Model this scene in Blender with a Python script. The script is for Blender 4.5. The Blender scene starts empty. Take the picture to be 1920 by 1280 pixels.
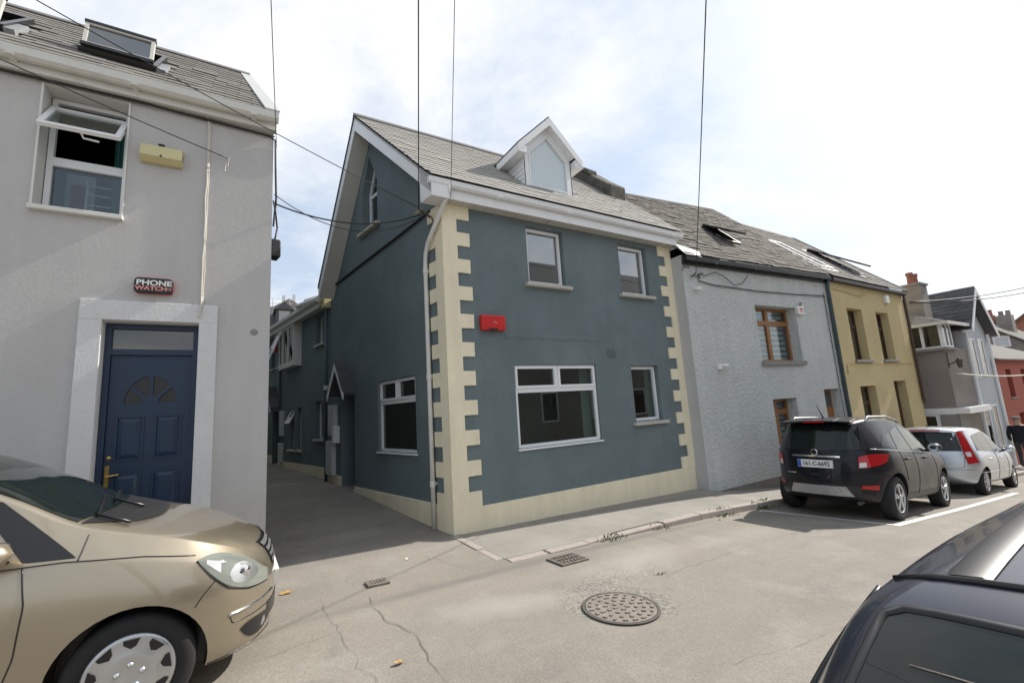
import bpy, bmesh, math, random
import numpy as np
from mathutils import Vector, Matrix
from mathutils.geometry import tessellate_polygon
random.seed(7)
SC = bpy.context.scene
COL = SC.collection
R = math.radians

# ------------------------------------------------------------------ camera
cd = bpy.data.cameras.new('camera'); cam = bpy.data.objects.new('camera', cd); COL.objects.link(cam)
cd.sensor_width = 36.0; cd.lens = 15.56; cd.clip_start = 0.05; cd.clip_end = 2000
RM = Matrix(((0.85556076, -0.02538968, -0.51707943), (-0.5139721, -0.16134213, -0.84249712), (-0.06203596, 0.98657188, -0.15108758)))
cam.matrix_world = RM.to_4x4()
SC.camera = cam
# ------------------------------------------------------------------ sky and sun
SUN_EL = 40.0; SUN_AZ = -2.5         # degrees; azimuth measured from +X towards +Y (the sun stands down the street)
w = bpy.data.worlds.new('World'); SC.world = w; w.use_nodes = True
nt = w.node_tree; nt.nodes.clear()
def N(t, typ, **kw):
    n = t.nodes.new(typ)
    for k, v in kw.items(): setattr(n, k, v)
    return n
sky = N(nt, 'ShaderNodeTexSky', sky_type='NISHITA', sun_disc=False)
sky.sun_elevation = R(SUN_EL); sky.sun_rotation = R(90 - SUN_AZ); sky.air_density = 1.0; sky.dust_density = 2.0; sky.ozone_density = 1.0
tc = N(nt, 'ShaderNodeTexCoord'); sep = N(nt, 'ShaderNodeSeparateXYZ'); nt.links.new(tc.outputs['Generated'], sep.inputs[0])
zc = N(nt, 'ShaderNodeMath', operation='MAXIMUM'); zc.inputs[1].default_value = 0.0; nt.links.new(sep.outputs['Z'], zc.inputs[0])
za = N(nt, 'ShaderNodeMath', operation='ADD'); za.inputs[1].default_value = 0.22; nt.links.new(zc.outputs[0], za.inputs[0])
dx = N(nt, 'ShaderNodeMath', operation='DIVIDE'); dy = N(nt, 'ShaderNodeMath', operation='DIVIDE')
nt.links.new(sep.outputs['X'], dx.inputs[0]); nt.links.new(za.outputs[0], dx.inputs[1])
nt.links.new(sep.outputs['Y'], dy.inputs[0]); nt.links.new(za.outputs[0], dy.inputs[1])
cmb = N(nt, 'ShaderNodeCombineXYZ'); nt.links.new(dx.outputs[0], cmb.inputs[0]); nt.links.new(dy.outputs[0], cmb.inputs[1]); cmb.inputs[2].default_value = 0.35
n1 = N(nt, 'ShaderNodeTexNoise'); n1.inputs['Scale'].default_value = 1.5; n1.inputs['Detail'].default_value = 9; n1.inputs['Roughness'].default_value = 0.62; n1.inputs['Distortion'].default_value = 0.35
nt.links.new(cmb.outputs[0], n1.inputs['Vector'])
cr = N(nt, 'ShaderNodeValToRGB'); cr.color_ramp.elements[0].position = 0.40; cr.color_ramp.elements[1].position = 0.63
nt.links.new(n1.outputs['Fac'], cr.inputs[0])
n2 = N(nt, 'ShaderNodeTexNoise'); n2.inputs['Scale'].default_value = 3.2; n2.inputs['Detail'].default_value = 8; nt.links.new(cmb.outputs[0], n2.inputs['Vector'])
cc = N(nt, 'ShaderNodeMixRGB'); cc.inputs[1].default_value = (5.7, 6.0, 6.5, 1); cc.inputs[2].default_value = (7.9, 7.8, 7.7, 1); nt.links.new(n2.outputs['Fac'], cc.inputs[0])
veil = N(nt, 'ShaderNodeMixRGB'); veil.inputs[0].default_value = 0.62; veil.inputs[2].default_value = (5.0, 5.8, 6.8, 1); nt.links.new(sky.outputs[0], veil.inputs[1])
mx = N(nt, 'ShaderNodeMixRGB'); nt.links.new(cr.outputs[0], mx.inputs[0]); nt.links.new(veil.outputs[0], mx.inputs[1]); nt.links.new(cc.outputs[0], mx.inputs[2])
bg = N(nt, 'ShaderNodeBackground'); bg.inputs['Strength'].default_value = 0.1; nt.links.new(mx.outputs[0], bg.inputs[0])
wo = N(nt, 'ShaderNodeOutputWorld'); nt.links.new(bg.outputs[0], wo.inputs[0])
sl = bpy.data.lights.new('sun', 'SUN'); sl.energy = 4.1; sl.angle = R(0.5); sl.color = (1.0, 0.95, 0.87)
sun = bpy.data.objects.new('sun', sl); COL.objects.link(sun)
sd = Vector((math.cos(R(SUN_AZ)) * math.cos(R(SUN_EL)), math.sin(R(SUN_AZ)) * math.cos(R(SUN_EL)), math.sin(R(SUN_EL))))
sun.rotation_euler = sd.to_track_quat('Z', 'Y').to_euler(); sun.location = (20, 0, 25)
SC.view_settings.view_transform = 'Standard'; SC.view_settings.look = 'None'; SC.view_settings.exposure = 0.62; SC.view_settings.gamma = 1.0
SC.view_settings.use_curve_mapping = False
SC.cycles.use_denoising = True
SC.cycles.max_bounces = 6; SC.cycles.transparent_max_bounces = 6

# ------------------------------------------------------------------ materials
MATS = {}
def pmat(name, col, rough=0.85, var=0.12, scale=2.5, bump=0.0, bscale=60.0, metal=0.0, spec=0.5, coat=0.0, fine=0.06, dirt=None, dscale=1.2, dlo=0.5, dhi=0.75, rnd=0.0, bdist=0.01, stretch=None, streak=0.0):
    m = bpy.data.materials.new(name); m.use_nodes = True; t = m.node_tree; b = t.nodes['Principled BSDF']
    co = N(t, 'ShaderNodeTexCoord'); src = co.outputs['Object']
    if stretch:
        mp = N(t, 'ShaderNodeMapping'); mp.inputs['Scale'].default_value = stretch; t.links.new(src, mp.inputs[0]); src = mp.outputs[0]
    def noise(sc, det=5, ro=0.6):
        n = N(t, 'ShaderNodeTexNoise'); n.inputs['Scale'].default_value = sc; n.inputs['Detail'].default_value = det; n.inputs['Roughness'].default_value = ro
        t.links.new(src, n.inputs['Vector']); return n
    c = tuple(col) + (1,)
    cur = None
    def scale_col(fac_out, amp, prev):
        mr = N(t, 'ShaderNodeMapRange'); mr.inputs[1].default_value = 0.25; mr.inputs[2].default_value = 0.75; mr.inputs[3].default_value = 1 - amp; mr.inputs[4].default_value = 1 + amp
        t.links.new(fac_out, mr.inputs[0])
        v = N(t, 'ShaderNodeVectorMath', operation='SCALE')
        if prev is None: v.inputs[0].default_value = col
        else: t.links.new(prev, v.inputs[0])
        t.links.new(mr.outputs[0], v.inputs['Scale']); return v.outputs[0]
    if var: cur = scale_col(noise(scale).outputs['Fac'], var, cur)
    if fine: cur = scale_col(noise(bscale * 0.7, 3).outputs['Fac'], fine, cur)
    if rnd:
        oi = N(t, 'ShaderNodeObjectInfo'); ge = N(t, 'ShaderNodeNewGeometry'); ad = N(t, 'ShaderNodeMath', operation='ADD'); fr = N(t, 'ShaderNodeMath', operation='FRACT')
        t.links.new(oi.outputs['Random'], ad.inputs[0]); t.links.new(ge.outputs['Random Per Island'], ad.inputs[1]); t.links.new(ad.outputs[0], fr.inputs[0])
        mr2 = N(t, 'ShaderNodeMapRange'); mr2.inputs[1].default_value = 0; mr2.inputs[2].default_value = 1; mr2.inputs[3].default_value = 0.25; mr2.inputs[4].default_value = 0.75; t.links.new(fr.outputs[0], mr2.inputs[0])
        cur = scale_col(mr2.outputs[0], rnd, cur)
    if streak:
        ms = N(t, 'ShaderNodeMapping'); ms.inputs['Scale'].default_value = (3.2, 3.2, 0.35); t.links.new(co.outputs['Object'], ms.inputs[0]); ns = N(t, 'ShaderNodeTexNoise'); ns.inputs['Scale'].default_value = 1.6; ns.inputs['Detail'].default_value = 7; ns.inputs['Roughness'].default_value = 0.65; t.links.new(ms.outputs[0], ns.inputs['Vector']); cur = scale_col(ns.outputs['Fac'], streak, cur)
    if dirt is not None:
        nd = noise(dscale, 8, 0.68); cr_ = N(t, 'ShaderNodeValToRGB'); cr_.color_ramp.elements[0].position = dlo; cr_.color_ramp.elements[1].position = dhi
        t.links.new(nd.outputs['Fac'], cr_.inputs[0])
        mm = N(t, 'ShaderNodeMixRGB'); t.links.new(cr_.outputs[0], mm.inputs[0])
        if cur is None: mm.inputs[1].default_value = c
        else: t.links.new(cur, mm.inputs[1])
        mm.inputs[2].default_value = tuple(dirt) + (1,); cur = mm.outputs[0]
    if cur is None: b.inputs['Base Color'].default_value = c
    else: t.links.new(cur, b.inputs['Base Color'])
    b.inputs['Roughness'].default_value = rough; b.inputs['Metallic'].default_value = metal
    b.inputs['Specular IOR Level'].default_value = spec
    if coat: b.inputs['Specular IOR Level'].default_value = spec; b.inputs['Coat Weight'].default_value = coat; b.inputs['Coat Roughness'].default_value = 0.04
    if bump:
        bn = noise(bscale, 4, 0.65); bp = N(t, 'ShaderNodeBump'); bp.inputs['Strength'].default_value = bump; bp.inputs['Distance'].default_value = bdist
        t.links.new(bn.outputs['Fac'], bp.inputs['Height']); t.links.new(bp.outputs[0], b.inputs['Normal'])
    MATS[name] = m; return m
def glassmat(name, col=(0.012, 0.015, 0.014), rough=0.02, ior=1.9):
    m = bpy.data.materials.new(name); m.use_nodes = True; b = m.node_tree.nodes['Principled BSDF']
    b.inputs['Base Color'].default_value = tuple(col) + (1,); b.inputs['Roughness'].default_value = rough; b.inputs['IOR'].default_value = ior
    MATS[name] = m; return m
def clearglass(name, tint=(0.75, 0.82, 0.82), base=0.09):
    m = bpy.data.materials.new(name); m.use_nodes = True; t = m.node_tree; t.nodes.clear()
    tr = N(t, 'ShaderNodeBsdfTransparent'); tr.inputs[0].default_value = tuple(tint) + (1,)
    gl = N(t, 'ShaderNodeBsdfGlossy'); gl.inputs['Roughness'].default_value = 0.015
    lw = N(t, 'ShaderNodeLayerWeight'); lw.inputs[0].default_value = 0.5; pw_ = N(t, 'ShaderNodeMath', operation='POWER'); pw_.inputs[1].default_value = 3.0; t.links.new(lw.outputs['Facing'], pw_.inputs[0]); fr = N(t, 'ShaderNodeMath', operation='MULTIPLY_ADD'); fr.inputs[1].default_value = 0.75; fr.inputs[2].default_value = base; t.links.new(pw_.outputs[0], fr.inputs[0])
    mi = N(t, 'ShaderNodeMixShader'); o = N(t, 'ShaderNodeOutputMaterial')
    t.links.new(fr.outputs[0], mi.inputs[0]); t.links.new(tr.outputs[0], mi.inputs[1]); t.links.new(gl.outputs[0], mi.inputs[2]); t.links.new(mi.outputs[0], o.inputs[0])
    MATS[name] = m; return m
def paintmat(name, col, metal=0.55, rough=0.32, coat=1.0, spec=0.5):
    m = bpy.data.materials.new(name); m.use_nodes = True; t = m.node_tree; b = t.nodes['Principled BSDF']
    b.inputs['Base Color'].default_value = tuple(col) + (1,); b.inputs['Metallic'].default_value = metal; b.inputs['Roughness'].default_value = rough
    b.inputs['Specular IOR Level'].default_value = spec; b.inputs['Coat Weight'].default_value = coat; b.inputs['Coat Roughness'].default_value = 0.02
    co = N(t, 'ShaderNodeTexCoord'); n = N(t, 'ShaderNodeTexNoise'); n.inputs['Scale'].default_value = 900; t.links.new(co.outputs['Object'], n.inputs['Vector'])
    n3 = N(t, 'ShaderNodeTexNoise'); n3.inputs['Scale'].default_value = 2.5; n3.inputs['Detail'].default_value = 6; t.links.new(co.outputs['Object'], n3.inputs['Vector'])
    mr = N(t, 'ShaderNodeMapRange'); mr.inputs[1].default_value = 0.3; mr.inputs[2].default_value = 0.7; mr.inputs[3].default_value = rough - 0.05; mr.inputs[4].default_value = rough + 0.08
    t.links.new(n3.outputs['Fac'], mr.inputs[0]); t.links.new(mr.outputs[0], b.inputs['Roughness'])
    MATS[name] = m; return m
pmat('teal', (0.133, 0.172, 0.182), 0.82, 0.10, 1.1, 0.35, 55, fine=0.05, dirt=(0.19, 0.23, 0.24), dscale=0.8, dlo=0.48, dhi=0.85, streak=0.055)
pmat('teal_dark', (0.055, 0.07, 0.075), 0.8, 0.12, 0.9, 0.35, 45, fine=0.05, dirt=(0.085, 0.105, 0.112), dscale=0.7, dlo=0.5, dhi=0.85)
pmat('cream', (0.81, 0.73, 0.54), 0.8, 0.06, 1.5, 0.25, 60, fine=0.04, streak=0.08, dirt=(0.42, 0.36, 0.26), dscale=1.4, dlo=0.62, dhi=0.9)
pmat('left_render', (0.475, 0.465, 0.455), 0.85, 0.05, 0.8, 0.25, 35, streak=0.05, fine=0.03, dirt=(0.52, 0.51, 0.495), dscale=0.6, dlo=0.5, dhi=0.8, bdist=0.012)
pmat('white_render', (0.62, 0.62, 0.62), 0.8, 0.05, 3, 0.5, 30, fine=0.04, dirt=(0.42, 0.39, 0.36), dscale=3, dlo=0.66, dhi=0.85)
pmat('roughcast', (0.65, 0.675, 0.66), 0.9, 0.06, 1.2, streak=0.07, bump=1.0, bscale=17, fine=0.05, bdist=0.09) # 1.0, 17, fine=0.05, bdist=0.09)
pmat('smooth_grey', (0.46, 0.465, 0.465), 0.85, 0.08, 1.5, 0.3, 50)
pmat('yellow_render', (0.56, 0.45, 0.245), 0.88, 0.08, 1.2, 0.6, 28, fine=0.05, bdist=0.02)
pmat('brown_render', (0.27, 0.235, 0.215), 0.9, 0.10, 1.5, 0.8, 22, bdist=0.03)
pmat('blue_render', (0.50, 0.53, 0.56), 0.85, 0.06, 1.0, 0.3, 30)
pmat('red_render', (0.34, 0.085, 0.055), 0.85, 0.10, 1.0, 0.4, 30)
pmat('stone', (0.27, 0.25, 0.225), 0.9, 0.18, 4, 0.8, 30, bdist=0.02)
pmat('sill', (0.47, 0.45, 0.40), 0.85, 0.10, 5, 0.3, 60)
pmat('greysill', (0.25, 0.24, 0.23), 0.85, 0.10, 5, 0.3, 60)
pmat('slate_light', (0.33, 0.318, 0.295), 0.95, 0.10, 1.6, 0.5, 25, fine=0.06, rnd=0.09, spec=0.15, dirt=(0.14, 0.13, 0.125), dscale=13, dlo=0.635, dhi=0.70)
pmat('slate_left', (0.20, 0.19, 0.175), 0.95, 0.10, 1.6, 0.5, 25, fine=0.06, rnd=0.12, spec=0.15, dirt=(0.10, 0.095, 0.09), dscale=12, dlo=0.64, dhi=0.72)
pmat('slate_grey', (0.125, 0.115, 0.10), 0.85, 0.14, 1.6, 0.8, 22, fine=0.08, rnd=0.22, spec=0.1, dirt=(0.06, 0.055, 0.045), dscale=6, dlo=0.55, dhi=0.7, bdist=0.02)
pmat('slate_dark', (0.085, 0.085, 0.09), 0.9, 0.14, 1.6, 0.5, 22, fine=0.08, rnd=0.2)
pmat('ridge', (0.14, 0.135, 0.13), 0.8, 0.1, 3)
pmat('chimney_dark', (0.085, 0.08, 0.07), 0.95, 0.25, 4, 1.0, 18, dirt=(0.16, 0.17, 0.10), dscale=3, dlo=0.5, dhi=0.7, bdist=0.03)
pmat('brick', (0.30, 0.13, 0.09), 0.9, 0.15, 4)
pmat('upvc', (0.78, 0.79, 0.80), 0.35, 0.03, 3, fine=0.0, dirt=(0.6, 0.6, 0.58), dscale=2.5, dlo=0.6, dhi=0.9)
pmat('upvc_old', (0.66, 0.65, 0.61), 0.45, 0.05, 3, fine=0.02, dirt=(0.42, 0.40, 0.35), dscale=3, dlo=0.55, dhi=0.85)
pmat('soffit', (0.55, 0.53, 0.48), 0.6, 0.06, 3)
pmat('lead', (0.24, 0.25, 0.26), 0.6, 0.2, 3)
pmat('black_plastic', (0.016, 0.016, 0.017), 0.45, 0.1, 5)
pmat('black_trim', (0.012, 0.012, 0.013), 0.3, 0.0, 5, fine=0)
pmat('shade_black', (0.012, 0.012, 0.012), 1.0, 0, fine=0, spec=0); pmat('room_wall', (0.16, 0.165, 0.14), 0.9, 0.1, 2, fine=0); pmat('room_curtain', (0.30, 0.36, 0.31), 0.9, 0.1, 3)  # first one: near-black colour standing in for the shade inside openings
pmat('cable', (0.02, 0.02, 0.02), 0.6, 0, fine=0)
pmat('cable_white', (0.55, 0.52, 0.46), 0.6, 0, fine=0)
pmat('navy_door', (0.009, 0.028, 0.066), 0.42, 0.1, 4, 0.15, 40, dirt=(0.25, 0.27, 0.3), dscale=9, dlo=0.735, dhi=0.76)
pmat('brass', (0.55, 0.38, 0.12), 0.3, 0.1, 8, metal=0.9)
pmat('wood_brown', (0.30, 0.13, 0.045), 0.45, 0.15, 6, 0.2, 30, stretch=(4, 4, 1))
pmat('wood_dark', (0.06, 0.028, 0.017), 0.5, 0.15, 6)
pmat('teal_pipe', (0.05, 0.08, 0.085), 0.5, 0.1, 4)
pmat('cream_box', (0.58, 0.52, 0.28), 0.5, 0.05, 3, dirt=(0.35, 0.30, 0.16), dscale=5, dlo=0.6, dhi=0.85)
pmat('red_plastic', (0.55, 0.02, 0.02), 0.35, 0.04, 3, fine=0)
pmat('white_plastic', (0.75, 0.75, 0.73), 0.4, 0.03, 3, fine=0)
pmat('meter_box', (0.50, 0.50, 0.48), 0.6, 0.06, 3)
pmat('blind', (0.62, 0.66, 0.66), 0.8, 0.03, 3, fine=0)
pmat('curtain', (0.05, 0.16, 0.16), 0.9, 0.1, 3)
pmat('cloth_white', (0.55, 0.57, 0.62), 0.9, 0.1, 3)
pmat('cloth_red', (0.40, 0.06, 0.07), 0.9, 0.1, 3)
pmat('wire_white', (0.8, 0.8, 0.8), 0.4, 0, fine=0)
pmat('iron', (0.21, 0.18, 0.155), 0.7, 0.25, 12, 0.4, 90)
pmat('iron_dark', (0.085, 0.075, 0.066), 0.7, 0.2, 12)
pmat('crack', (0.125, 0.115, 0.10), 1.0, 0.2, 8)
pmat('weed', (0.10, 0.13, 0.035), 0.8, 0.25, 8)
pmat('leaf_dry', (0.42, 0.25, 0.09), 0.8, 0.2, 8)
pmat('litter', (0.7, 0.7, 0.68), 0.7, 0.05, 5)
pmat('line_paint', (0.70, 0.70, 0.68), 0.8, 0.08, 3, dirt=(0.3, 0.29, 0.27), dscale=8, dlo=0.56, dhi=0.72)
pmat('kerbstone', (0.36, 0.315, 0.285), 0.85, 0.18, 5, 0.6, 45, dirt=(0.22, 0.19, 0.17), dscale=5, dlo=0.5, dhi=0.75)
glassmat('glass', ior=2.7); glassmat('glass_low', (0.026, 0.029, 0.024), 0.02, 1.95); glassmat('glass_dormer', (0.52, 0.60, 0.64), 0.06, 1.8); clearglass('glass_clear'); clearglass('glass_coated', (0.62, 0.68, 0.68), base=0.30)  # dormer glass: pale sky reflection is put into its base colour

# ------------------------------------------------------------------ mesh helpers
class MB:
    def __init__(s): s.v = []; s.f = []
    def add(s, vs, fs):
        o = len(s.v); s.v += [tuple(v) for v in vs]; s.f += [tuple(i + o for i in f) for f in fs]
    def hexa(s, p):          # p: 8 points, bottom 4 (ccw) then top 4
        s.add(p, [(3, 2, 1, 0), (4, 5, 6, 7), (0, 1, 5, 4), (1, 2, 6, 5), (2, 3, 7, 6), (3, 0, 4, 7)])
    def box(s, x0, x1, y0, y1, z0, z1, F=None):
        F = F or (lambda a, b, c: (a, b, c))
        s.hexa([F(x0, y0, z0), F(x1, y0, z0), F(x1, y1, z0), F(x0, y1, z0), F(x0, y0, z1), F(x1, y0, z1), F(x1, y1, z1), F(x0, y1, z1)])
    def prism(s, poly, d0, d1, F):  # poly of (a,c); extruded d0..d1 : F(a,d,c)
        n = len(poly); a = [F(p[0], d0, p[1]) for p in poly]; b = [F(p[0], d1, p[1]) for p in poly]
        s.add(a + b, [tuple(range(n))[::-1], tuple(range(n, 2 * n))] + [(i, (i + 1) % n, n + (i + 1) % n, n + i) for i in range(n)])
    def poly(s, pts): s.add(pts, [tuple(range(len(pts)))])
    def tube(s, pts, r, n=8, caps=True, radii=None):
        pts = [Vector(p) for p in pts]; rings = []; up = None
        for i, p in enumerate(pts):
            d = (pts[min(i + 1, len(pts) - 1)] - pts[max(i - 1, 0)]).normalized()
            if up is None:
                up = Vector((0, 0, 1)) if abs(d.z) < 0.9 else Vector((1, 0, 0))
            a = d.cross(up).normalized(); b = a.cross(d).normalized(); up = b
            rr = radii[i] if radii else r
            rings.append([p + (a * math.cos(2 * math.pi * k / n) + b * math.sin(2 * math.pi * k / n)) * rr for k in range(n)])
        vs = [v for rg in rings for v in rg]; fs = []
        for i in range(len(rings) - 1):
            for k in range(n):
                fs.append((i * n + k, i * n + (k + 1) % n, (i + 1) * n + (k + 1) % n, (i + 1) * n + k))
        if caps: fs += [tuple(range(n))[::-1], tuple(range((len(rings) - 1) * n, len(rings) * n))]
        s.add(vs, fs)
    def lathe(s, prof, M, n=32):  # prof: list of (r, h); revolve round local Z ; M maps local (x,y,z) -> point
        vs = []; fs = []
        for (r, h) in prof:
            for k in range(n):
                a = 2 * math.pi * k / n; vs.append(M(r * math.cos(a), r * math.sin(a), h))
        for i in range(len(prof) - 1):
            for k in range(n): fs.append((i * n + k, i * n + (k + 1) % n, (i + 1) * n + (k + 1) % n, (i + 1) * n + k))
        s.add(vs, fs)
    def build(s, name, mat, parent=None, smooth=False, fix=True, bevel=0):
        me = bpy.data.meshes.new(name); me.from_pydata([tuple(v) for v in s.v], [], s.f)
        if fix:
            bm = bmesh.new(); bm.from_mesh(me); bmesh.ops.recalc_face_normals(bm, faces=bm.faces); bm.to_mesh(me); bm.free()
        me.materials.append(MATS[mat] if isinstance(mat, str) else mat)
        if smooth:
            for p in me.polygons: p.use_smooth = True
        o = bpy.data.objects.new(name, me); COL.objects.link(o)
        if bevel:
            bv = o.modifiers.new('edge', 'BEVEL'); bv.width = bevel; bv.segments = 2; bv.limit_method = 'ANGLE'
        if parent: attach(o, parent)
        return o
def attach(o, parent):
    o.parent = parent
    if parent.type == 'EMPTY': o.matrix_parent_inverse = parent.matrix_basis.inverted()
def tag(o, label=None, cat=None, group=None, kind=None):
    if label: o['label'] = label
    if cat: o['category'] = cat
    if group: o['group'] = group
    if kind: o['kind'] = kind
    return o
def thing(name, label, cat, loc=(0, 0, 0), group=None):
    o = bpy.data.objects.new(name, None); COL.objects.link(o); o.empty_display_size = 0.2; o.location = loc
    o.matrix_basis = Matrix.Translation(loc)
    return tag(o, label, cat, group)
def frame(p0, ang, side=1):  # local (s along wall, d out of wall, z) ; ang = heading of s in degrees ; outward is to the right of s
    t = Vector((math.cos(R(ang)), math.sin(R(ang)), 0)); n = Vector((t.y, -t.x, 0)) * side; p = Vector((p0[0], p0[1], 0))
    def F(s, d, z): v = p + t * s + n * d; return (v.x, v.y, z)
    return F
def wall_mesh(F, outline, holes, depth=0.15, back=None):
    """outline [(s,z)], holes [(polygon, depth)] -> front sheet with openings and their reveals"""
    m = MB(); loops = [[Vector((a, c, 0)) for a, c in outline]] + [[Vector((a, c, 0)) for a, c in h[0]] for h in holes]
    flat = [p for l in loops for p in l]
    for tri in tessellate_polygon(loops): m.add([F(flat[i].x, 0, flat[i].y) for i in tri], [(0, 1, 2)])
    for poly, dep in holes:
        n = len(poly)
        for i in range(n):
            a, b = poly[i], poly[(i + 1) % n]
            m.add([F(a[0], 0, a[1]), F(b[0], 0, b[1]), F(b[0], -dep, b[1]), F(a[0], -dep, a[1])], [(0, 1, 2, 3)])
    return m
def rect(s0, s1, z0, z1): return [(s0, z0), (s1, z0), (s1, z1), (s0, z1)]
def ring(m, F, s0, s1, z0, z1, wd, d0, d1):
    m.box(s0, s1, d0, d1, z0, z0 + wd, F); m.box(s0, s1, d0, d1, z1 - wd, z1, F)
    m.box(s0, s0 + wd, d0, d1, z0 + wd, z1 - wd, F); m.box(s1 - wd, s1, d0, d1, z0 + wd, z1 - wd, F)
def window(parent, F, s0, s1, z0, z1, dep, mat='upvc', cells=None, wd=0.05, glass='glass', sill=None, sillmat='sill', label=None, sash=()):
    """frame at depth dep; cells = fractional pane rectangles (a0,a1,c0,c1)"""
    cells = cells or [(0, 1, 0, 1)]
    m = MB(); W = s1 - s0; H = z1 - z0
    e = 0.004
    for i, (a0, a1, c0, c1) in enumerate(cells):
        x0, x1, y0, y1 = s0 + e + a0 * (W - 2 * e), s0 + e + a1 * (W - 2 * e), z0 + e + c0 * (H - 2 * e), z0 + e + c1 * (H - 2 * e)
        ring(m, F, x0, x1, y0, y1, wd, -dep - 0.06, -dep)
        if i in sash: ring(m, F, x0 + 0.022, x1 - 0.022, y0 + 0.022, y1 - 0.022, wd * 0.75, -dep + 0.0005, -dep + 0.02)
    o = m.build('window', mat, parent)
    if label: o['label'] = label
    for i, (a0, a1, c0, c1) in enumerate(cells):
        x0, x1, y0, y1 = s0 + a0 * W + wd * 0.9, s0 + a1 * W - wd * 0.9, z0 + c0 * H + wd * 0.9, z0 + c1 * H - wd * 0.9
        p = MB(); p.box(x0, x1, -dep - 0.045, -dep - 0.03, y0, y1, F); p.build('pane', glass, o)
    if sill:
        out, h, ext = sill
        p = MB(); p.box(s0 - ext, s1 + ext, -dep, out, z0 - h, z0 - 0.002, F); p.build('sill', sillmat, o, bevel=0.008)
    return o
def tube_obj(name, pts, r, mat, parent=None, n=8): m = MB(); m.tube(pts, r, n); return m.build(name, mat, parent, smooth=True)
def sag(a, b, drop, n=14):
    a = Vector(a); b = Vector(b)
    return [a.lerp(b, i / n) - Vector((0, 0, drop * 4 * (i / n) * (1 - i / n))) for i in range(n + 1)]
def textmesh(txt, size, M, mat, name, parent, depth=0.002, bold=0.0, align='CENTER', sx=1.0):
    cu = bpy.data.curves.new(name, 'FONT'); cu.body = txt; cu.size = size; cu.align_x = align; cu.align_y = 'CENTER'; cu.extrude = depth; cu.offset = bold
    ob = bpy.data.objects.new(name, cu); COL.objects.link(ob); bpy.context.view_layer.update()
    me = bpy.data.meshes.new_from_object(ob.evaluated_get(bpy.context.evaluated_depsgraph_get())); COL.objects.unlink(ob); bpy.data.objects.remove(ob)
    me.transform(M @ Matrix.Diagonal((sx, 1, 1, 1))); me.materials.clear(); me.materials.append(MATS[mat])
    o = bpy.data.objects.new(name, me); COL.objects.link(o)
    if parent: attach(o, parent)
    return o
def roof_slates(roofobj, org, ax, up, W, L, wid, expo, mat, thing_name='slate', most=300, skip=None, thick=0.012, jit=1.0, seed=1, lo=None, hi=None):
    """rows of slates on a roof plane: org at the eave corner, ax along the eave, up the slope"""
    rnd = random.Random(seed); ax = Vector(ax).normalized(); up = Vector(up).normalized(); nn = ax.cross(up).normalized()
    if nn.z < 0: nn = -nn
    org = Vector(org); rows = int(L / expo) + 1; items = []
    for r in range(rows):
        off = (wid / 2 if r % 2 else 0) + rnd.uniform(-0.01, 0.01); n = int(W / wid) + 2
        for k in range(n):
            a = k * wid - off; b0 = r * expo
            a0, a1 = max(a, lo(b0) if lo else 0), min(a + wid - 0.006, hi(b0) if hi else W)
            if a1 - a0 < 0.04: continue
            ln = min(expo * 1.9, L + 0.03 - b0)
            if ln < 0.05: continue
            c = org + ax * ((a0 + a1) / 2) + up * (b0 + ln / 2)
            if skip and skip(c, org + ax * ((a0 + a1) / 2) + up * b0): continue
            full = abs((a1 - a0) - (wid - 0.006)) < 1e-6 and abs(ln - expo * 1.9) < 1e-6
            items.append((a0, a1, b0, ln, full, c))
    items.sort(key=lambda i: i[5].length)
    shared = None; rest = MB()
    def geo(w_, l_):
        m = MB(); h = thick
        m.hexa([(-w_ / 2, -l_ / 2, h * 0.9), (w_ / 2, -l_ / 2, h * 0.9), (w_ / 2, l_ / 2, -h * 0.2), (-w_ / 2, l_ / 2, -h * 0.2), (-w_ / 2, -l_ / 2, h * 1.9), (w_ / 2, -l_ / 2, h * 1.9), (w_ / 2, l_ / 2, h * 0.35), (-w_ / 2, l_ / 2, h * 0.35)])
        return m
    cnt = 0
    for (a0, a1, b0, ln, full, c) in items:
        rot = rnd.gauss(0, 0.006) * jit; lift = abs(rnd.gauss(0, 0.0025)) * jit
        if rnd.random() < 0.03 * jit: rot *= 4; lift += 0.006
        slip = rnd.gauss(0, 0.004) * jit
        Mx = Matrix((( ax.x, up.x, nn.x, 0), (ax.y, up.y, nn.y, 0), (ax.z, up.z, nn.z, 0), (0, 0, 0, 1)))
        T = Matrix.Translation(c + nn * (0.006 + lift) - up * slip) @ Mx @ Matrix.Rotation(rot, 4, 'Z')
        if cnt < most:
            if full and shared: me = shared
            else:
                g = geo(a1 - a0, ln); me = bpy.data.meshes.new('slate'); me.from_pydata(g.v, [], g.f); me.materials.append(MATS[mat])
                if full: shared = me
            o = bpy.data.objects.new(thing_name, me); COL.objects.link(o); o.parent = roofobj; o.matrix_basis = T; cnt += 1
        else:
            g = geo(a1 - a0, ln); rest.add([T @ Vector(v) for v in g.v], g.f)
    if rest.v: tag(rest.build('slate_field', mat, roofobj, fix=False), kind='stuff')
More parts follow.
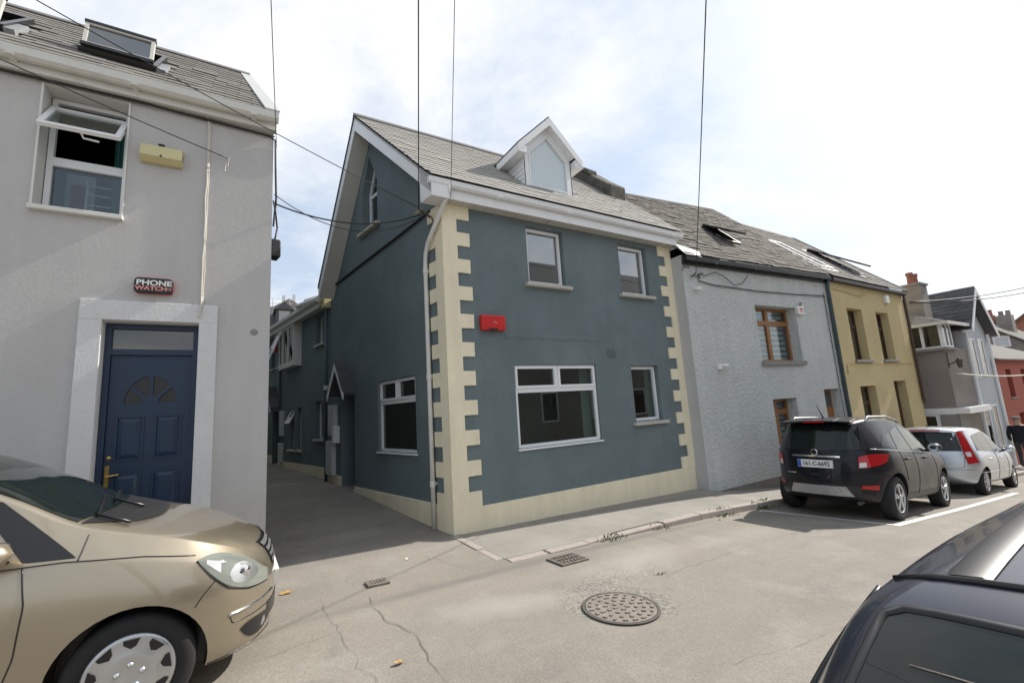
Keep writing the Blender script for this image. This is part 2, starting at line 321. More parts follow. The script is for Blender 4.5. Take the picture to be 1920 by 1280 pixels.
# ------------------------------------------------------------------ ground
_rx = [-400, -40, -10, -3, 0, 2.7, 5, 7, 9, 11.6, 15, 20, 30, 45, 70, 200, 600]
_rz = [-0.4, -0.7, -1.36, -1.59, -1.665, -1.75, -1.86, -1.98, -2.15, -2.37, -2.63, -3.0, -3.7, -4.5, -5.3, -6.0, -6.5]
_dx = np.linspace(-60, 120, 1801); _dz = np.interp(_dx, _rx, _rz); _k = np.ones(15) / 15
_dz = np.concatenate([_dz[:7], np.convolve(_dz, _k, 'valid'), _dz[-7:]])
def rz(x): return float(np.interp(x, _dx, _dz)) if -60 < x < 120 else float(np.interp(x, _rx, _rz))
def gz(x, y):
    z = rz(x)
    if y > 6.3 and x < 6: z += float(np.interp(y - 6.3, [0, 0.6, 3.4, 5, 10, 30, 600], [0, 0.03, 0.27, 0.37, 0.5, 0.85, 1.2]))
    if x > 5: z += 0.012 * max(0.0, min(1, (x - 5) / 3)) * max(0, min(3.5, 4.5 - y)) - 0.0
    return z
def roadmat():
    m = bpy.data.materials.new('asphalt'); m.use_nodes = True; t = m.node_tree; b = t.nodes['Principled BSDF']; co = N(t, 'ShaderNodeTexCoord')
    def noise(sc, det=5, ro=0.6, dist=0.0):
        n = N(t, 'ShaderNodeTexNoise'); n.inputs['Scale'].default_value = sc; n.inputs['Detail'].default_value = det; n.inputs['Roughness'].default_value = ro; n.inputs['Distortion'].default_value = dist
        t.links.new(co.outputs['Object'], n.inputs['Vector']); return n.outputs['Fac']
    def ramp(f, p0, p1, c0=(0, 0, 0, 1), c1=(1, 1, 1, 1)):
        r = N(t, 'ShaderNodeValToRGB'); r.color_ramp.elements[0].position = p0; r.color_ramp.elements[1].position = p1; r.color_ramp.elements[0].color = c0; r.color_ramp.elements[1].color = c1
        t.links.new(f, r.inputs[0]); return r.outputs[0]
    def mix(f, a, bb, typ='MIX'):
        x = N(t, 'ShaderNodeMixRGB', blend_type=typ)
        for i, q in enumerate((f, a, bb)):
            if isinstance(q, (int, float)): x.inputs[i].default_value = q
            elif isinstance(q, tuple): x.inputs[i].default_value = q
            else: t.links.new(q, x.inputs[i])
        return x.outputs[0]
    base = mix(ramp(noise(0.35, 6, 0.6, 0.6), 0.35, 0.68), (0.272, 0.247, 0.212, 1), (0.228, 0.209, 0.184, 1))
    base = mix(ramp(noise(1.6, 8, 0.7, 0.4), 0.5, 0.72), base, (0.30, 0.28, 0.245, 1))
    base = mix(ramp(noise(0.9, 8, 0.65, 1.2), 0.58, 0.72), base, (0.20, 0.187, 0.168, 1))
    vor = N(t, 'ShaderNodeTexVoronoi'); vor.inputs['Scale'].default_value = 95; t.links.new(co.outputs['Object'], vor.inputs['Vector'])
    sp = ramp(vor.outputs['Color'], 0.25, 0.9, (0.72, 0.72, 0.72, 1), (1.18, 1.17, 1.14, 1)); base = mix(0.45, base, sp, 'MULTIPLY')
    base = mix(0.55, base, ramp(noise(210, 3, 0.7), 0.3, 0.7, (0.7, 0.7, 0.7, 1), (1.3, 1.3, 1.3, 1)), 'MULTIPLY')
    base = mix(ramp(noise(3.1, 9, 0.72, 0.3), 0.70, 0.78), base, (0.46, 0.44, 0.40, 1))
    mp = N(t, 'ShaderNodeMapping'); mp.inputs['Scale'].default_value = (0.12, 1.1, 1.0); t.links.new(co.outputs['Object'], mp.inputs[0])
    tr = N(t, 'ShaderNodeTexNoise'); tr.inputs['Scale'].default_value = 1.3; tr.inputs['Detail'].default_value = 6; t.links.new(mp.outputs[0], tr.inputs['Vector'])
    base = mix(0.8, base, ramp(tr.outputs['Fac'], 0.35, 0.65, (0.88, 0.88, 0.88, 1), (1.08, 1.08, 1.08, 1)), 'MULTIPLY')
    base = mix(ramp(noise(5.0, 6, 0.6, 0.5), 0.70, 0.76), base, (0.15, 0.14, 0.125, 1))
    def zone(cx, cy, sx, sy, rot, r0, r1, amp):     # worn area with a ragged edge
        m1 = N(t, 'ShaderNodeMapping'); m1.vector_type = 'TEXTURE'; m1.inputs['Location'].default_value = (cx, cy, 0); m1.inputs['Rotation'].default_value = (0, 0, rot); m1.inputs['Scale'].default_value = (sx, sy, 1000)
        t.links.new(co.outputs['Object'], m1.inputs[0]); ln = N(t, 'ShaderNodeVectorMath', operation='LENGTH'); t.links.new(m1.outputs[0], ln.inputs[0])
        ad = N(t, 'ShaderNodeMath', operation='MULTIPLY_ADD'); ad.inputs[1].default_value = amp; t.links.new(noise(4.5, 8, 0.7, 0.4), ad.inputs[0]); t.links.new(ln.outputs['Value'], ad.inputs[2])
        mr = N(t, 'ShaderNodeMapRange'); mr.inputs[1].default_value = r0; mr.inputs[2].default_value = r1; mr.inputs[3].default_value = 1.0; mr.inputs[4].default_value = 0.0; t.links.new(ad.outputs[0], mr.inputs[0]); return mr.outputs[0]
    grit = mix(ramp(noise(38, 4, 0.75), 0.42, 0.58), (0.13, 0.12, 0.105, 1), (0.30, 0.28, 0.245, 1))
    base = mix(zone(2.9, 3.28, 0.60, 0.42, -0.7, 1.25, 1.5, 0.9), base, grit); base = mix(zone(3.5, 3.75, 0.75, 0.25, 0.15, 1.25, 1.5, 0.9), base, grit)
    base = mix(zone(3.9, 3.95, 0.9, 0.4, 0.3, 0.9, 1.9, 1.5), base, (0.315, 0.293, 0.258, 1)); base = mix(zone(2.1, 3.75, 0.8, 0.25, -0.3, 0.9, 1.9, 1.5), base, (0.31, 0.288, 0.254, 1))
    base = mix(zone(3.3, 4.62, 3.2, 0.10, 0.04, 1.0, 1.6, 0.9), base, (0.19, 0.175, 0.155, 1))
    t.links.new(base, b.inputs['Base Color']); b.inputs['Roughness'].default_value = 0.9; b.inputs['Specular IOR Level'].default_value = 0.3
    bp = N(t, 'ShaderNodeBump'); bp.inputs['Strength'].default_value = 0.55; bp.inputs['Distance'].default_value = 0.006
    bn = N(t, 'ShaderNodeTexNoise'); bn.inputs['Scale'].default_value = 130; bn.inputs['Detail'].default_value = 4; t.links.new(co.outputs['Object'], bn.inputs['Vector'])
    t.links.new(bn.outputs['Fac'], bp.inputs['Height']); t.links.new(bp.outputs[0], b.inputs['Normal']); MATS['asphalt'] = m
roadmat()
pmat('pave', (0.275, 0.257, 0.228), 0.9, 0.10, 1.1, 0.5, 110, fine=0.14, dirt=(0.20, 0.187, 0.167), dscale=1.0, dlo=0.45, dhi=0.75, bdist=0.006)
pmat('patch_gravel', (0.215, 0.197, 0.172), 0.95, 0.22, 5, 1.0, 60, fine=0.3, bdist=0.02)
pmat('patch_pale', (0.252, 0.234, 0.205), 0.95, 0.15, 3, 0.5, 100, fine=0.18)
pmat('patch_tar', (0.215, 0.20, 0.178), 0.9, 0.1, 2, 0.5, 110, fine=0.2, bdist=0.006)
def lines(lo, hi, a, b, fine, coarse):
    out = list(np.arange(a, b + 1e-6, fine)); x = a; st = fine
    while x > lo: st *= 1.5; x -= st; out.insert(0, max(x, lo))
    x = b; st = fine
    while x < hi: st *= 1.5; x += st; out.append(min(x, hi))
    return out
gxs = lines(-400, 600, -8, 32, 0.5, 0); gys = lines(-400, 600, -4, 26, 0.5, 0)
gv = [(x, y, gz(x, y)) for y in gys for x in gxs]; nx = len(gxs)
gf = [(j * nx + i, j * nx + i + 1, (j + 1) * nx + i + 1, (j + 1) * nx + i) for j in range(len(gys) - 1) for i in range(nx - 1)]
g = MB(); g.v = gv; g.f = gf; road = g.build('road', 'asphalt', smooth=True, fix=False); road['kind'] = 'structure'
def on_road(pts, lift=0.004): return [(x, y, gz(x, y) + lift) for x, y in pts]
# pavement along the houses: bilinear strip between the foot of the facades and the kerb
def face_y(x): return float(np.interp(x, [2.6, 8.16, 8.18, 13.76, 18.9, 19.3, 19.5, 40], [6.36, 6.36, 6.1, 5.7, 5.68, 5.68, 5.0, 5.0]))
def face_z(x): return float(np.interp(x, [2.6, 8.17, 8.4, 10.3, 14, 19, 25, 40], [-1.748, -1.862, -1.93, -2.09, -2.42, -2.80, -3.24, -4.1]))
def kerb_y(x): return float(np.interp(x, [2.6, 8.7, 13, 20, 40], [4.74, 4.98, 4.95, 4.2, 4.2])) - 0.0
def kerb_h(x): return float(np.interp(x, [2.6, 3.6, 5, 6.5, 8.5], [0.006, 0.012, 0.05, 0.09, 0.115]))
pv = MB(); xs = [2.715] + list(np.arange(3.0, 40, 0.4)); K = 0.15
def ptop(x, k):   # k 0 at facade .. 1 at back of kerb stones
    y0, y1 = face_y(x), kerb_y(x) + K; z0, z1 = face_z(x), gz(x, kerb_y(x)) + kerb_h(x)
    return (x, y0 + (y1 - y0) * k, z0 + (z1 - z0) * k)
def skewx(x, k): return x + (0.03 if x < 2.8 else 0) * (1 - k)
nk = 5; rows = [[ptop(x, k / nk) for k in range(nk + 1)] for x in xs]
for i in range(len(rows) - 1):
    for k in range(nk): pv.add([rows[i][k], rows[i + 1][k], rows[i + 1][k + 1], rows[i][k + 1]], [(0, 1, 2, 3)])
for k in range(nk):  # the end towards the alley
    a, b = rows[0][k], rows[0][k + 1]; pv.add([a, b, (b[0], b[1], b[2] - 0.2), (a[0], a[1], a[2] - 0.2)], [(0, 1, 2, 3)])
pav = pv.build('pavement', 'pave', smooth=True); pav['kind'] = 'structure'
# kerb stones, each one its own piece of the pavement
x = 2.72; kr = random.Random(3)
while x < 22:
    ln = kr.uniform(0.75, 1.0) if x > 4 else kr.uniform(0.5, 0.75)
    x1 = x + ln - kr.uniform(0.012, 0.028); m = MB(); yo = kr.uniform(-0.018, 0.016); zo = kr.uniform(-0.012, 0.008)
    def kp(xx, side, up):
        y = kerb_y(xx) + yo + (K - 0.003 if side else 0); z = gz(xx, kerb_y(xx)) + kerb_h(xx) + zo
        return (xx, y, z + 0.004 if up else z - 0.22)
    m.hexa([kp(x, 0, 0), kp(x1, 0, 0), kp(x1, 1, 0), kp(x, 1, 0), kp(x, 0, 1), kp(x1, 0, 1), kp(x1, 1, 1), kp(x, 1, 1)])
    m.build('kerb_stone', 'kerbstone', pav, bevel=0.014); x += ln
for (ya, yb) in ((4.92, 5.42), (5.43, 5.93), (5.94, 6.24)):      # stones of the short return kerb at the corner
    m = MB(); zz = gz(2.7, 5) + 0.006
    m.box(2.60, 2.712, ya, yb, zz - 0.2, zz + kr.uniform(0.002, 0.012)); m.build('kerb_stone', 'kerbstone', pav, bevel=0.012)
# painted parking bay line, patches, cracks
m = MB()
lx = np.arange(8.45, 15.6, 0.35)
for i in range(len(lx) - 1):
    def lp(xx, o): yy = float(np.interp(xx, [8.45, 15.6], [3.04, 3.16])) + o; return (xx, yy, gz(xx, yy) + 0.006)
    m.add([lp(lx[i], 0), lp(lx[i + 1], 0), lp(lx[i + 1], 0.1), lp(lx[i], 0.1)], [(0, 1, 2, 3)])
m.build('bay_line', 'line_paint', road)
m = MB()
for i in range(6):
    ya, yb = 3.14 + i * 0.29, 3.14 + (i + 1) * 0.29
    def bp_(xx, yy): xx = xx - (yy - 3.1) * 0.28; return (xx, yy, gz(xx, yy) + 0.006)
    m.add([bp_(8.45, ya), bp_(8.53, ya), bp_(8.53, yb), bp_(8.45, yb)], [(0, 1, 2, 3)])
m.build('bay_line', 'line_paint', road)
def blob(cx, cy, rx_, ry_, seed, n=26, lift=0.005, rot=0.0):
    r_ = random.Random(seed); ph = [r_.uniform(0, 6.28) for _ in range(4)]; pts = []
    for k in range(n):
        a = 2 * math.pi * k / n; q = 1 + 0.16 * math.sin(2 * a + ph[0]) + 0.12 * math.sin(3 * a + ph[1]) + 0.08 * math.sin(5 * a + ph[2]) + r_.uniform(-0.06, 0.06)
        u, v = rx_ * q * math.cos(a), ry_ * q * math.sin(a); pts.append((cx + u * math.cos(rot) - v * math.sin(rot), cy + u * math.sin(rot) + v * math.cos(rot)))
    m = MB(); vs = [(cx, cy, gz(cx, cy) + lift)] + on_road(pts, lift); m.add(vs, [(0, i, i % n + 1) for i in range(1, n + 1)]); return m
def crack(pts, wdt, seed, step=0.09):
    r_ = random.Random(seed); P = []
    for (a, b) in zip(pts[:-1], pts[1:]):
        n = max(1, int(math.dist(a, b) / step))
        for i in range(n): P.append((a[0] + (b[0] - a[0]) * i / n + r_.gauss(0, 0.014), a[1] + (b[1] - a[1]) * i / n + r_.gauss(0, 0.014)))
    P.append(pts[-1]); m = MB(); vs = []
    for i, p in enumerate(P):
        q = P[min(i + 1, len(P) - 1)]; o = P[max(i - 1, 0)]; dx_, dy_ = q[0] - o[0], q[1] - o[1]; l = math.hypot(dx_, dy_) or 1
        ww = 0.32 * wdt * r_.uniform(0.1, 1.0) * (0.3 if i in (0, len(P) - 1) else 1)
        for s_ in (-1, 1): vs.append((p[0] - dy_ / l * ww * s_, p[1] + dx_ / l * ww * s_, gz(*p) + 0.0065))
    m.add(vs, [(2 * i, 2 * i + 1, 2 * i + 3, 2 * i + 2) for i in range(len(P) - 1)]); return m.build('crack', 'crack', road)
crack([(1.08, 4.69), (1.08, 4.13), (1.2, 3.71), (1.18, 3.37), (1.16, 3.03), (1.2, 2.6)], 0.012, 1)
crack([(0.67, 4.99), (0.72, 4.05), (0.78, 3.29), (0.8, 2.7)], 0.006, 2)
crack([(0.05, 3.95), (0.57, 4.1), (0.74, 4.14)], 0.006, 3)
crack([(1.99, 5.66), (2.12, 5.06), (2.26, 4.72)], 0.007, 4)
crack([(2.14, 3.77), (2.56, 3.53), (2.75, 3.53)], 0.005, 5)
crack([(3.78, 3.44), (4.61, 3.51), (6.12, 3.62), (7.2, 3.6)], 0.006, 6)
crack([(3.82, 3.51), (3.77, 3.09), (3.98, 2.7)], 0.005, 7)
crack([(3.52, 3.26), (3.55, 2.7)], 0.007, 8)
crack([(4.2, 2.75), (4.12, 2.56)], 0.007, 9)
crack([(0.25, 5.12), (0.65, 5.01)], 0.005, 10)
crack([(2.48, 2.15), (3.44, 1.95), (4.29, 1.89), (6, 1.9)], 0.004, 11)
# ------------------------------------------------------------------ main corner house
HX, HY = 2.69, 6.3
house = thing('corner_house', 'dark teal corner house with cream quoins and a white dormer on its roof', 'house', (HX, HY, -1.75))
FF = frame((HX, HY), 0)                 # street front: s to the right, d towards the street
FA = frame((HX, HY), 101, -1)           # gable wall along the alley: s into the alley
WL = 5.48
fh = [(rect(1.185, 2.985, -0.65, 0.735), 0.10), (rect(1.61, 2.44, 2.19, 3.275), 0.16), (rect(3.89, 4.70, 2.18, 3.265), 0.16), (rect(3.91, 4.69, -0.40, 0.715), 0.16)]
wall_mesh(FF, [(0, -2.1), (WL, -2.2), (WL, 3.4), (0, 3.4)], fh).build('wall', 'teal', house)
gw = [(2.32, 3.90), (3.02, 3.90), (3.02, 4.85), (2.67, 5.52), (2.32, 4.85)]
ah = [(rect(1.01, 2.43, -0.63, 0.68), 0.12), (rect(3.53, 4.27, -1.5, 0.5), 0.35), (gw, 0.25)]
wall_mesh(FA, [(0, -2.1), (5.05, -1.9), (5.05, 2.75), (4.62, 3.0), (2.56, 6.05), (0, 3.72)], ah).build('wall', 'teal', house)
m = MB(); m.box(WL - 0.004, WL, -5.0, -0.002, -2.2, 3.6, FF); m.box(0.3, WL, -5.0, -4.99, -2, 3.6, FF); m.build('wall', 'teal', house)
# patched render band above the big window: slightly proud plaster
m = MB(); bandr = random.Random(4); top = []; bot = []
for i in range(25):
    q = i / 24; top.append((1.05 + 2.1 * q, 1.27 + bandr.uniform(-0.012, 0.012) - 0.02 * q)); bot.append((1.05 + 2.1 * q, 1.185 + bandr.uniform(-0.02, 0.02) - 0.02 * q))
for i in range(24):
    a, b, c, d_ = bot[i], bot[i + 1], top[i + 1], top[i]; m.add([FF(a[0], 0.001, a[1]), FF(b[0], 0.001, b[1]), FF(c[0], 0.001, c[1]), FF(d_[0], 0.001, d_[1]), FF(a[0], 0.012, a[1] + 0.03), FF(b[0], 0.012, b[1] + 0.03), FF(c[0], 0.010, c[1] - 0.02), FF(d_[0], 0.010, d_[1] - 0.02)], [(0, 1, 5, 4), (4, 5, 6, 7), (7, 6, 2, 3)])
m.build('render_band', 'teal', house)
# plinth
m = MB(); m.box(0.46, WL, -0.01, 0.022, -2.1, -1.415, FF); m.build('plinth', 'cream', house, bevel=0.006)
m = MB(); m.box(0.42, 3.53, -0.01, 0.02, -2.1, -1.36, FA); m.build('plinth', 'cream', house, bevel=0.006)
m = MB(); m.box(4.27, 5.05, -0.01, 0.02, -2.0, -1.2, FA); m.build('plinth', 'cream', house, bevel=0.006)
# quoins: alternate long and short blocks wrapping the alley corner, and the block ends on the far corner
qr = random.Random(9); zq = -1.415; nq = 21; hq = (3.372 - zq) / nq
ta = Vector((math.cos(R(101)), math.sin(R(101)), 0))
def corner_block(wf, ws, z0, z1, pr=0.028):
    m = MB(); o1 = Vector(FF(0, pr, 0)); o2 = Vector(FA(0, pr, 0))
    # outer corner point = intersection of the two offset faces
    k = (pr + pr * math.cos(R(79))) / math.sin(R(79)); oc = Vector(FF(-k * 0 - pr * (1 + math.cos(R(101))) / math.sin(R(101)), pr, 0))
    plan = [oc, Vector(FF(wf, pr, 0)), Vector(FF(wf, -0.01, 0)), Vector(FF(0.02, -0.01, 0)), Vector(FA(ws, -0.01, 0)), Vector(FA(ws, pr, 0))]
    n = len(plan); a = [(p.x, p.y, z0) for p in plan]; b = [(p.x, p.y, z1) for p in plan]
    m.add(a + b, [tuple(range(n))[::-1], tuple(range(n, 2 * n))] + [(i, (i + 1) % n, n + (i + 1) % n, n + i) for i in range(n)]); return m
for i in range(nq):
    lg = i % 2 == 0; z0 = zq + i * hq; z1 = z0 + hq
    e = 0.0005
    jq = qr.uniform(-0.012, 0.012); jp = qr.uniform(-0.004, 0.002)
    corner_block((0.46 if lg else 0.235) + jq, (0.41 if lg else 0.20) + qr.uniform(-0.01, 0.01), z0 + e * 0.2, z1 - e * 0.2, 0.028).build('quoin', 'cream', house)
    m = MB(); m.box(WL - (0.40 if lg else 0.18) + jq, WL + 0.004, -0.01, 0.028, z0 + e * 0.2, z1 - e * 0.2, FF); m.build('quoin', 'cream', house)
corner_block(0.46, 0.42, -2.1, zq, 0.03).build('quoin', 'cream', house)
# windows of the front
window(house, FF, 1.185, 2.985, -0.65, 0.735, 0.035, cells=[(0, 1, 0, 0.70), (0, 0.5, 0.70, 1), (0.5, 1, 0.70, 1)], wd=0.055, glass='glass_clear', sill=(0.04, 0.03, 0.02), sillmat='upvc', sash=(1, 2), label='wide white picture window with two small top lights')
window(house, FF, 1.61, 2.44, 2.19, 3.275, 0.10, wd=0.06, glass='glass_coated', sill=(0.09, 0.065, 0.09), sash=(0,))
window(house, FF, 3.89, 4.70, 2.18, 3.265, 0.10, wd=0.06, glass='glass_coated', sill=(0.09, 0.065, 0.09), sash=(0,))
window(house, FF, 3.91, 4.69, -0.40, 0.715, 0.10, wd=0.06, glass='glass_clear', sill=(0.09, 0.065, 0.09), sash=(0,))
window(house, FA, 1.01, 2.43, -0.63, 0.68, 0.05, cells=[(0, 1, 0, 0.70), (0, 0.5, 0.70, 1), (0.5, 1, 0.70, 1)], wd=0.05, glass='glass_low', sill=(0.04, 0.03, 0.03), sillmat='upvc', sash=(1, 2))
# rooms behind the street windows, each with a curtain at its side
for (s0, s1, z0, z1, dp_, cu_) in ((1.1, 3.1, -0.75, 0.85, 1.6, 0.22), (1.5, 2.6, 2.1, 3.36, 1.4, 0.14), (3.8, 4.85, 2.1, 3.36, 1.4, 0.2), (3.8, 4.85, -0.5, 0.8, 1.6, 0.2)):
    m = MB(); d0 = -0.17; q = [FF(s0, d0, z0), FF(s1, d0, z0), FF(s1, d0, z1), FF(s0, d0, z1), FF(s0, -dp_, z0), FF(s1, -dp_, z0), FF(s1, -dp_, z1), FF(s0, -dp_, z1)]
    m.add(q, [(4, 5, 6, 7), (0, 1, 5, 4), (1, 2, 6, 5), (2, 3, 7, 6), (3, 0, 4, 7)]); rm_ = m.build('room', 'room_wall', house)
    m = MB(); P = [(s1 - 0.10 - cu_ + k * cu_ / 10, -0.26 - 0.025 * (k % 2)) for k in range(11)]
    for a, b in zip(P[:-1], P[1:]): m.add([FF(a[0], a[1], z0), FF(b[0], b[1], z0), FF(b[0], b[1], z1), FF(a[0], a[1], z1)], [(0, 1, 2, 3)])
    m.build('curtain', 'room_curtain', rm_)
# pointed gable window
m = MB(); F_ = FA
inn = [(2.38, 3.96), (2.96, 3.96), (2.96, 4.83), (2.67, 5.40), (2.38, 4.83)]
for i in range(5):
    a, b, c, d_ = gw[i], gw[(i + 1) % 5], inn[(i + 1) % 5], inn[i]
    m.hexa([FA(a[0], -0.22, a[1]), FA(b[0], -0.22, b[1]), FA(c[0], -0.22, c[1]), FA(d_[0], -0.22, d_[1]), FA(a[0], -0.16, a[1]), FA(b[0], -0.16, b[1]), FA(c[0], -0.16, c[1]), FA(d_[0], -0.16, d_[1])])
m.box(2.38, 2.96, -0.22, -0.165, 4.70, 4.77, FA)
gwo = m.build('window', 'upvc', house); gwo['label'] = 'narrow pointed window high in the gable'
m = MB(); m.prism(inn, -0.205, -0.19, FA); m.build('pane', 'glass', gwo)
m = MB(); m.box(2.20, 3.14, -0.16, 0.09, 3.83, 3.898, FA); m.build('sill', 'sill', gwo, bevel=0.008)
# eaves: soffit, fascia, gutter, downpipe
GX0, GX1 = -0.33, 5.64
m = MB(); m.box(-0.12, 5.50, 0.0, 0.20, 3.375, 3.395, FF); sof = m.build('soffit', 'soffit', house)
m = MB()
for k in range(27): m.box(-0.1 + k * 0.207, -0.1 + k * 0.207 + 0.004, 0.03, 0.198, 3.3722, 3.3748, FF)
m.build('board_joint', 'greysill', sof)
m = MB()
for k in (2.05, 4.35): m.box(k, k + 0.012, 0.0, 0.195, 3.371, 3.3748, FF)
m.build('board_joint', 'ridge', sof)
m = MB(); m.box(-0.12, 5.50, 0.20, 0.222, 3.365, 3.58, FF); m.build('fascia', 'upvc', house, bevel=0.004)
gp = [(d_ * 0.78 - 0.006, 3.632 - (3.655 - z) * 0.80) for d_, z in [(0.298, 3.655), (0.298, 3.55), (0.32, 3.528), (0.37, 3.528), (0.405, 3.56), (0.415, 3.62), (0.425, 3.655), (0.412, 3.655), (0.40, 3.62), (0.39, 3.57), (0.365, 3.543), (0.325, 3.543), (0.312, 3.56), (0.312, 3.655)]]
m = MB()
a = [FF(GX0 + 0.0, d_, z) for d_, z in gp]; b = [FF(GX1, d_, z) for d_, z in gp]; n = len(gp)
m.add(a + b, [(i, (i + 1) % n, n + (i + 1) % n, n + i) for i in range(n)] + [tuple(range(n))[::-1], tuple(range(n, 2 * n))])
m.box(GX0, GX0 + 0.006, 0.228, 0.32, 3.54, 3.63, FF); m.box(GX1 - 0.006, GX1, 0.228, 0.32, 3.54, 3.63, FF)
for k in (0.9, 2.4, 3.9, 5.3): m.box(k, k + 0.07, 0.226, 0.33, 3.522, 3.532, FF)
gut = m.build('gutter', 'upvc', house, smooth=False)
dp = [FF(-0.02, 0.35, 3.56), FF(-0.04, 0.35, 3.46), FF(-0.06, 0.33, 3.38)] + [FA(0.28 + 0.20 * q, 0.30 - 0.22 * q, 3.30 - 0.62 * q) for q in (0, 0.5, 1)] + [FA(0.5, 0.075, 2.55), FA(0.5, 0.075, 1.0), FA(0.5, 0.075, -1.70)]
m = MB(); m.tube([FF(0.02, 0.28, 3.56), FF(0.02, 0.28, 3.44), FF(-0.05, 0.20, 3.28), FA(0.30, 0.10, 2.78), FA(0.42, 0.075, 2.62), FA(0.44, 0.075, 2.45), FA(0.44, 0.075, 0.5), FA(0.44, 0.075, -1.72)], 0.036, 12)
dpo = m.build('downpipe', 'upvc_old', house, smooth=True)
m = MB()
for z in (2.3, 0.55, -1.1): m.tube([FA(0.44, 0.075, z), FA(0.44, 0.075, z + 0.09)], 0.044, 12); m.box(0.42, 0.46, 0.0, 0.05, z + 0.03, z + 0.06, FA)
m.build('pipe_collar', 'upvc_old', dpo)
# roof: oblique gable
def rzf(y): return 3.66 + 0.943 * (y - 6.0)
RYF, RYR, RYB, ZB = 6.005, 8.8, 10.9, 3.12; ZR = rzf(RYR)
def vx(y): return 2.385 - 0.1944 * (y - 6.0)          # verge line above the barge board
XR = 8.34
m = MB()
for t_ in (0.0, -0.05):
    m.add([(vx(RYF), RYF, rzf(RYF) + t_), (XR, RYF, rzf(RYF) + t_), (XR, RYR, ZR + t_), (vx(RYR), RYR, ZR + t_), (XR, RYB, ZB + t_), (vx(RYB), RYB, ZB + t_)], [(0, 1, 2, 3), (3, 2, 4, 5)])
roof = m.build('roof', 'slate_dark', house)
DX, DF, DHW = 5.2, 6.64, 0.59       # dormer centre, face, half width
def in_dormer(c, low): return abs(c.x - DX) < DHW + 0.02 and c.y > DF - 0.02 and c.y < 7.35 + (0.55 - abs(c.x - DX)) * 1.0
sl_ = math.hypot(RYR - RYF, ZR - rzf(RYF)); uy, uz = (RYR - RYF) / sl_, (ZR - rzf(RYF)) / sl_
roof_slates(roof, (1.6, RYF, rzf(RYF)), (1, 0, 0), (0, uy, uz), XR - 1.6, sl_, 0.27, 0.158, 'slate_light', skip=in_dormer, lo=lambda b: vx(RYF + uy * b) - 1.6 - 0.015, hi=lambda b: XR - 1.6, seed=11)
m = MB()
for k in range(14):
    x0 = vx(RYR) + k * 0.46; m.prism([(-0.13, -0.10), (0, 0.035), (0.13, -0.10), (0.10, -0.115), (0, -0.01), (-0.10, -0.115)], x0, min(x0 + 0.455, XR), lambda a, d_, c: (d_, RYR + a, ZR + 0.04 + c))
    if x0 + 0.46 > XR: break
m.build('ridge_tile', 'ridge', roof)
# barge boards, boxed eaves end and verge soffit
def bar(y): return vx(y) + 0.02
m = MB()
for (ya, yb) in ((RYF, RYR), (RYB, RYR)):
    za, zb = (rzf(RYF) if ya == RYF else ZB) - 0.035, ZR - 0.035
    for sgn in (0,):
        A = [(bar(ya), ya, za), (bar(yb), yb, zb), (bar(yb), yb, zb - 0.30), (bar(ya), ya, za - 0.26)]
        B = [(p[0] + 0.022, p[1] + 0.004, p[2]) for p in A]; m.hexa(A + B)
m.build('barge_board', 'upvc', house)
m = MB()
p = [(bar(RYF), RYF), (bar(RYF) + 0.30, RYF), (bar(6.32) + 0.29, 6.33), (bar(6.33), 6.33)]
m.hexa([(x, y, 3.33) for x, y in p] + [(x, y, z) for (x, y), z in zip(p, (3.60, 3.60, 3.90, 3.90))])
m.build('eaves_box', 'upvc', house)
m = MB()
for (ya, yb) in ((6.33, RYR), (RYB, RYR)):
    za = rzf(6.33) - 0.27 if ya < 8 else ZB - 0.27; zb = ZR - 0.31
    m.add([(bar(ya) + 0.02, ya, za), (bar(yb) + 0.02, yb, zb), (bar(yb) + 0.34, yb, zb), (bar(ya) + 0.34, ya, za)], [(0, 1, 2, 3)])
m.build('soffit', 'soffit', house)
# dormer
dorm = MB(); AZ = 5.83; EZ = 5.05; RW = 0.80; YO = 6.50
zb_ = rzf(DF)
pent_o = [(-DHW, zb_ - 0.03), (DHW, zb_ - 0.03), (DHW, 5.10), (0, 5.66), (-DHW, 5.10)]
pent_i = [(-0.475, zb_ + 0.06), (0.475, zb_ + 0.06), (0.475, 5.03), (0.0, 5.48), (-0.475, 5.03)]
FD = lambda a, d_, c: (DX + a, DF - d_, c)
for i in range(5):
    a, b, c, d_ = pent_o[i], pent_o[(i + 1) % 5], pent_i[(i + 1) % 5], pent_i[i]
    dorm.hexa([FD(a[0], -0.06, a[1]), FD(b[0], -0.06, b[1]), FD(c[0], -0.06, c[1]), FD(d_[0], -0.06, d_[1]), FD(a[0], 0.0, a[1]), FD(b[0], 0.0, b[1]), FD(c[0], 0.0, c[1]), FD(d_[0], 0.0, d_[1])])
do = dorm.build('dormer', 'upvc', house); do['label'] = 'white gabled dormer with a pointed window'
m = MB(); m.prism([(p[0] * 1.02, p[1]) for p in pent_i], -0.04, -0.025, FD); m.build('pane', 'glass_dormer', do)
m = MB()
inn2 = [(-0.445, zb_ + 0.09), (0.445, zb_ + 0.09), (0.445, 5.015), (0.0, 5.44), (-0.445, 5.015)]
for i in range(5):
    a, b, c, d_ = pent_i[i], pent_i[(i + 1) % 5], inn2[(i + 1) % 5], inn2[i]
    m.hexa([FD(a[0], -0.035, a[1]), FD(b[0], -0.035, b[1]), FD(c[0], -0.035, c[1]), FD(d_[0], -0.035, d_[1]), FD(a[0], 0.012, a[1]), FD(b[0], 0.012, b[1]), FD(c[0], 0.012, c[1]), FD(d_[0], 0.012, d_[1])])
m.build('frame', 'upvc', do)
m = MB()                                             # cheeks clad in narrow boards
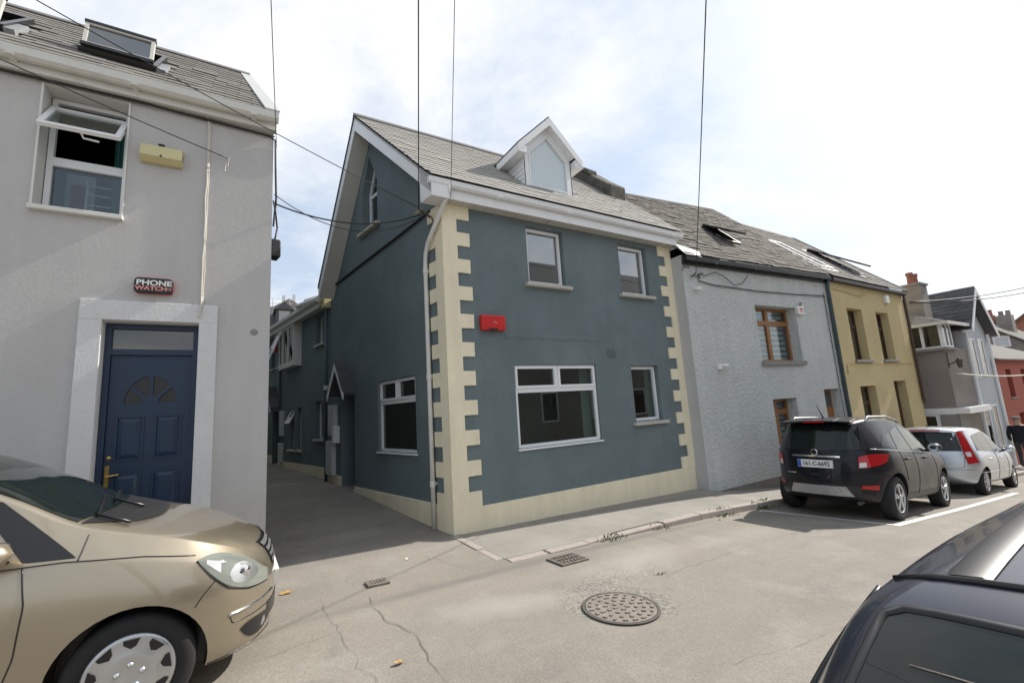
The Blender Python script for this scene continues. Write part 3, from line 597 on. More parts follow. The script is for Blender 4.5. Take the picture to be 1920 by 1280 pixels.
for sgn in (-1, 1):
    z = zb_ - 0.02; k = 0
    while z < 5.08:
        yb = 6.0 + (z + 0.04 - 3.66) / 0.943 + 0.05; ze = z + 0.105
        m = MB()
        if yb > DF: m.hexa([(DX + sgn * (DHW - 0.02), DF, z), (DX + sgn * (DHW + 0.006), DF, z), (DX + sgn * (DHW + 0.006), yb + 0.1, z), (DX + sgn * (DHW - 0.02), yb + 0.1, z), (DX + sgn * (DHW - 0.02), DF, ze), (DX + sgn * (DHW - 0.004), DF, ze), (DX + sgn * (DHW - 0.004), yb + 0.1, ze), (DX + sgn * (DHW - 0.02), yb + 0.1, ze)])
        if m.v: m.build('cladding_board', 'upvc', do)
        z = ze + 0.002
sx_ = (AZ - EZ) / RW
m = MB()
for sgn in (-1, 1):
    yA = 6.0 + (AZ + 0.03 - 3.66) / 0.943; yE = 6.0 + (EZ - 3.66) / 0.943
    P = [(DX, YO, AZ + 0.03), (DX + sgn * RW, YO, EZ + 0.03), (DX + sgn * RW, yE + 0.08, EZ + 0.03), (DX, yA + 0.08, AZ + 0.03)]
    m.hexa([(q[0], q[1], q[2] - 0.03) for q in P] + P)
dr = m.build('roof', 'slate_dark', do)
m = MB()
for sgn in (-1, 1):
    A = [(DX, YO - 0.02, AZ - 0.005), (DX + sgn * RW, YO - 0.02, EZ - 0.005), (DX + sgn * RW, YO - 0.02, EZ - 0.16), (DX, YO - 0.02, AZ - 0.18)]
    m.hexa(A + [(q[0], q[1] + 0.022, q[2]) for q in A])
    # boxed eave return and soffit
    yE = 6.0 + (EZ - 0.12 - 3.66) / 0.943
    xo, xi = DX + sgn * RW, DX + sgn * (DHW + 0.008)
    m.hexa([(xo, YO, EZ - 0.16), (xi, YO, EZ - 0.16), (xi, yE, EZ - 0.16), (xo, yE, EZ - 0.16), (xo, YO, EZ - 0.01), (xi, YO, EZ - 0.01), (xi, yE, EZ - 0.01), (xo, yE, EZ - 0.01)])
m.build('barge_board', 'upvc', do)
m = MB()
for sgn in (-1, 1):
    A = [(DX, YO, AZ - 0.17), (DX + sgn * DHW, YO, AZ - 0.17 - DHW * sx_), (DX + sgn * DHW, DF, AZ - 0.17 - DHW * sx_), (DX, DF, AZ - 0.17)]
    m.hexa(A + [(q[0], q[1], q[2] + 0.02) for q in A])
m.build('soffit', 'upvc', do)
# lead flashing by the dormer's foot
m = MB(); m.add([(DX - DHW - 0.12, DF - 0.05, rzf(DF - 0.05) + 0.035), (DX + DHW + 0.12, DF - 0.05, rzf(DF - 0.05) + 0.035), (DX + DHW + 0.12, DF + 0.02, rzf(DF + 0.02) + 0.045), (DX - DHW - 0.12, DF + 0.02, rzf(DF + 0.02) + 0.045)], [(0, 1, 2, 3)])
m.build('flashing', 'lead', do)
# chimney stub on the party wall
m = MB(); cr2 = random.Random(6)
pr_ = [(7.46, 4.9), (7.44, 5.42), (7.54, 5.50), (7.9, 5.82), (8.25, 6.16), (8.6, 6.46), (8.95, 6.46), (9.3, 6.1), (9.3, 5.4)]
m.prism(pr_, 7.72, 8.28, lambda a, d_, c: (d_, a, c))
ch = m.build('chimney', 'chimney_dark', house, bevel=0.05)
m = MB(); m.prism([(8.1, 6.0), (8.5, 6.36), (8.5, 6.47), (8.1, 6.14)], 7.66, 7.98, lambda a, d_, c: (d_, a, c)); m.build('chimney_cap', 'chimney_dark', ch, bevel=0.03)
# alley door with its little pitched canopy, meter boxes, post box, wall pipe
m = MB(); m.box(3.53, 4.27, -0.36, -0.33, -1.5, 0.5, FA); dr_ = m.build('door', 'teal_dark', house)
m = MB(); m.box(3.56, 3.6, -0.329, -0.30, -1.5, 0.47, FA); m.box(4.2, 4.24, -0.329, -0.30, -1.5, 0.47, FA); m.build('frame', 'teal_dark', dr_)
m = MB(); m.box(3.5, 4.3, -0.35, 0.05, -1.6, -1.44, FA); m.build('step', 'pave', dr_, bevel=0.01)
def canopy(F, sc_, z, hw, hh, proj, parent):
    m = MB()
    for sg in (-1, 1):
        P = [F(sc_, 0, z + hh), F(sc_ + sg * hw, 0, z), F(sc_ + sg * hw, proj, z), F(sc_, proj, z + hh)]
        m.hexa(P + [(p[0], p[1], p[2] + 0.05) for p in P])
    o = m.build('canopy', 'slate_dark', parent)
    m = MB()
    for sg in (-1, 1):
        P = [F(sc_, proj, z + hh + 0.03), F(sc_ + sg * hw, proj, z + 0.03), F(sc_ + sg * hw, proj, z - 0.10), F(sc_, proj, z + hh - 0.11)]
        m.hexa(P + [F(sc_ + (0 if i in (0, 3) else sg * hw), proj + 0.02, p[2]) for i, p in enumerate(P)])
    m.build('barge_board', 'upvc', o)
    m = MB()
    for sg in (-1, 1):
        for r_ in range(4):
            q0, q1 = r_ / 4, (r_ + 1) / 4 + 0.04
            P = [F(sc_ + sg * hw * (1 - q0), 0.0, z + hh * q0 + 0.062), F(sc_ + sg * hw * (1 - q0), proj + 0.02, z + hh * q0 + 0.062), F(sc_ + sg * hw * (1 - min(q1, 1)), proj + 0.02, z + hh * min(q1, 1) + 0.052), F(sc_ + sg * hw * (1 - min(q1, 1)), 0, z + hh * min(q1, 1) + 0.052)]
            m.hexa([(p[0], p[1], p[2] - 0.012) for p in P] + P)
    m.build('tile_course', 'slate_dark', o)
    return o
canopy(FA, 3.93, 0.52, 0.46, 0.68, 0.26, house)
for (s0, s1, z0, z1) in ((4.45, 4.80, -0.35, 0.35), (4.55, 4.95, -1.2, -0.45)):
    m = MB(); m.box(s0, s1, 0.0, 0.10, z0, z1, FA); bx_ = m.build('meter_box', 'meter_box', house, bevel=0.015)
    m = MB(); m.box(s0 + 0.03, s1 - 0.03, 0.1, 0.112, z0 + 0.03, z1 - 0.03, FA); m.build('door', 'meter_box', bx_, bevel=0.01)
m = MB(); m.box(4.33, 4.48, 0.0, 0.14, -0.5, -0.12, FA); m.build('letter_box', 'white_plastic', house, bevel=0.02)
m = MB(); m.tube([FA(5.0, 0.07, 3.1), FA(5.0, 0.07, -1.36)], 0.035, 10); dpo = m.build('downpipe', 'teal_pipe', house, smooth=True)
m = MB(); m.tube([FA(5.0, 0.07, 0.72), FA(5.0, 0.07, 0.82)], 0.055, 10); m.build('pipe_collar', 'upvc_old', dpo)
m = MB(); m.box(4.86, 5.12, 0.0, 0.17, 2.68, 3.06, FA); m.build('hopper_box', 'cream_box', house, bevel=0.01)
# vent grille, horizontal cable run on the gable
m = MB(); m.box(3.33, 3.54, 0.0, 0.012, 0.88, 1.04, FF)
for k in range(5): m.box(3.345, 3.525, 0.012, 0.022, 0.895 + k * 0.029, 0.91 + k * 0.029, FF)
m.build('vent', 'teal', house)
m = MB(); m.tube([FA(0.30, 0.03, 3.36), FA(1.5, 0.025, 3.30), FA(3.0, 0.025, 3.24), FA(4.85, 0.025, 3.14)], 0.022, 6); m.build('cable_run', 'cable', house)

# ------------------------------------------------------------------ terrace along the alley
ter = thing('alley_terrace_house', 'low teal terrace house deep in the alley behind the corner house', 'house', FA(9, 0, -1.2))
FT = lambda s_, d_, z: FA(s_, d_ - 0.03, z)
th = [(rect(5.45, 5.95, 1.92, 2.66), 0.14), (rect(5.45, 6.0, -0.42, 0.50), 0.14), (rect(7.1, 7.5, -0.72, 0.40), 0.14), (rect(7.75, 8.15, -0.72, 0.38), 0.14), (rect(9.0, 9.45, 1.75, 2.55), 0.14), (rect(9.8, 10.2, 1.75, 2.55), 0.14), (rect(9.25, 9.95, -1.25, 0.38), 0.3), (rect(10.6, 11.3, -0.6, 0.4), 0.14)]
wall_mesh(FT, [(5.05, -1.9), (18, -1.5), (18, 2.85), (5.05, 2.85)], th).build('wall', 'teal', ter)
m = MB(); m.box(5.05, 9.25, -0.01, 0.02, -1.9, -1.08, FT); m.box(9.95, 18, -0.01, 0.02, -1.9, -0.95, FT); m.build('plinth', 'cream', ter)
for (s0, s1, z0, z1, sl2) in ((5.45, 5.95, 1.92, 2.66, 1), (5.45, 6.0, -0.42, 0.50, 1), (7.1, 7.5, -0.72, 0.40, 1), (9.0, 9.45, 1.75, 2.55, 1), (9.8, 10.2, 1.75, 2.55, 1), (10.6, 11.3, -0.6, 0.4, 1)):
    window(ter, FT, s0, s1, z0, z1, 0.10, wd=0.045, glass='glass', sill=(0.07, 0.06, 0.05))
wo_ = window(ter, FT, 7.75, 8.15, -0.72, 0.38, 0.10, wd=0.045, cells=[(0, 1, 0, 0.6), (0, 1, 0.6, 1)], glass='glass', sill=(0.07, 0.06, 0.05))
def tilted_sash(F, s0, s1, ztop, hgt, dep, ang, parent, mat='upvc', glass='glass_clear', wd=0.05):
    """top-hung sash swung outwards by ang degrees"""
    def G(s_, q, c):      # q thickness out of the sash, c measured down from the hinge
        a = R(ang); return F(s_, -dep + c * math.sin(a) + q * math.cos(a), ztop - c * math.cos(a) + q * math.sin(a))
    m = MB(); ring(m, G, s0, s1, 0, hgt, wd, 0, 0.045); o = m.build('opening_sash', mat, parent)
    m = MB(); m.box(s0 + wd * 0.9, s1 - wd * 0.9, 0.015, 0.027, wd * 0.9, hgt - wd * 0.9, G); m.build('sash_pane', glass, parent); return o
tilted_sash(FT, 7.77, 8.13, 0.36, 0.42, 0.08, 28, wo_, glass='glass')
m = MB(); m.box(9.25, 9.95, -0.31, -0.28, -1.25, 0.38, FT); m.build('door', 'wood_dark', ter)
canopy(FT, 9.6, 0.45, 0.44, 0.66, 0.26, ter)
# oriel bay window
m = MB(); s0, s1, z0, z1, pj = 7.15, 8.55, 1.55, 2.72, 0.22
m.box(s0, s1, 0.0, pj, z0, z0 + 0.14, FT); m.box(s0, s1, 0.0, pj, z1 - 0.08, z1 + 0.1, FT)
for s_ in (s0, s0 + 0.48, s0 + 0.98, s1 - 0.06): m.box(s_, s_ + 0.06, pj - 0.06, pj, z0 + 0.14, z1 - 0.08, FT)
m.box(s0, s0 + 0.05, 0.0, pj - 0.06, z0 + 0.14, z1 - 0.08, FT); m.box(s1 - 0.05, s1, 0, pj - 0.06, z0 + 0.14, z1 - 0.08, FT)
ori = m.build('oriel_window', 'upvc_old', ter)
for k in range(3):
    m = MB(); m.box(s0 + 0.06 + k * 0.49, s0 + 0.52 + k * 0.49, pj - 0.04, pj - 0.028, z0 + 0.14, z1 - 0.08, FT); m.build('pane', 'glass', ori)
tilted_sash(FT, s0 + 1.0, s1 - 0.03, z1 - 0.08, 0.92, -pj - 0.005, 22, ori, glass='glass')
m = MB(); m.box(5.05, 18, 0.0, 0.24, 2.76, 2.80, FT); m.box(5.05, 18, 0.24, 0.26, 2.70, 2.92, FT); m.box(5.05, 18, 0.26, 0.36, 2.84, 2.93, FT); m.build('gutter', 'upvc_old', ter)
m = MB(); P = [FT(5.05, 0.28, 2.93), FT(18, 0.28, 2.93), FT(18, -2.6, 5.0), FT(5.05, -2.6, 5.0)]; m.hexa([(p[0], p[1], p[2] - 0.06) for p in P] + P)
P2 = [FT(5.05, -2.6, 5.0), FT(18, -2.6, 5.0), FT(18, -5.2, 2.9), FT(5.05, -5.2, 2.9)]; m.hexa([(p[0], p[1], p[2] - 0.06) for p in P2] + P2); m.build('roof', 'slate_dark', ter)
for (s0, s1, z0, z1) in ((8.65, 8.85, -0.35, 0.38), (8.7, 8.95, -1.1, -0.55)):
    m = MB(); m.box(s0, s1, 0.0, 0.10, z0, z1, FT); m.build('meter_box', 'meter_box', ter, bevel=0.01)
m = MB(); m.tube([FT(9.0, 0.05, 2.7), FT(9.0, 0.05, -1.0)], 0.03, 8); m.build('downpipe', 'teal_pipe', ter)
m = MB(); m.tube([FT(4.95, 0.30, 2.88), FT(6.3, 0.36, 2.98)], 0.07, 10); m.tube([FT(5.05, 0.22, 2.98), FT(5.9, 0.30, 3.05)], 0.04, 8); m.build('old_gutter_end', 'upvc_old', ter)
al = MB(); al.box(9.55, 9.72, 0.0, 0.08, 2.25, 2.50, FT); tag(al.build('alarm_box', 'red_plastic', bevel=0.01), 'small red alarm box high on the alley terrace wall', 'alarm box')

# ------------------------------------------------------------------ far house closing the alley
far = thing('far_cream_house', 'distant cream house with slate roof and dark dormer closing the alley', 'house', (1.5, 35, 0))
m = MB(); m.box(-6, 6, 35, 43, -1.5, 6.6); m.build('wall', 'cream', far)
m = MB(); m.hexa([(-6.2, 34.7, 6.6), (6.2, 34.7, 6.6), (6.2, 43, 6.6), (-6.2, 43, 6.6), (-6.2, 38, 9.0), (6.2, 38, 9.0), (6.2, 39, 9.0), (-6.2, 39, 9.0)]); fr_ = m.build('roof', 'slate_dark', far)
m = MB(); m.box(1.9, 2.9, 34.9, 37, 7.0, 8.1); m.prism([(1.75, 8.1), (3.05, 8.1), (2.4, 8.7)], 34.8, 37.2, lambda a, d_, c: (a, d_, c)); fd_ = m.build('dormer', 'slate_dark', far)
m = MB(); m.box(2.05, 2.75, 34.86, 34.9, 7.15, 7.98); m.build('pane', 'glass', fd_)
for (x0, x1, z1) in ((2.55, 2.75, 10.3), (3.3, 3.5, 10.45)):
    m = MB(); m.box(x0, x1, 39.4, 39.7, 8.9, z1); m.build('flue', 'upvc_old', far)
m = MB(); m.prism([(1.5, 8.9), (4.5, 8.9), (3.0, 9.9)], 38.6, 40.5, lambda a, d_, c: (a, d_, c)); m.build('roof_gable', 'brown_render', far)
m = MB(); m.tube([(-3, 38.2, 9.7), (3.2, 38.2, 9.7)], 0.02, 5); m.tube([(-3, 38.2, 9.35), (3.2, 38.2, 9.35)], 0.02, 5)
for k in range(6): m.tube([(-3 + k * 1.2, 38.2, 9.0), (-3 + k * 1.2, 38.2, 9.75)], 0.02, 5)
m.build('railing', 'upvc_old', far)
# main house: party gable towards the lower neighbour
m = MB(); m.poly([(8.16, 6.0, 3.3), (8.16, 8.8, 6.2), (8.16, 11.6, 3.3)]); m.build('wall', 'smooth_grey', house)
# ------------------------------------------------------------------ grey house with the navy door
lh = thing('grey_house', 'mid grey rendered house with navy door in a white surround', 'house', (-2, 6.3, -1.66))
FL = frame((0, HY), 0); FS = frame((0.27, HY), 101, 1)
hl = [(rect(-1.96, -1.235, 2.44, 3.87), 0.30), (rect(-1.33, -0.46, -1.75, 1.235), 0.20), (rect(-5.4, -4.5, 2.44, 3.87), 0.30), (rect(-5.6, -4.3, -0.6, 0.8), 0.2)]
wall_mesh(FL, [(-9, -2.0), (0.27, -2.1), (0.27, 4.0), (-9, 4.0)], hl).build('wall', 'left_render', lh)
m = MB(); m.poly([FS(0, 0, -2), FS(4.6, 0, -1.8), FS(4.6, 0, 3.4), FS(1.7, 0, 5.9), FS(0, 0, 4.05)]); m.build('wall', 'teal_dark', lh)  # unseen side wall, dark colour chosen to cut bounce light in the alley
m = MB(); m.box(4.6, 22, -5.0, 0.0, -2.0, 7.2, FS); m.build('alley_light_blocker', 'teal_dark', lh)  # unseen block added to keep sky light out of the alley
m = MB(); m.box(-9, -8.99, -6, 0, -2, 4.0, FL); m.build('wall', 'left_render', lh)
# painted reveal of the upper window
m = MB(); r0 = rect(-1.96, -1.235, 2.44, 3.87)
m.box(-1.975, -1.955, -0.28, 0.012, 2.44, 3.87, FL); m.box(-1.24, -1.222, -0.28, 0.012, 2.44, 3.87, FL); m.box(-1.955, -1.24, -0.28, 0.004, 3.85, 3.868, FL)
wl_reveal = m.build('window_reveal', 'upvc_old', lh)
wl = window(lh, FL, -1.95, -1.245, 2.44, 3.845, 0.22, cells=[(0, 1, 0, 0.45), (0, 1, 0.45, 1)], wd=0.05, glass='glass_clear', sill=(0.06, 0.055, 0.03), sillmat='upvc_old', label='white window with its top light propped open')
# remove the fixed upper pane: the sash of the upper light stands open
for o in list(wl.children):
    if o.name.startswith('pane') and max((v.co.z for v in o.data.vertices)) > 3.5: bpy.data.objects.remove(o)
tilted_sash(FL, -1.935, -1.26, 3.68, 0.54, 0.20, 41, wl)
m = MB(); m.tube([FL(-1.60, 0.13, 3.30), FL(-1.58, 0.10, 3.25), FL(-1.45, 0.11, 3.235)], 0.012, 6); m.build('handle', 'white_plastic', wl)
# room behind it, with a clothes airer and a curtain
m = MB(); m.box(-2.3, -0.9, -2.2, -0.31, 2.3, 3.95, FL); rm = m.build('room', 'shade_black', lh)
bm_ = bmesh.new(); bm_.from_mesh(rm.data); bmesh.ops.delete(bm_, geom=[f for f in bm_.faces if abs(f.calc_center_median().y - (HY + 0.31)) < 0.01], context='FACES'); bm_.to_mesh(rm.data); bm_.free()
m = MB(); pts = []
for k in range(15): pts.append((-1.42 + k * 0.02, -0.42 - 0.03 * (k % 2)))
for a, b in zip(pts[:-1], pts[1:]): m.add([FL(a[0], a[1], 2.4), FL(b[0], b[1], 2.4), FL(b[0], b[1], 3.8), FL(a[0], a[1], 3.8)], [(0, 1, 2, 3)])
tag(m.build('curtain', 'curtain'), 'teal curtain hanging behind the open upper window of the grey house', 'curtain')
m = MB()
for z in (2.55, 2.72, 2.85, 2.96): m.tube([FL(-1.66, -0.5, z), FL(-1.2, -0.5, z)], 0.008, 5)
m.tube([FL(-1.66, -0.5, 2.4), FL(-1.66, -0.5, 3.02)], 0.01, 6); m.tube([FL(-1.66, -0.75, 2.4), FL(-1.66, -0.75, 3.02)], 0.01, 6); m.tube([FL(-1.66, -0.5, 3.02), FL(-1.66, -0.75, 3.02)], 0.01, 6)
m.tube([FL(-1.6 + 0.09 * k, -0.49, 2.55 + 0.06 * (k % 2)) for k in range(6)], 0.008, 5)
tag(m.build('clothes_airer', 'wire_white'), 'white wire clothes airer standing inside the upper window of the grey house', 'clothes airer')
m = MB(); m.box(-1.95, -1.68, -0.9, -0.88, 2.4, 3.25, FL); tag(m.build('hanging_cloth', 'cloth_white'), 'pale cloth hanging inside the upper window beside the airer', 'cloth')
m = MB(); m.box(-1.89, -1.77, -0.86, -0.84, 2.75, 3.1, FL); tag(m.build('hanging_cloth', 'cloth_red'), 'dark red cloth hanging inside the upper window on the pale cloth', 'cloth')
# door surround, frame, leaf
m = MB(); zT = 1.455
def wob(a): return a + random.uniform(-0.006, 0.006)
for (s0, s1, z0, z1) in ((-1.515, -1.325, -1.8, 1.235), (-0.465, -0.285, -1.8, 1.235), (-1.515, -0.285, 1.235, zT)): m.box(s0, s1, -0.002, 0.03, z0, z1, FL)
m.box(-1.332, -1.322, -0.19, 0.0, -1.8, 1.235, FL); m.box(-0.468, -0.458, -0.19, 0.0, -1.8, 1.235, FL); m.box(-1.322, -0.468, -0.19, 0.0, 1.225, 1.236, FL)
m.build('door_surround', 'white_render', lh, bevel=0.008)
m = MB(); D0 = -0.20
m.box(-1.32, -1.265, D0, D0 + 0.07, -1.7, 1.222, FL); m.box(-0.525, -0.47, D0, D0 + 0.07, -1.7, 1.222, FL); m.box(-1.265, -0.525, D0, D0 + 0.07, 1.165, 1.222, FL); m.box(-1.265, -0.525, D0, D0 + 0.07, 0.87, 0.935, FL)
door = m.build('door', 'navy_door', lh); door['label'] = 'scuffed navy panelled door with a fan light'
m = MB(); m.box(-1.265, -0.525, D0 + 0.02, D0 + 0.03, 0.935, 1.165, FL); m.build('transom_pane', 'glass_low', door)
lx0, lx1, lzb, lzt = -1.262, -0.528, -1.66, 0.867
xm = (lx0 + lx1) / 2
# leaf with a semicircular fan light: slab with opening, spokes, raised panels
fan = [(xm + 0.235 * math.cos(a), 0.33 + 0.30 * math.sin(a)) for a in [math.pi * k / 14 for k in range(15)]]
leafm = wall_mesh(lambda s_, d_, z: FL(s_, D0 + 0.035 + d_, z), [(lx0, lzb), (lx1, lzb), (lx1, lzt), (lx0, lzt)], [(fan, 0.02)])
leafm.box(lx0, lx1, D0 - 0.01, D0 + 0.0, lzb, lzt, FL); leaf = leafm.build('leaf', 'navy_door', door)
m = MB(); m.prism(fan, D0 + 0.012, D0 + 0.018, FL); m.build('fan_pane', 'black_trim', door)
m = MB()
for a in (math.pi * 0.22, math.pi * 0.5, math.pi * 0.78):
    c_, s__ = math.cos(a), math.sin(a); px, pz = -s__ * 0.016, c_ * 0.016
    P = [(xm + 0.06 * c_ + px, 0.33 + 0.06 * s__ + pz), (xm + 0.06 * c_ - px, 0.33 + 0.06 * s__ - pz), (xm + 0.235 * c_ - px, 0.33 + 0.30 * s__ - pz), (xm + 0.235 * c_ + px, 0.33 + 0.30 * s__ + pz)]
    m.prism(P, D0 + 0.018, D0 + 0.038, FL)
m.prism([(xm + 0.075 * math.cos(k * math.pi / 8), 0.33 + 0.085 * math.sin(k * math.pi / 8)) for k in range(9)], D0 + 0.018, D0 + 0.04, FL)
m.build('fan_bar', 'navy_door', door)
def panel(s0, s1, z0, z1):
    m = MB(); F2 = lambda s_, d_, z: FL(s_, D0 + 0.035 + d_, z)
    ring(m, F2, s0, s1, z0, z1, 0.02, 0.0005, 0.012)
    A = [(s0 + 0.02, z0 + 0.02), (s1 - 0.02, z0 + 0.02), (s1 - 0.02, z1 - 0.02), (s0 + 0.02, z1 - 0.02)]; B = [(s0 + 0.065, z0 + 0.065), (s1 - 0.065, z0 + 0.065), (s1 - 0.065, z1 - 0.065), (s0 + 0.065, z1 - 0.065)]
    m.add([F2(a, 0.0008, c) for a, c in A] + [F2(a, 0.014, c) for a, c in B], [(4, 5, 6, 7)] + [(i, (i + 1) % 4, 4 + (i + 1) % 4, 4 + i) for i in range(4)])
    m.build('panel', 'navy_door', door)
for (z0, z1) in ((-0.29, 0.19), (-0.93, -0.42), (-1.55, -1.10)):
    panel(lx0 + 0.075, xm - 0.045, z0, z1); panel(xm + 0.045, lx1 - 0.075, z0, z1)
m = MB(); F2 = lambda s_, d_, z: FL(s_, D0 + 0.035 + d_, z)
m.box(lx0 + 0.015, lx0 + 0.05, 0.0, 0.01, -0.62, -0.33, F2); m.tube([F2(lx0 + 0.033, 0.01, -0.44), F2(lx0 + 0.033, 0.045, -0.44), F2(lx0 + 0.14, 0.05, -0.43)], 0.009, 8)
m.lathe([(0.0, 0.014), (0.02, 0.012), (0.022, 0.0)], lambda a, b, c: F2(lx0 + 0.04 + a, c, -0.25 + b), 14); m.build('handle', 'brass', door)
m = MB(); m.box(xm - 0.15, xm + 0.13, 0.0, 0.012, -1.06, -0.985, F2); m.build('letter_plate', 'brass', door)
m = MB(); m.box(xm - 0.07, xm + 0.06, 0.012, 0.016, -1.035, -1.01, F2); m.build('letter_flap', 'lead', door)
m = MB(); m.box(-1.4, -0.4, -0.19, 0.12, -1.78, -1.67, FL); m.build('door_step', 'pave', lh, bevel=0.015)
window(lh, FL, -5.4, -4.5, 2.44, 3.87, 0.22, wd=0.05, sill=(0.06, 0.055, 0.03)); window(lh, FL, -5.6, -4.3, -0.6, 0.8, 0.15, wd=0.05, sill=(0.06, 0.055, 0.03))
# eaves
m = MB(); m.box(-9, 0.30, 0.0, 0.10, 3.90, 4.05, FL); m.build('fascia', 'upvc_old', lh, bevel=0.006)
gp2 = [(0.105, 4.09), (0.105, 4.0), (0.13, 3.975), (0.18, 3.975), (0.215, 4.005), (0.225, 4.09), (0.213, 4.09), (0.203, 4.01), (0.175, 3.988), (0.135, 3.988), (0.118, 4.005), (0.118, 4.09)]
m = MB(); n = len(gp2); a = [FL(-9, p[0], p[1]) for p in gp2]; b = [FL(0.315, p[0], p[1]) for p in gp2]
m.add(a + b, [(i, (i + 1) % n, n + (i + 1) % n, n + i) for i in range(n)] + [tuple(range(n))[::-1], tuple(range(n, 2 * n))])
for k in (-5.2, -3.7, -2.2, -1.2, 0.0): m.box(k, k + 0.06, 0.10, 0.232, 3.968, 3.978, FL)
m.build('gutter', 'upvc_old', lh)
LE, LEZ, LR_, LRZ = 6.12, 4.09, 8.0, 5.93
def lvx(y): return 0.33 - 0.1944 * (y - 6.12)
m = MB()
for t_ in (0, -0.06): m.add([(-9, LE, LEZ + t_), (lvx(LE), LE, LEZ + t_), (lvx(LR_), LR_, LRZ + t_), (-9, LR_, LRZ + t_), (lvx(12), 12, 2.1 + t_), (-9, 12, 2.1 + t_)], [(0, 1, 2, 3), (3, 2, 4, 5)])
lroof = m.build('roof', 'slate_dark', lh)
sl2 = math.hypot(LR_ - LE, LRZ - LEZ); u2 = ((LR_ - LE) / sl2, (LRZ - LEZ) / sl2)
SK = [(-1.74, -1.08), (-3.12, -2.42)]
def in_sky(c, low):
    return any(a - 0.03 < c.x < b + 0.03 and 6.52 < c.y < 7.35 for a, b in SK)
roof_slates(lroof, (-4.5, LE, LEZ), (1, 0, 0), (0,) + u2, 5.0, sl2, 0.30, 0.165, 'slate_left', skip=in_sky, hi=lambda b: lvx(LE + u2[0] * b) + 4.5 - 0.16, seed=21)
m = MB(); A = [(lvx(LE) - 0.17, LE - 0.02, LEZ + 0.015), (lvx(LE) + 0.0, LE - 0.02, LEZ + 0.015), (lvx(LR_), LR_, LRZ + 0.015), (lvx(LR_) - 0.15, LR_, LRZ + 0.015)]
m.hexa(A + [(p[0], p[1] - 0.012, p[2] + 0.02) for p in A]); m.build('verge', 'smooth_grey', lroof)
m = MB(); m.prism([(-0.12, -0.09), (0, 0.03), (0.12, -0.09)], -9, lvx(LR_), lambda a, d_, c: (d_, LR_ + a, LRZ + 0.03 + c)); m.build('ridge_tile', 'ridge', lroof)
def rp(x, b, h): return (x, LE + u2[0] * b - u2[1] * h, LEZ + u2[1] * b + u2[0] * h)
for i, (a, b) in enumerate(SK):
    m = MB(); ring(m, lambda s_, d_, c: rp(s_, c, d_), a - 0.04, b + 0.04, 0.58, 1.55, 0.05, 0.0, 0.09); sk = m.build('skylight', 'black_trim', lroof)
    m = MB(); m.add([rp(a, 0.62, 0.01), rp(b, 0.62, 0.01), rp(b, 1.5, 0.01), rp(a, 1.5, 0.01)], [(0, 1, 2, 3)]); m.build('shaft', 'shade_black', sk)  # flat sheet, no real shaft: shade of the opening painted black
    m = MB(); m.box(b + 0.04, b + 0.13, 0.0, 0.07, 0.55, 1.0, lambda s_, d_, c: rp(s_, c, d_)); m.build('flashing', 'lead', sk)
    an = R(76)
    def G(s_, q, c, b0=0.62): p = rp(s_, b0, 0.09); return (s_, p[1] + c * math.cos(an) - q * math.sin(an), p[2] + c * math.sin(an) + q * math.cos(an))
    m = MB(); ring(m, G, a, b, 0, 0.37, 0.035, 0.0, 0.05); m.build('sash', 'wood_brown' if False else 'soffit', sk)
    m = MB(); m.box(a - 0.01, b + 0.01, 0.0, 0.06, 0.36, 0.40, G); m.build('sash_trim', 'black_trim', sk); m = MB(); m.box(a - 0.01, b + 0.01, 0.02, 0.06, -0.03, 0.015, G); m.build('sash_trim', 'black_trim', sk)
    m = MB(); m.box(a + 0.03, b - 0.03, 0.02, 0.03, 0.03, 0.345, G); m.build('sash_pane', 'glass', sk)
# things fixed on that wall
m = MB(); m.prism([(3.14, 0.0), (3.14, 0.05), (3.19, 0.13), (3.34, 0.09), (3.37, 0.03), (3.37, 0.0)], -1.10, -0.70, lambda a, d_, c: FL(d_, c, a)); al1 = m.build('alarm_box', 'cream_box', bevel=0.006)
tag(al1, 'yellowed cream alarm box beside the open upper window of the grey house', 'alarm box')
m = MB(); m.tube([FL(-0.90, 0.118, 3.20), FL(-0.90, 0.135, 3.20)], 0.012, 8); m.build('lamp_eye', 'black_plastic', al1)
m = MB()
for k in range(3): m.box(-0.715 + 0.0, -0.699, 0.045 + 0.012 * k, 0.05 + 0.012 * k, 3.20, 3.28, FL)
m.build('slot', 'black_plastic', al1)
m = MB(); m.tube([FL(-0.94, 0.05, 3.38), FL(-0.88, 0.05, 3.38)], 0.014, 8); m.build('cable_gland', 'black_plastic', al1)
pw = thing('alarm_box', 'black rounded alarm box lettered PHONE WATCH above the navy door', 'alarm box', FL(-0.9, 0, 1.63))
def rrect(x0, x1, z0, z1, r, n=5):
    out = []
    for (cx, cz, a0) in ((x1 - r, z1 - r, 0), (x0 + r, z1 - r, 90), (x0 + r, z0 + r, 180), (x1 - r, z0 + r, 270)):
        for k in range(n + 1): a = R(a0 + 90 * k / n); out.append((cx + r * math.cos(a), cz + r * math.sin(a)))
    return out
m = MB(); m.prism(rrect(-1.073, -0.724, 1.552, 1.731, 0.04), 0.0, 0.03, FL); m.build('back_plate', 'red_plastic', pw)
m = MB(); m.prism(rrect(-1.075, -0.722, 1.55, 1.73, 0.045), 0.03, 0.075, FL); m.build('cover', 'black_plastic', pw, bevel=0.012)
MT = Matrix.Translation(FL(-0.895, 0.0765, 1.665)) @ Matrix.Rotation(R(90), 4, 'X')
textmesh('PHONE', 0.083, MT, 'white_plastic', 'lettering', pw, bold=0.0025, sx=1.15)
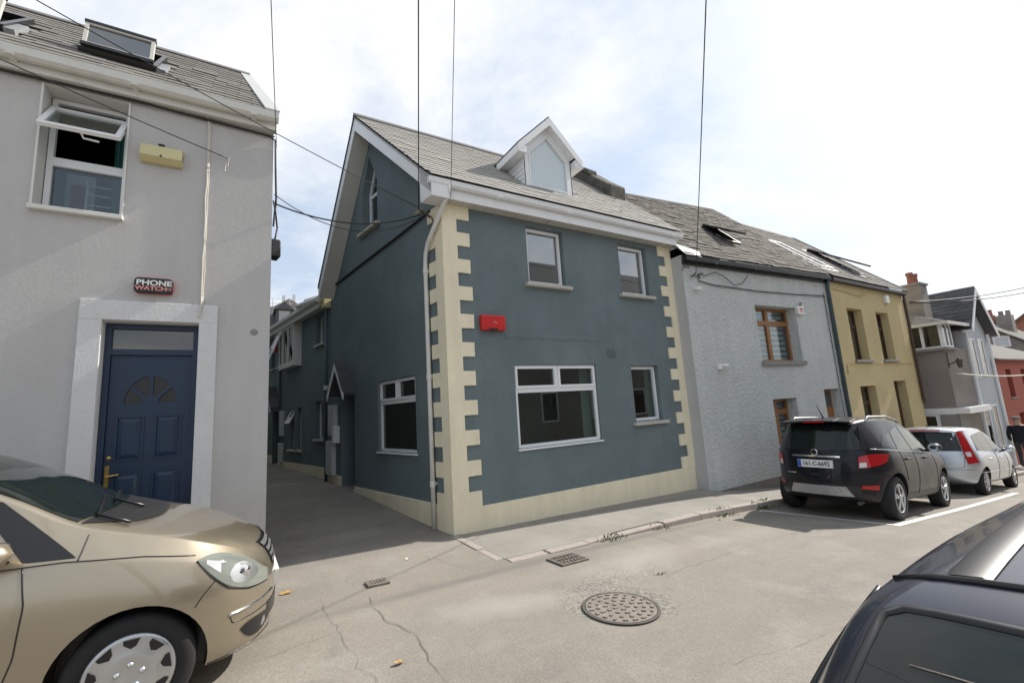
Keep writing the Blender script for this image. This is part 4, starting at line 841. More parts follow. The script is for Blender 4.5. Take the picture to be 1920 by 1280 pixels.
MATS['pinkred'] = pmat('pinkred', (0.75, 0.30, 0.26), 0.4, 0, fine=0)
MT = Matrix.Translation(FL(-0.92, 0.0765, 1.602)) @ Matrix.Rotation(R(90), 4, 'X')
textmesh('WATCH', 0.066, MT, 'pinkred', 'lettering', pw, bold=0.0015, sx=1.15)
m = MB()
for k in range(3): m.box(-0.775 + k * 0.014, -0.769 + k * 0.014, 0.0755, 0.078, 1.592 - 0.002 * k, 1.612 + 0.003 * k, FL)
m.box(-0.79, -0.781, 0.0755, 0.078, 1.598, 1.606, FL); m.build('lettering', 'pinkred', pw)
m = MB(); cabr = random.Random(5)
m.tube([FL(-0.47, 0.02, 3.9)] + [FL(-0.455 + cabr.uniform(-0.006, 0.006), 0.012, 3.8 - k * 0.16) for k in range(15)] + [FL(-0.45, 0.04, 1.44), FL(-0.47, 0.04, 1.3)], 0.013, 6)
m.tube([FL(-0.43, 0.02, 3.9)] + [FL(-0.437 + cabr.uniform(-0.004, 0.004), 0.01, 3.8 - k * 0.16) for k in range(15)] + [FL(-0.435, 0.03, 1.40)], 0.008, 6)
tag(m.build('wall_cable', 'cable_white'), 'pale double cable clipped down the grey wall beside the door surround', 'cable')
m = MB(); m.tube([FL(-9, 0.03, 4.0 - 0.12), FL(-3, 0.03, 3.885), FL(-1.9, 0.035, 3.88), FL(-1.2, 0.04, 3.885), FL(-0.5, 0.03, 3.86), FL(0.2, 0.03, 3.84), FL(0.29, 0.02, 3.80), FL(0.30, 0.0, 3.4), FS(0.06, 0.06, 3.0), FS(0.05, 0.03, 2.6)], 0.013, 6); m.tube([FL(-4, 0.045, 3.90), FL(-2, 0.045, 3.875), FL(-0.6, 0.04, 3.87), FL(0.28, 0.03, 3.845)], 0.009, 6)
tag(m.build('eaves_cable', 'cable'), 'dark cable bundle running under the gutter of the grey house', 'cable')
m = MB(); m.box(0.02, 0.22, 0.0, 0.12, 2.18, 2.42, FS); jb = m.build('junction_box', 'black_plastic', bevel=0.015); tag(jb, 'black cable junction box on the alley corner of the grey house', 'junction box')
m = MB(); m.tube([FS(0.1, 0.06, 2.42), FS(0.14, 0.10, 2.62), FS(0.04, 0.05, 2.8), FS(0.03, 0.02, 2.95)], 0.012, 6); m.build('cable_tail', 'cable', jb)
m = MB(); m.lathe([(0.0, 0.004), (0.04, 0.003), (0.045, 0.0)], lambda a, b, c: FL(0.10 + a, c + 0.0015, 1.15 + b * 0.9), 12); m.build('wall_patch', 'greysill', lh)

# ------------------------------------------------------------------ light grey roughcast house
gh = thing('roughcast_house', 'pale grey roughcast house with brown wooden windows, next down the street', 'house', (11, 5.8, -2.1))
FG = frame((8.17, 6.0), -4); GW = 5.6
gh_h = [(rect(2.32, 3.95, 0.75, 2.12), 0.33), (rect(2.48, 3.40, -1.25, -0.15), 0.30), (rect(4.63, 5.35, -2.3, 0.01), 0.28)]
def zb_grey(s_): return -1.92 - 0.0 * s_
wall_mesh(FG, [(0, -1.91), (0.1, -1.93), (2.2, -1.88), (GW, -1.88), (GW, 3.12), (0, 3.12)], [gh_h[0], gh_h[1], (rect(4.63, 5.35, -1.8799, 0.01), 0.28)]).build('wall', 'roughcast', gh)
m = MB(); m.prism([(0.12, -2.6), (GW, -2.8), (GW, -1.88), (2.2, -1.88), (0.12, -1.93)], -0.1, -0.015, FG); m.build('plinth', 'stone', gh)
m = MB(); m.add([FG(0, 0, -2.2), FG(0, 0, 3.12), (8.175, 6.34, 3.12), (8.175, 6.34, -2.2)], [(0, 1, 2, 3)]); m.build('wall', 'smooth_grey', gh)
m = MB(); m.box(GW - 0.01, GW, -5.4, 0, -2.8, 3.1, FG); m.box(0, GW, -5.4, -5.39, -2.8, 3.1, FG); m.build('wall', 'smooth_grey', gh)
def wood_window(s0, s1, z0, z1, dep, sill):
    return window(gh, FG, s0, s1, z0, z1, dep, mat='wood_brown', cells=[(0, 0.47, 0, 0.72), (0.47, 1, 0, 0.72), (0, 0.47, 0.72, 1), (0.47, 1, 0.72, 1)], wd=0.06, glass='glass_clear', sill=sill, sillmat='greysill')
for (s0, s1, z0, z1, sl3) in ((2.32, 3.95, 0.75, 2.12, (0.07, 0.10, 0.05)), (2.48, 3.40, -1.25, -0.15, (0.06, 0.09, 0.04))):
    wd_ = wood_window(s0, s1, z0, z1, 0.24, sl3)
    m = MB(); z = z0 + 0.06
    while z < z1 - 0.05: m.box(s0 + 0.05, s1 - 0.05, -0.37, -0.365, z, z + 0.075, FG); z += 0.135
    bl = m.build('blind', 'blind', wd_)
    m = MB(); m.box(s0, s1, -0.7, -0.69, z0 - 0.05, z1 + 0.05, FG); m.build('room_back', 'shade_black', wd_)
m = MB(); m.box(4.63, 5.35, -0.27, -0.22, -2.5, 0.01, FG); d3 = m.build('door', 'wood_brown', gh); d3['label'] = 'brown wooden door in a deep opening'
m = MB(); m.box(4.70, 5.28, -0.219, -0.21, -0.45, -0.06, FG); m.build('pane', 'glass', d3)
m = MB(); m.box(0.0, 5.62, 0.02, 0.16, 2.96, 3.08, FG); m.box(0.0, 5.62, 0.0, 0.06, 2.9, 2.97, FG)
for k in range(4): m.box(0.9 + k * 1.4, 0.95 + k * 1.4, 0.0, 0.175, 2.945, 2.962, FG)
m.build('gutter', 'black_plastic', gh, bevel=0.02)
m = MB(); m.tube([FG(5.52, 0.10, 2.98), FG(5.54, 0.06, 2.75), FG(5.54, 0.06, -2.4)], 0.045, 10); dpo = m.build('downpipe', 'teal_pipe', gh, smooth=True)
E0 = Vector(FG(-0.02, 0.12, 3.10)); E1 = Vector(FG(5.62, 0.12, 3.10)); GRY, GRZ = 8.62, 6.15
axg = (E1 - E0).normalized(); ridge_pt = Vector((11, GRY, GRZ)); nrm = axg.cross(ridge_pt - E0).normalized(); upg = nrm.cross(axg).normalized()
if upg.z < 0: upg = -upg
def pz(x, y): return E0.z - (nrm.x * (x - E0.x) + nrm.y * (y - E0.y)) / nrm.z
m = MB(); q = [(E0.x, E0.y), (E1.x, E1.y), (E1.x, GRY), (E0.x, GRY)]
m.add([(x, y, pz(x, y) - 0.004) for x, y in q] + [(E1.x, 11.6, 3.0), (E0.x, 11.6, 3.0)], [(0, 1, 2, 3), (3, 2, 4, 5)])
groof = m.build('roof', 'slate_dark', gh)
GS = (2.62, 1.25, 0.62, 0.95)      # skylight along eave, up slope, width, height
def gskip(c, low):
    v = c - E0; a = v.dot(axg); b = v.dot(upg); return c.y > GRY - 0.05 or (GS[0] - 0.05 < a < GS[0] + GS[2] + 0.05 and GS[1] + 0.05 < b < GS[1] + GS[3] + 0.1)
roof_slates(groof, E0, axg, upg, 5.64, 4.6, 0.28, 0.185, 'slate_grey', skip=gskip, jit=2.6, seed=31, thick=0.014)
m = MB(); m.prism([(-0.12, -0.10), (0, 0.04), (0.12, -0.10)], 8.35, 13.8, lambda a, d_, c: (d_, GRY + a, pz(d_, GRY) + 0.03 + c)); m.build('ridge_tile', 'slate_grey', groof)
def gp_(a, b, h): v = E0 + axg * a + upg * b + nrm * (h if nrm.z > 0 else -h); return (v.x, v.y, v.z)
def skylight(P, a, b, w_, h_, parent, open_ang, mat='black_trim', flash=None):
    m = MB(); ring(m, lambda s_, d_, c: P(s_, c, d_), a, a + w_, b, b + h_, 0.05, 0.0, 0.07); sk = m.build('skylight', mat, parent)
    m = MB(); m.add([P(a + 0.04, b + 0.04, 0.03), P(a + w_ - 0.04, b + 0.04, 0.03), P(a + w_ - 0.04, b + h_ - 0.04, 0.03), P(a + 0.04, b + h_ - 0.04, 0.03)], [(0, 1, 2, 3)]); m.build('shaft', 'shade_black' if open_ang else 'glass', sk)  # flat sheet; when open, black colour gives the shade within
    if open_ang:
        an = R(open_ang); hb = b + h_
        def G(s_, q, c): return P(s_, hb - c * math.cos(an) + q * math.sin(an) * 0, 0.07 + c * math.sin(an) + q)
        m = MB(); ring(m, G, a, a + w_, 0, h_, 0.05, 0.0, 0.05); m.build('sash', mat, sk)
        m = MB(); m.box(a + 0.05, a + w_ - 0.05, 0.015, 0.03, 0.05, h_ - 0.05, G); m.build('sash_pane', 'glass', sk)
    if flash:
        m = MB(); ring(m, lambda s_, d_, c: P(s_, c, d_), a - 0.12, a + w_ + 0.12, b - 0.12, b + h_ + 0.12, 0.115, 0.016, 0.03); m.build('flashing', flash, sk)
    return sk
skylight(gp_, GS[0], GS[1], GS[2], GS[3], groof, 14)
m = MB(); A = [gp_(-0.02, -0.06, 0.03), gp_(0.42, -0.06, 0.035), gp_(0.62, 0.16, 0.035), gp_(0.3, 0.30, 0.05), gp_(-0.02, 0.42, 0.05)]; m.poly(A); m.build('flashing', 'lead', groof)
# fixings on that wall
m = MB(); m.box(3.93, 4.18, 0.0, 0.09, 1.94, 2.16, FG); wa = m.build('alarm_box', 'white_plastic', bevel=0.015); tag(wa, 'white alarm box with red print beside the brown upper window', 'alarm box')
m = MB(); m.box(3.99, 4.13, 0.0895, 0.0915, 2.05, 2.10, FG); m.box(4.0, 4.12, 0.0895, 0.0915, 2.00, 2.03, FG); m.build('print', 'red_plastic', wa)
m = MB(); m.tube([FG(4.12, 0.04, 2.16), FG(4.12, 0.07, 2.26)], 0.03, 8); m.build('strobe', 'greysill', wa)
m = MB(); m.tube([FG(0.30, 0.0, 2.38), FG(0.30, 0.10, 2.36)], 0.035, 10); m.box(0.30, 0.42, 0.06, 0.10, 2.34, 2.40, FG); tag(m.build('security_camera', 'white_plastic', bevel=0.008), 'small white security camera high on the roughcast wall near the quoins', 'camera')
m = MB(); m.box(0.70, 0.82, 0.0, 0.06, 0.58, 0.70, FG); m.tube([FG(0.82, 0.05, 0.66), FG(0.93, 0.11, 0.66)], 0.04, 10); tag(m.build('sensor_light', 'white_plastic', bevel=0.008), 'white sensor lamp on the roughcast wall at mid height', 'lamp')
m = MB(); m.tube([FG(-0.02, 0.02, 2.75), FG(0.0, 0.03, 2.85), FG(0.2, 0.03, 2.85)], 0.008, 5)
m.tube([FG(0.5, 0.03, 2.62), FG(0.42, 0.03, 2.70), FG(0.45, 0.03, 2.56), FG(0.9, 0.025, 2.50), FG(2.5, 0.025, 2.46), FG(4.0, 0.025, 2.48), FG(5.4, 0.025, 2.52)], 0.012, 6)
m.tube([FG(0.6, 0.03, 2.68), FG(1.0, 0.05, 2.80), FG(1.3, 0.05, 2.72), FG(1.6, 0.05, 2.54), FG(1.9, 0.05, 2.60), FG(2.15, 0.05, 2.80)], 0.009, 6)
tag(m.build('wall_cable', 'cable'), 'slack dark cable looping under the black gutter of the roughcast house', 'cable')
m = MB(); m.tube([FF(WL + 0.012, 0.0, 3.1), FF(WL + 0.012, 0.02, 1.0), FF(WL + 0.012, 0.01, -1.8)], 0.006, 5); m.tube([FG(5.35, 0.02, 2.6), FG(5.36, 0.02, -1.0)], 0.008, 5); tag(m.build('wall_cable', 'cable'), 'thin dark cable down the joint between quoins and roughcast wall', 'cable')

# ------------------------------------------------------------------ yellow house
yh = thing('yellow_house', 'ochre yellow rendered house with dark narrow windows', 'house', (16.5, 5.56, -2.6))
FY = frame((14.45, 5.56), 0); Y0, Y1 = -0.69, 4.41
yhh = [rect(0.16, 1.10, 0.76, 2.26), rect(2.05, 2.97, 0.78, 2.26), rect(0.13, 1.12, -1.45, 0.03), rect(2.43, 3.33, -2.6, 0.13)]
wall_mesh(FY, [(Y0, -3.2), (Y1, -3.2), (Y1, 3.08), (Y0, 3.08)], [(h, 0.28) for h in yhh]).build('wall', 'yellow_render', yh)
m = MB(); m.box(Y1 - 0.01, Y1, -6, -0.0, -3.2, 3.0, FY); m.box(Y0, Y1, -6.0, -5.99, -3.2, 3, FY); m.poly([FY(Y1, 0, 3.0), FY(Y1, -3.05, 6.1), FY(Y1, -6, 3.0)]); m.build('wall', 'yellow_render', yh)
for h in yhh[:3]:
    s0, s1, z0, z1 = h[0][0], h[1][0], h[0][1], h[2][1]
    window(yh, FY, s0, s1, z0, z1, 0.2, mat='wood_dark', cells=[(0, 1, 0, 0.68), (0, 1, 0.68, 1)], wd=0.06, glass='glass_low', sill=(0.07, 0.07, 0.06), sillmat='greysill')
m = MB(); m.box(2.43, 3.33, -0.27, -0.22, -3.0, 0.13, FY); m.build('door', 'wood_dark', yh)
m = MB(); m.box(Y0 + 0.02, Y1 + 0.05, 0.0, 0.14, 2.94, 3.05, FY); m.build('gutter', 'black_plastic', yh, bevel=0.02)
m = MB(); m.tube([FY(4.36, 0.06, 2.95), FY(4.36, 0.06, -0.6)], 0.04, 8); m.build('downpipe', 'wood_dark', yh)
m = MB(); m.tube([FY(-0.45, 0.015, 0.38), FY(-0.42, 0.015, 0.62), FY(-0.30, 0.015, 0.655), FY(4.2, 0.015, 0.66)], 0.014, 5); m.tube([FY(-0.5, 0.02, 2.75), FY(0.3, 0.02, 2.72), FY(1.1, 0.03, 2.66), FY(1.6, 0.02, 2.78)], 0.012, 5); m.build('cable_run', 'yellow_render', yh)
m = MB(); m.box(2.82, 3.06, 0.0, 0.09, 2.58, 2.82, FY); tag(m.build('alarm_box', 'white_plastic', bevel=0.01), 'white alarm box under the gutter of the yellow house', 'alarm box')
m = MB(); YRY, YRZ = 8.62, 6.12; X0y, X1y = 13.80, 18.95
m.add([(X0y, 5.42, 3.06), (X1y, 5.42, 3.06), (X1y, YRY, YRZ), (X0y, YRY, YRZ), (X1y, 11.7, 3.0), (X0y, 11.7, 3.0)], [(0, 1, 2, 3), (3, 2, 4, 5)]); yroof = m.build('roof', 'slate_dark', yh)
yl = math.hypot(YRY - 5.42, YRZ - 3.06); yu = (0, (YRY - 5.42) / yl, (YRZ - 3.06) / yl)
roof_slates(yroof, (X0y, 5.42, 3.06), (1, 0, 0), yu, X1y - X0y, yl, 0.3, 0.2, 'slate_left', most=0, seed=41, jit=1.5)
def yp_(a, b, h): return (X0y + a, 5.42 + yu[1] * b - yu[2] * h, 3.06 + yu[2] * b + yu[1] * h)
skylight(yp_, 0.45, 0.62, 0.75, 1.9, yroof, 0, mat='upvc_old', flash='lead'); skylight(yp_, 2.75, 0.75, 0.8, 1.7, yroof, 9, flash='lead')
m = MB(); m.prism([(-0.1, -0.08), (0, 0.04), (0.1, -0.08)], X0y, X1y, lambda a, d_, c: (d_, YRY + a, YRZ + 0.03 + c)); m.build('ridge_tile', 'ridge', yroof)
m = MB(); m.prism([(5.40, 3.03), (YRY, YRZ), (YRY, YRZ + 0.08), (5.40, 3.11)], X1y - 0.05, X1y + 0.06, lambda a, d_, c: (d_, a, c)); m.build('verge', 'ridge', yroof)

# ------------------------------------------------------------------ brown house with hipped bay, blue gabled house, red house, grey gable beyond
bh = thing('brown_house', 'brown pebble-dashed house with a white corner window, stepping forward of the yellow one', 'house', (20.5, 5, -3))
BX, BY, BX1 = 19.55, 4.95, 21.75
m = MB(); m.box(BX, BX1, BY, 9.5, -3.6, 1.12); m.box(BX, BX1, BY + 0.25, 9.5, 1.12, 1.95); m.build('wall', 'brown_render', bh)
m = MB(); ring(m, lambda s_, d_, z: (BX - d_, BY + 0.95 - s_, z), 0.0, 0.95, 1.12, 1.93, 0.06, 0.0, 0.05); m.box(0.42, 0.5, 0.0, 0.05, 1.18, 1.87, lambda s_, d_, z: (BX - d_, BY + 0.95 - s_, z))
ring(m, lambda s_, d_, z: (BX + s_, BY - d_, z), 0.0, 0.8, 1.12, 1.93, 0.06, -0.02, 0.04); m.box(0.38, 0.44, 0, 0.04, 1.18, 1.87, lambda s_, d_, z: (BX + s_, BY - d_, z)); cw = m.build('window', 'upvc', bh); cw['label'] = 'white window wrapping round the corner'
m = MB(); m.box(BX - 0.02, BX - 0.01, BY + 0.06, BY + 0.9, 1.18, 1.87); m.box(BX + 0.06, BX + 0.75, BY - 0.012, BY - 0.006, 1.18, 1.87); m.build('pane', 'glass_low', cw)
m = MB(); m.box(BX - 0.12, BX + 0.9, BY - 0.12, BY + 1.0, 1.04, 1.12); m.build('sill', 'greysill', cw)
m = MB(); m.hexa([(BX - 0.2, BY - 0.2, 1.95), (BX1 + 0.05, BY - 0.2, 1.95), (BX1 + 0.05, 9.5, 1.95), (BX - 0.2, 9.5, 1.95), (BX + 0.9, BY + 1.6, 2.75), (BX1 + 0.05, BY + 1.6, 2.75), (BX1 + 0.05, 9.5, 2.75), (BX + 0.9, 9.5, 2.75)]); br_ = m.build('roof', 'slate_left', bh)
m = MB(); m.box(BX - 0.24, BX1, BY - 0.26, BY - 0.18, 1.86, 1.96); m.box(BX - 0.26, BX - 0.18, BY - 0.24, 6.5, 1.86, 1.96); m.build('gutter', 'upvc_old', bh)
m = MB(); m.box(BX - 0.06, BX1, BY - 0.3, BY + 1.0, -1.02, -0.84); m.build('porch_roof', 'upvc', bh)
m = MB(); m.box(BX - 0.02, BX - 0.008, BY + 0.05, BY + 0.9, -3.2, -1.02); pd = m.build('porch', 'upvc', bh)
m = MB(); m.box(BX - 0.03, BX - 0.021, BY + 0.55, BY + 0.8, -2.6, -1.1); m.build('pane', 'glass_low', pd)
m = MB(); m.box(BX - 0.03, BX - 0.021, BY - 0.0, BY + 0.45, -3.2, -1.05); m.box(BX, BX + 0.9, BY - 0.02, BY - 0.005, -3.2, -1.05); m.build('door', 'greysill', pd)
m = MB(); m.tube([(BX + 0.02, BY - 0.01, 0.95), (BX + 0.02, BY - 0.01, 0.45)], 0.025, 6); m.tube([(BX + 0.02, BY, 0.55), (BX - 0.05, BY - 0.22, 0.62), (BX - 0.08, BY - 0.30, 0.75)], 0.02, 6); m.tube([(BX - 0.08, BY - 0.30, 0.68), (BX - 0.08, BY - 0.30, 0.42)], 0.07, 8, radii=[0.09, 0.05]); m.build('lamp_bracket', 'iron_dark', bh)
m = MB(); m.box(20.8, 21.5, 5.58, 6.1, 2.1, 3.55); m.box(20.75, 21.55, 5.53, 6.15, 3.55, 3.62); chb = m.build('chimney', 'stone', bh)
for cx in (20.98, 21.42): m = MB(); m.lathe([(0.13, 0), (0.11, 0.4), (0.15, 0.45), (0.13, 0.55)], lambda a, b, c, cx=cx: (cx + a * 0.8, 5.85 + b * 0.8, 3.62 + c * 0.8), 12); m.build('chimney_pot', 'brick', chb)
bl_ = thing('blue_gabled_house', 'pale blue house with a slate gable and white downpipes', 'house', (23, 4.95, -3.1))
m = MB(); gx0, gx1, gap = 21.75, 24.35, 22.9
m.add([(gx0, BY, -3.8), (gx1, BY, -3.8), (gx1, BY, 1.8), (gap, BY, 3.2), (gx0, BY, 2.0)] + [(gx0, 11, -3.8), (gx1, 11, -3.8), (gx1, 11, 1.8), (gap, 11, 3.2), (gx0, 11, 2.0)], [(0, 1, 2, 3, 4), (1, 6, 7, 2), (5, 0, 4, 9), (2, 7, 8, 3), (3, 8, 9, 4)]); m.build('wall', 'blue_render', bl_)
m = MB()
for (xa, za) in ((gx0 - 0.25, 1.75), (gx1 + 0.25, 1.62)):
    P = [(gap, BY - 0.3, 3.32), (xa, BY - 0.3, za), (xa, 11, za), (gap, 11, 3.32)]; m.hexa(P + [(p[0], p[1], p[2] + 0.06) for p in P])
rb = m.build('roof', 'slate_dark', bl_)
m = MB()
for (xa, za) in ((gx0 - 0.25, 1.75), (gx1 + 0.25, 1.62)):
    P = [(gap, BY - 0.33, 3.36), (xa, BY - 0.33, za + 0.05), (xa, BY - 0.33, za - 0.12), (gap, BY - 0.33, 3.16)]; m.hexa(P + [(p[0], p[1] + 0.03, p[2]) for p in P])
m.build('barge_board', 'upvc', rb)
for (x0, x1, z0, z1) in ((22.1, 22.7, 0.1, 1.5), (23.1, 23.7, 0.1, 1.5), (22.1, 22.7, -2.4, -0.9), (23.1, 23.7, -2.4, -0.9)):
    m = MB(); ring(m, lambda s_, d_, z: (s_, BY - d_, z), x0, x1, z0, z1, 0.06, 0.0, 0.03); wq = m.build('window', 'upvc', bl_)
    m = MB(); m.box(x0 + 0.05, x1 - 0.05, BY - 0.012, BY - 0.004, z0 + 0.05, z1 - 0.05); m.build('pane', 'glass', wq)
for xx in (21.8, 24.3): m = MB(); m.tube([(xx, BY - 0.06, 1.7), (xx, BY - 0.06, -3.2)], 0.05, 8); m.build('downpipe', 'upvc', bl_)
rh = thing('red_house', 'brick red rendered terrace house at the far end of the street', 'house', (29, 5, -3.5))
rhh = [rect(26.0, 26.75, -0.75, 0.35), rect(28.3, 29.05, -0.75, 0.35), rect(26.6, 27.4, -2.9, -1.4), rect(28.6, 29.4, -2.9, -1.4)]
FRD = frame((0, 4.95), 0)
wall_mesh(FRD, [(24.5, -4.4), (36, -5), (36, 0.75), (24.5, 0.75)], [(h, 0.2) for h in rhh]).build('wall', 'red_render', rh)
for h in rhh:
    window(rh, FRD, h[0][0], h[1][0], h[0][1], h[2][1], 0.15, mat='wood_dark', wd=0.05, glass='glass_low', sill=(0.05, 0.06, 0.05), sillmat='greysill')
m = MB(); P = [(24.4, 4.75, 0.75), (36, 4.75, 0.75), (36, 7.2, 1.95), (24.4, 7.2, 1.95)]; m.hexa([(p[0], p[1], p[2] - 0.05) for p in P] + P); m.build('roof', 'slate_left', rh)
m = MB(); m.box(24.5, 36, 7.2, 9.5, -4, 1.9); m.build('wall', 'red_render', rh)
gg = thing('grey_gable_house', 'grey gabled house with one small white attic window above the red house', 'house', (36, 9, -3))
m = MB(); gy = [(5.2, -6), (14, -6), (14, 1.2), (9.5, 4.5), (5.2, 1.18)]
m.prism(gy, 38, 46, lambda a, d_, c: (d_, a, c)); m.build('wall', 'stone', gg)
m = MB(); P = [(37.8, 5.0, 1.08), (46, 5.0, 1.08), (46, 9.5, 4.57), (37.8, 9.5, 4.57)]; m.hexa(P + [(p[0], p[1], p[2] + 0.09) for p in P]); m.build('roof', 'slate_left', gg)
m = MB(); ring(m, lambda s_, d_, z: (38 - d_, s_, z), 6.75, 7.45, 1.8, 2.45, 0.1, 0, 0.05); wg = m.build('window', 'upvc', gg)
m = MB(); m.box(37.97, 37.99, 6.85, 7.35, 1.9, 2.35); m.build('pane', 'blind', wg)
m = MB(); m.box(41.6, 42.4, 7.95, 8.55, 3.0, 4.15); c1 = m.build('chimney', 'brick', gg)
for k in range(2): m = MB(); m.lathe([(0.13, 0), (0.11, 0.3), (0.14, 0.35)], lambda a, b, c, k=k: (42 + a, 8.1 + 0.3 * k + b, 4.15 + c), 10); m.build('chimney_pot', 'brick', c1)
m = MB(); m.box(41.6, 42.4, 7.15, 7.8, 2.6, 4.0); c1 = m.build('chimney', 'stone', gg)
for k in range(2): m = MB(); m.lathe([(0.13, 0), (0.11, 0.25), (0.14, 0.3)], lambda a, b, c, k=k: (42 + a, 7.3 + 0.32 * k + b, 4.0 + c), 10); m.build('chimney_pot', 'stone', c1)
og = thing('orange_house', 'orange gabled house peeking over the far roofs', 'house', (56, 8, -4))
m = MB(); m.prism([(5, -6), (12, -6), (12, 2.6), (8.5, 5.4), (5, 2.6)], 56, 64, lambda a, d_, c: (d_, a, c)); m.build('wall', 'brick', og)
m = MB(); P = [(55.7, 4.7, 2.36), (64, 4.7, 2.36), (64, 8.5, 5.4), (55.7, 8.5, 5.4)]; m.hexa(P + [(p[0], p[1], p[2] + 0.12) for p in P]); P = [(55.7, 12.3, 2.36), (64, 12.3, 2.36), (64, 8.5, 5.4), (55.7, 8.5, 5.4)]; m.hexa(P + [(p[0], p[1], p[2] + 0.12) for p in P]); m.build('roof', 'slate_left', og)
q_ = Vector((gap - (gx0 - 0.25), 0, 3.32 - 1.75)); roof_slates(rb, (gx0 - 0.25, BY - 0.3, 1.815), (0, 1, 0), q_, 6.3, q_.length, 0.32, 0.2, 'slate_dark', most=0, seed=51)
# ------------------------------------------------------------------ cars
def pchip(pts):
    pts = sorted(pts); X = np.array([p[0] for p in pts], float); Y = np.array([p[1] for p in pts], float); h = np.diff(X); dl = np.diff(Y) / h; d_ = np.zeros(len(X))
    for i in range(1, len(X) - 1):
        if dl[i - 1] * dl[i] > 0: w1, w2 = 2 * h[i] + h[i - 1], h[i] + 2 * h[i - 1]; d_[i] = (w1 + w2) / (w1 / dl[i - 1] + w2 / dl[i])
    d_[0], d_[-1] = dl[0], dl[-1]
    def f(x):
        x = np.clip(x, X[0], X[-1]); i = int(np.clip(np.searchsorted(X, x) - 1, 0, len(h) - 1)); t = (x - X[i]) / h[i]
        return float((1 + 2 * t) * (1 - t) ** 2 * Y[i] + t * (1 - t) ** 2 * h[i] * d_[i] + t * t * (3 - 2 * t) * Y[i + 1] + t * t * (t - 1) * h[i] * d_[i + 1])
    return f
def chaikin(P, it=2):
    for _ in range(it):
        Q = [P[0]]
        for a, b in zip(P[:-1], P[1:]): Q += [(0.75 * a[0] + 0.25 * b[0], 0.75 * a[1] + 0.25 * b[1]), (0.25 * a[0] + 0.75 * b[0], 0.25 * a[1] + 0.75 * b[1])]
        P = Q + [P[-1]]
    return P
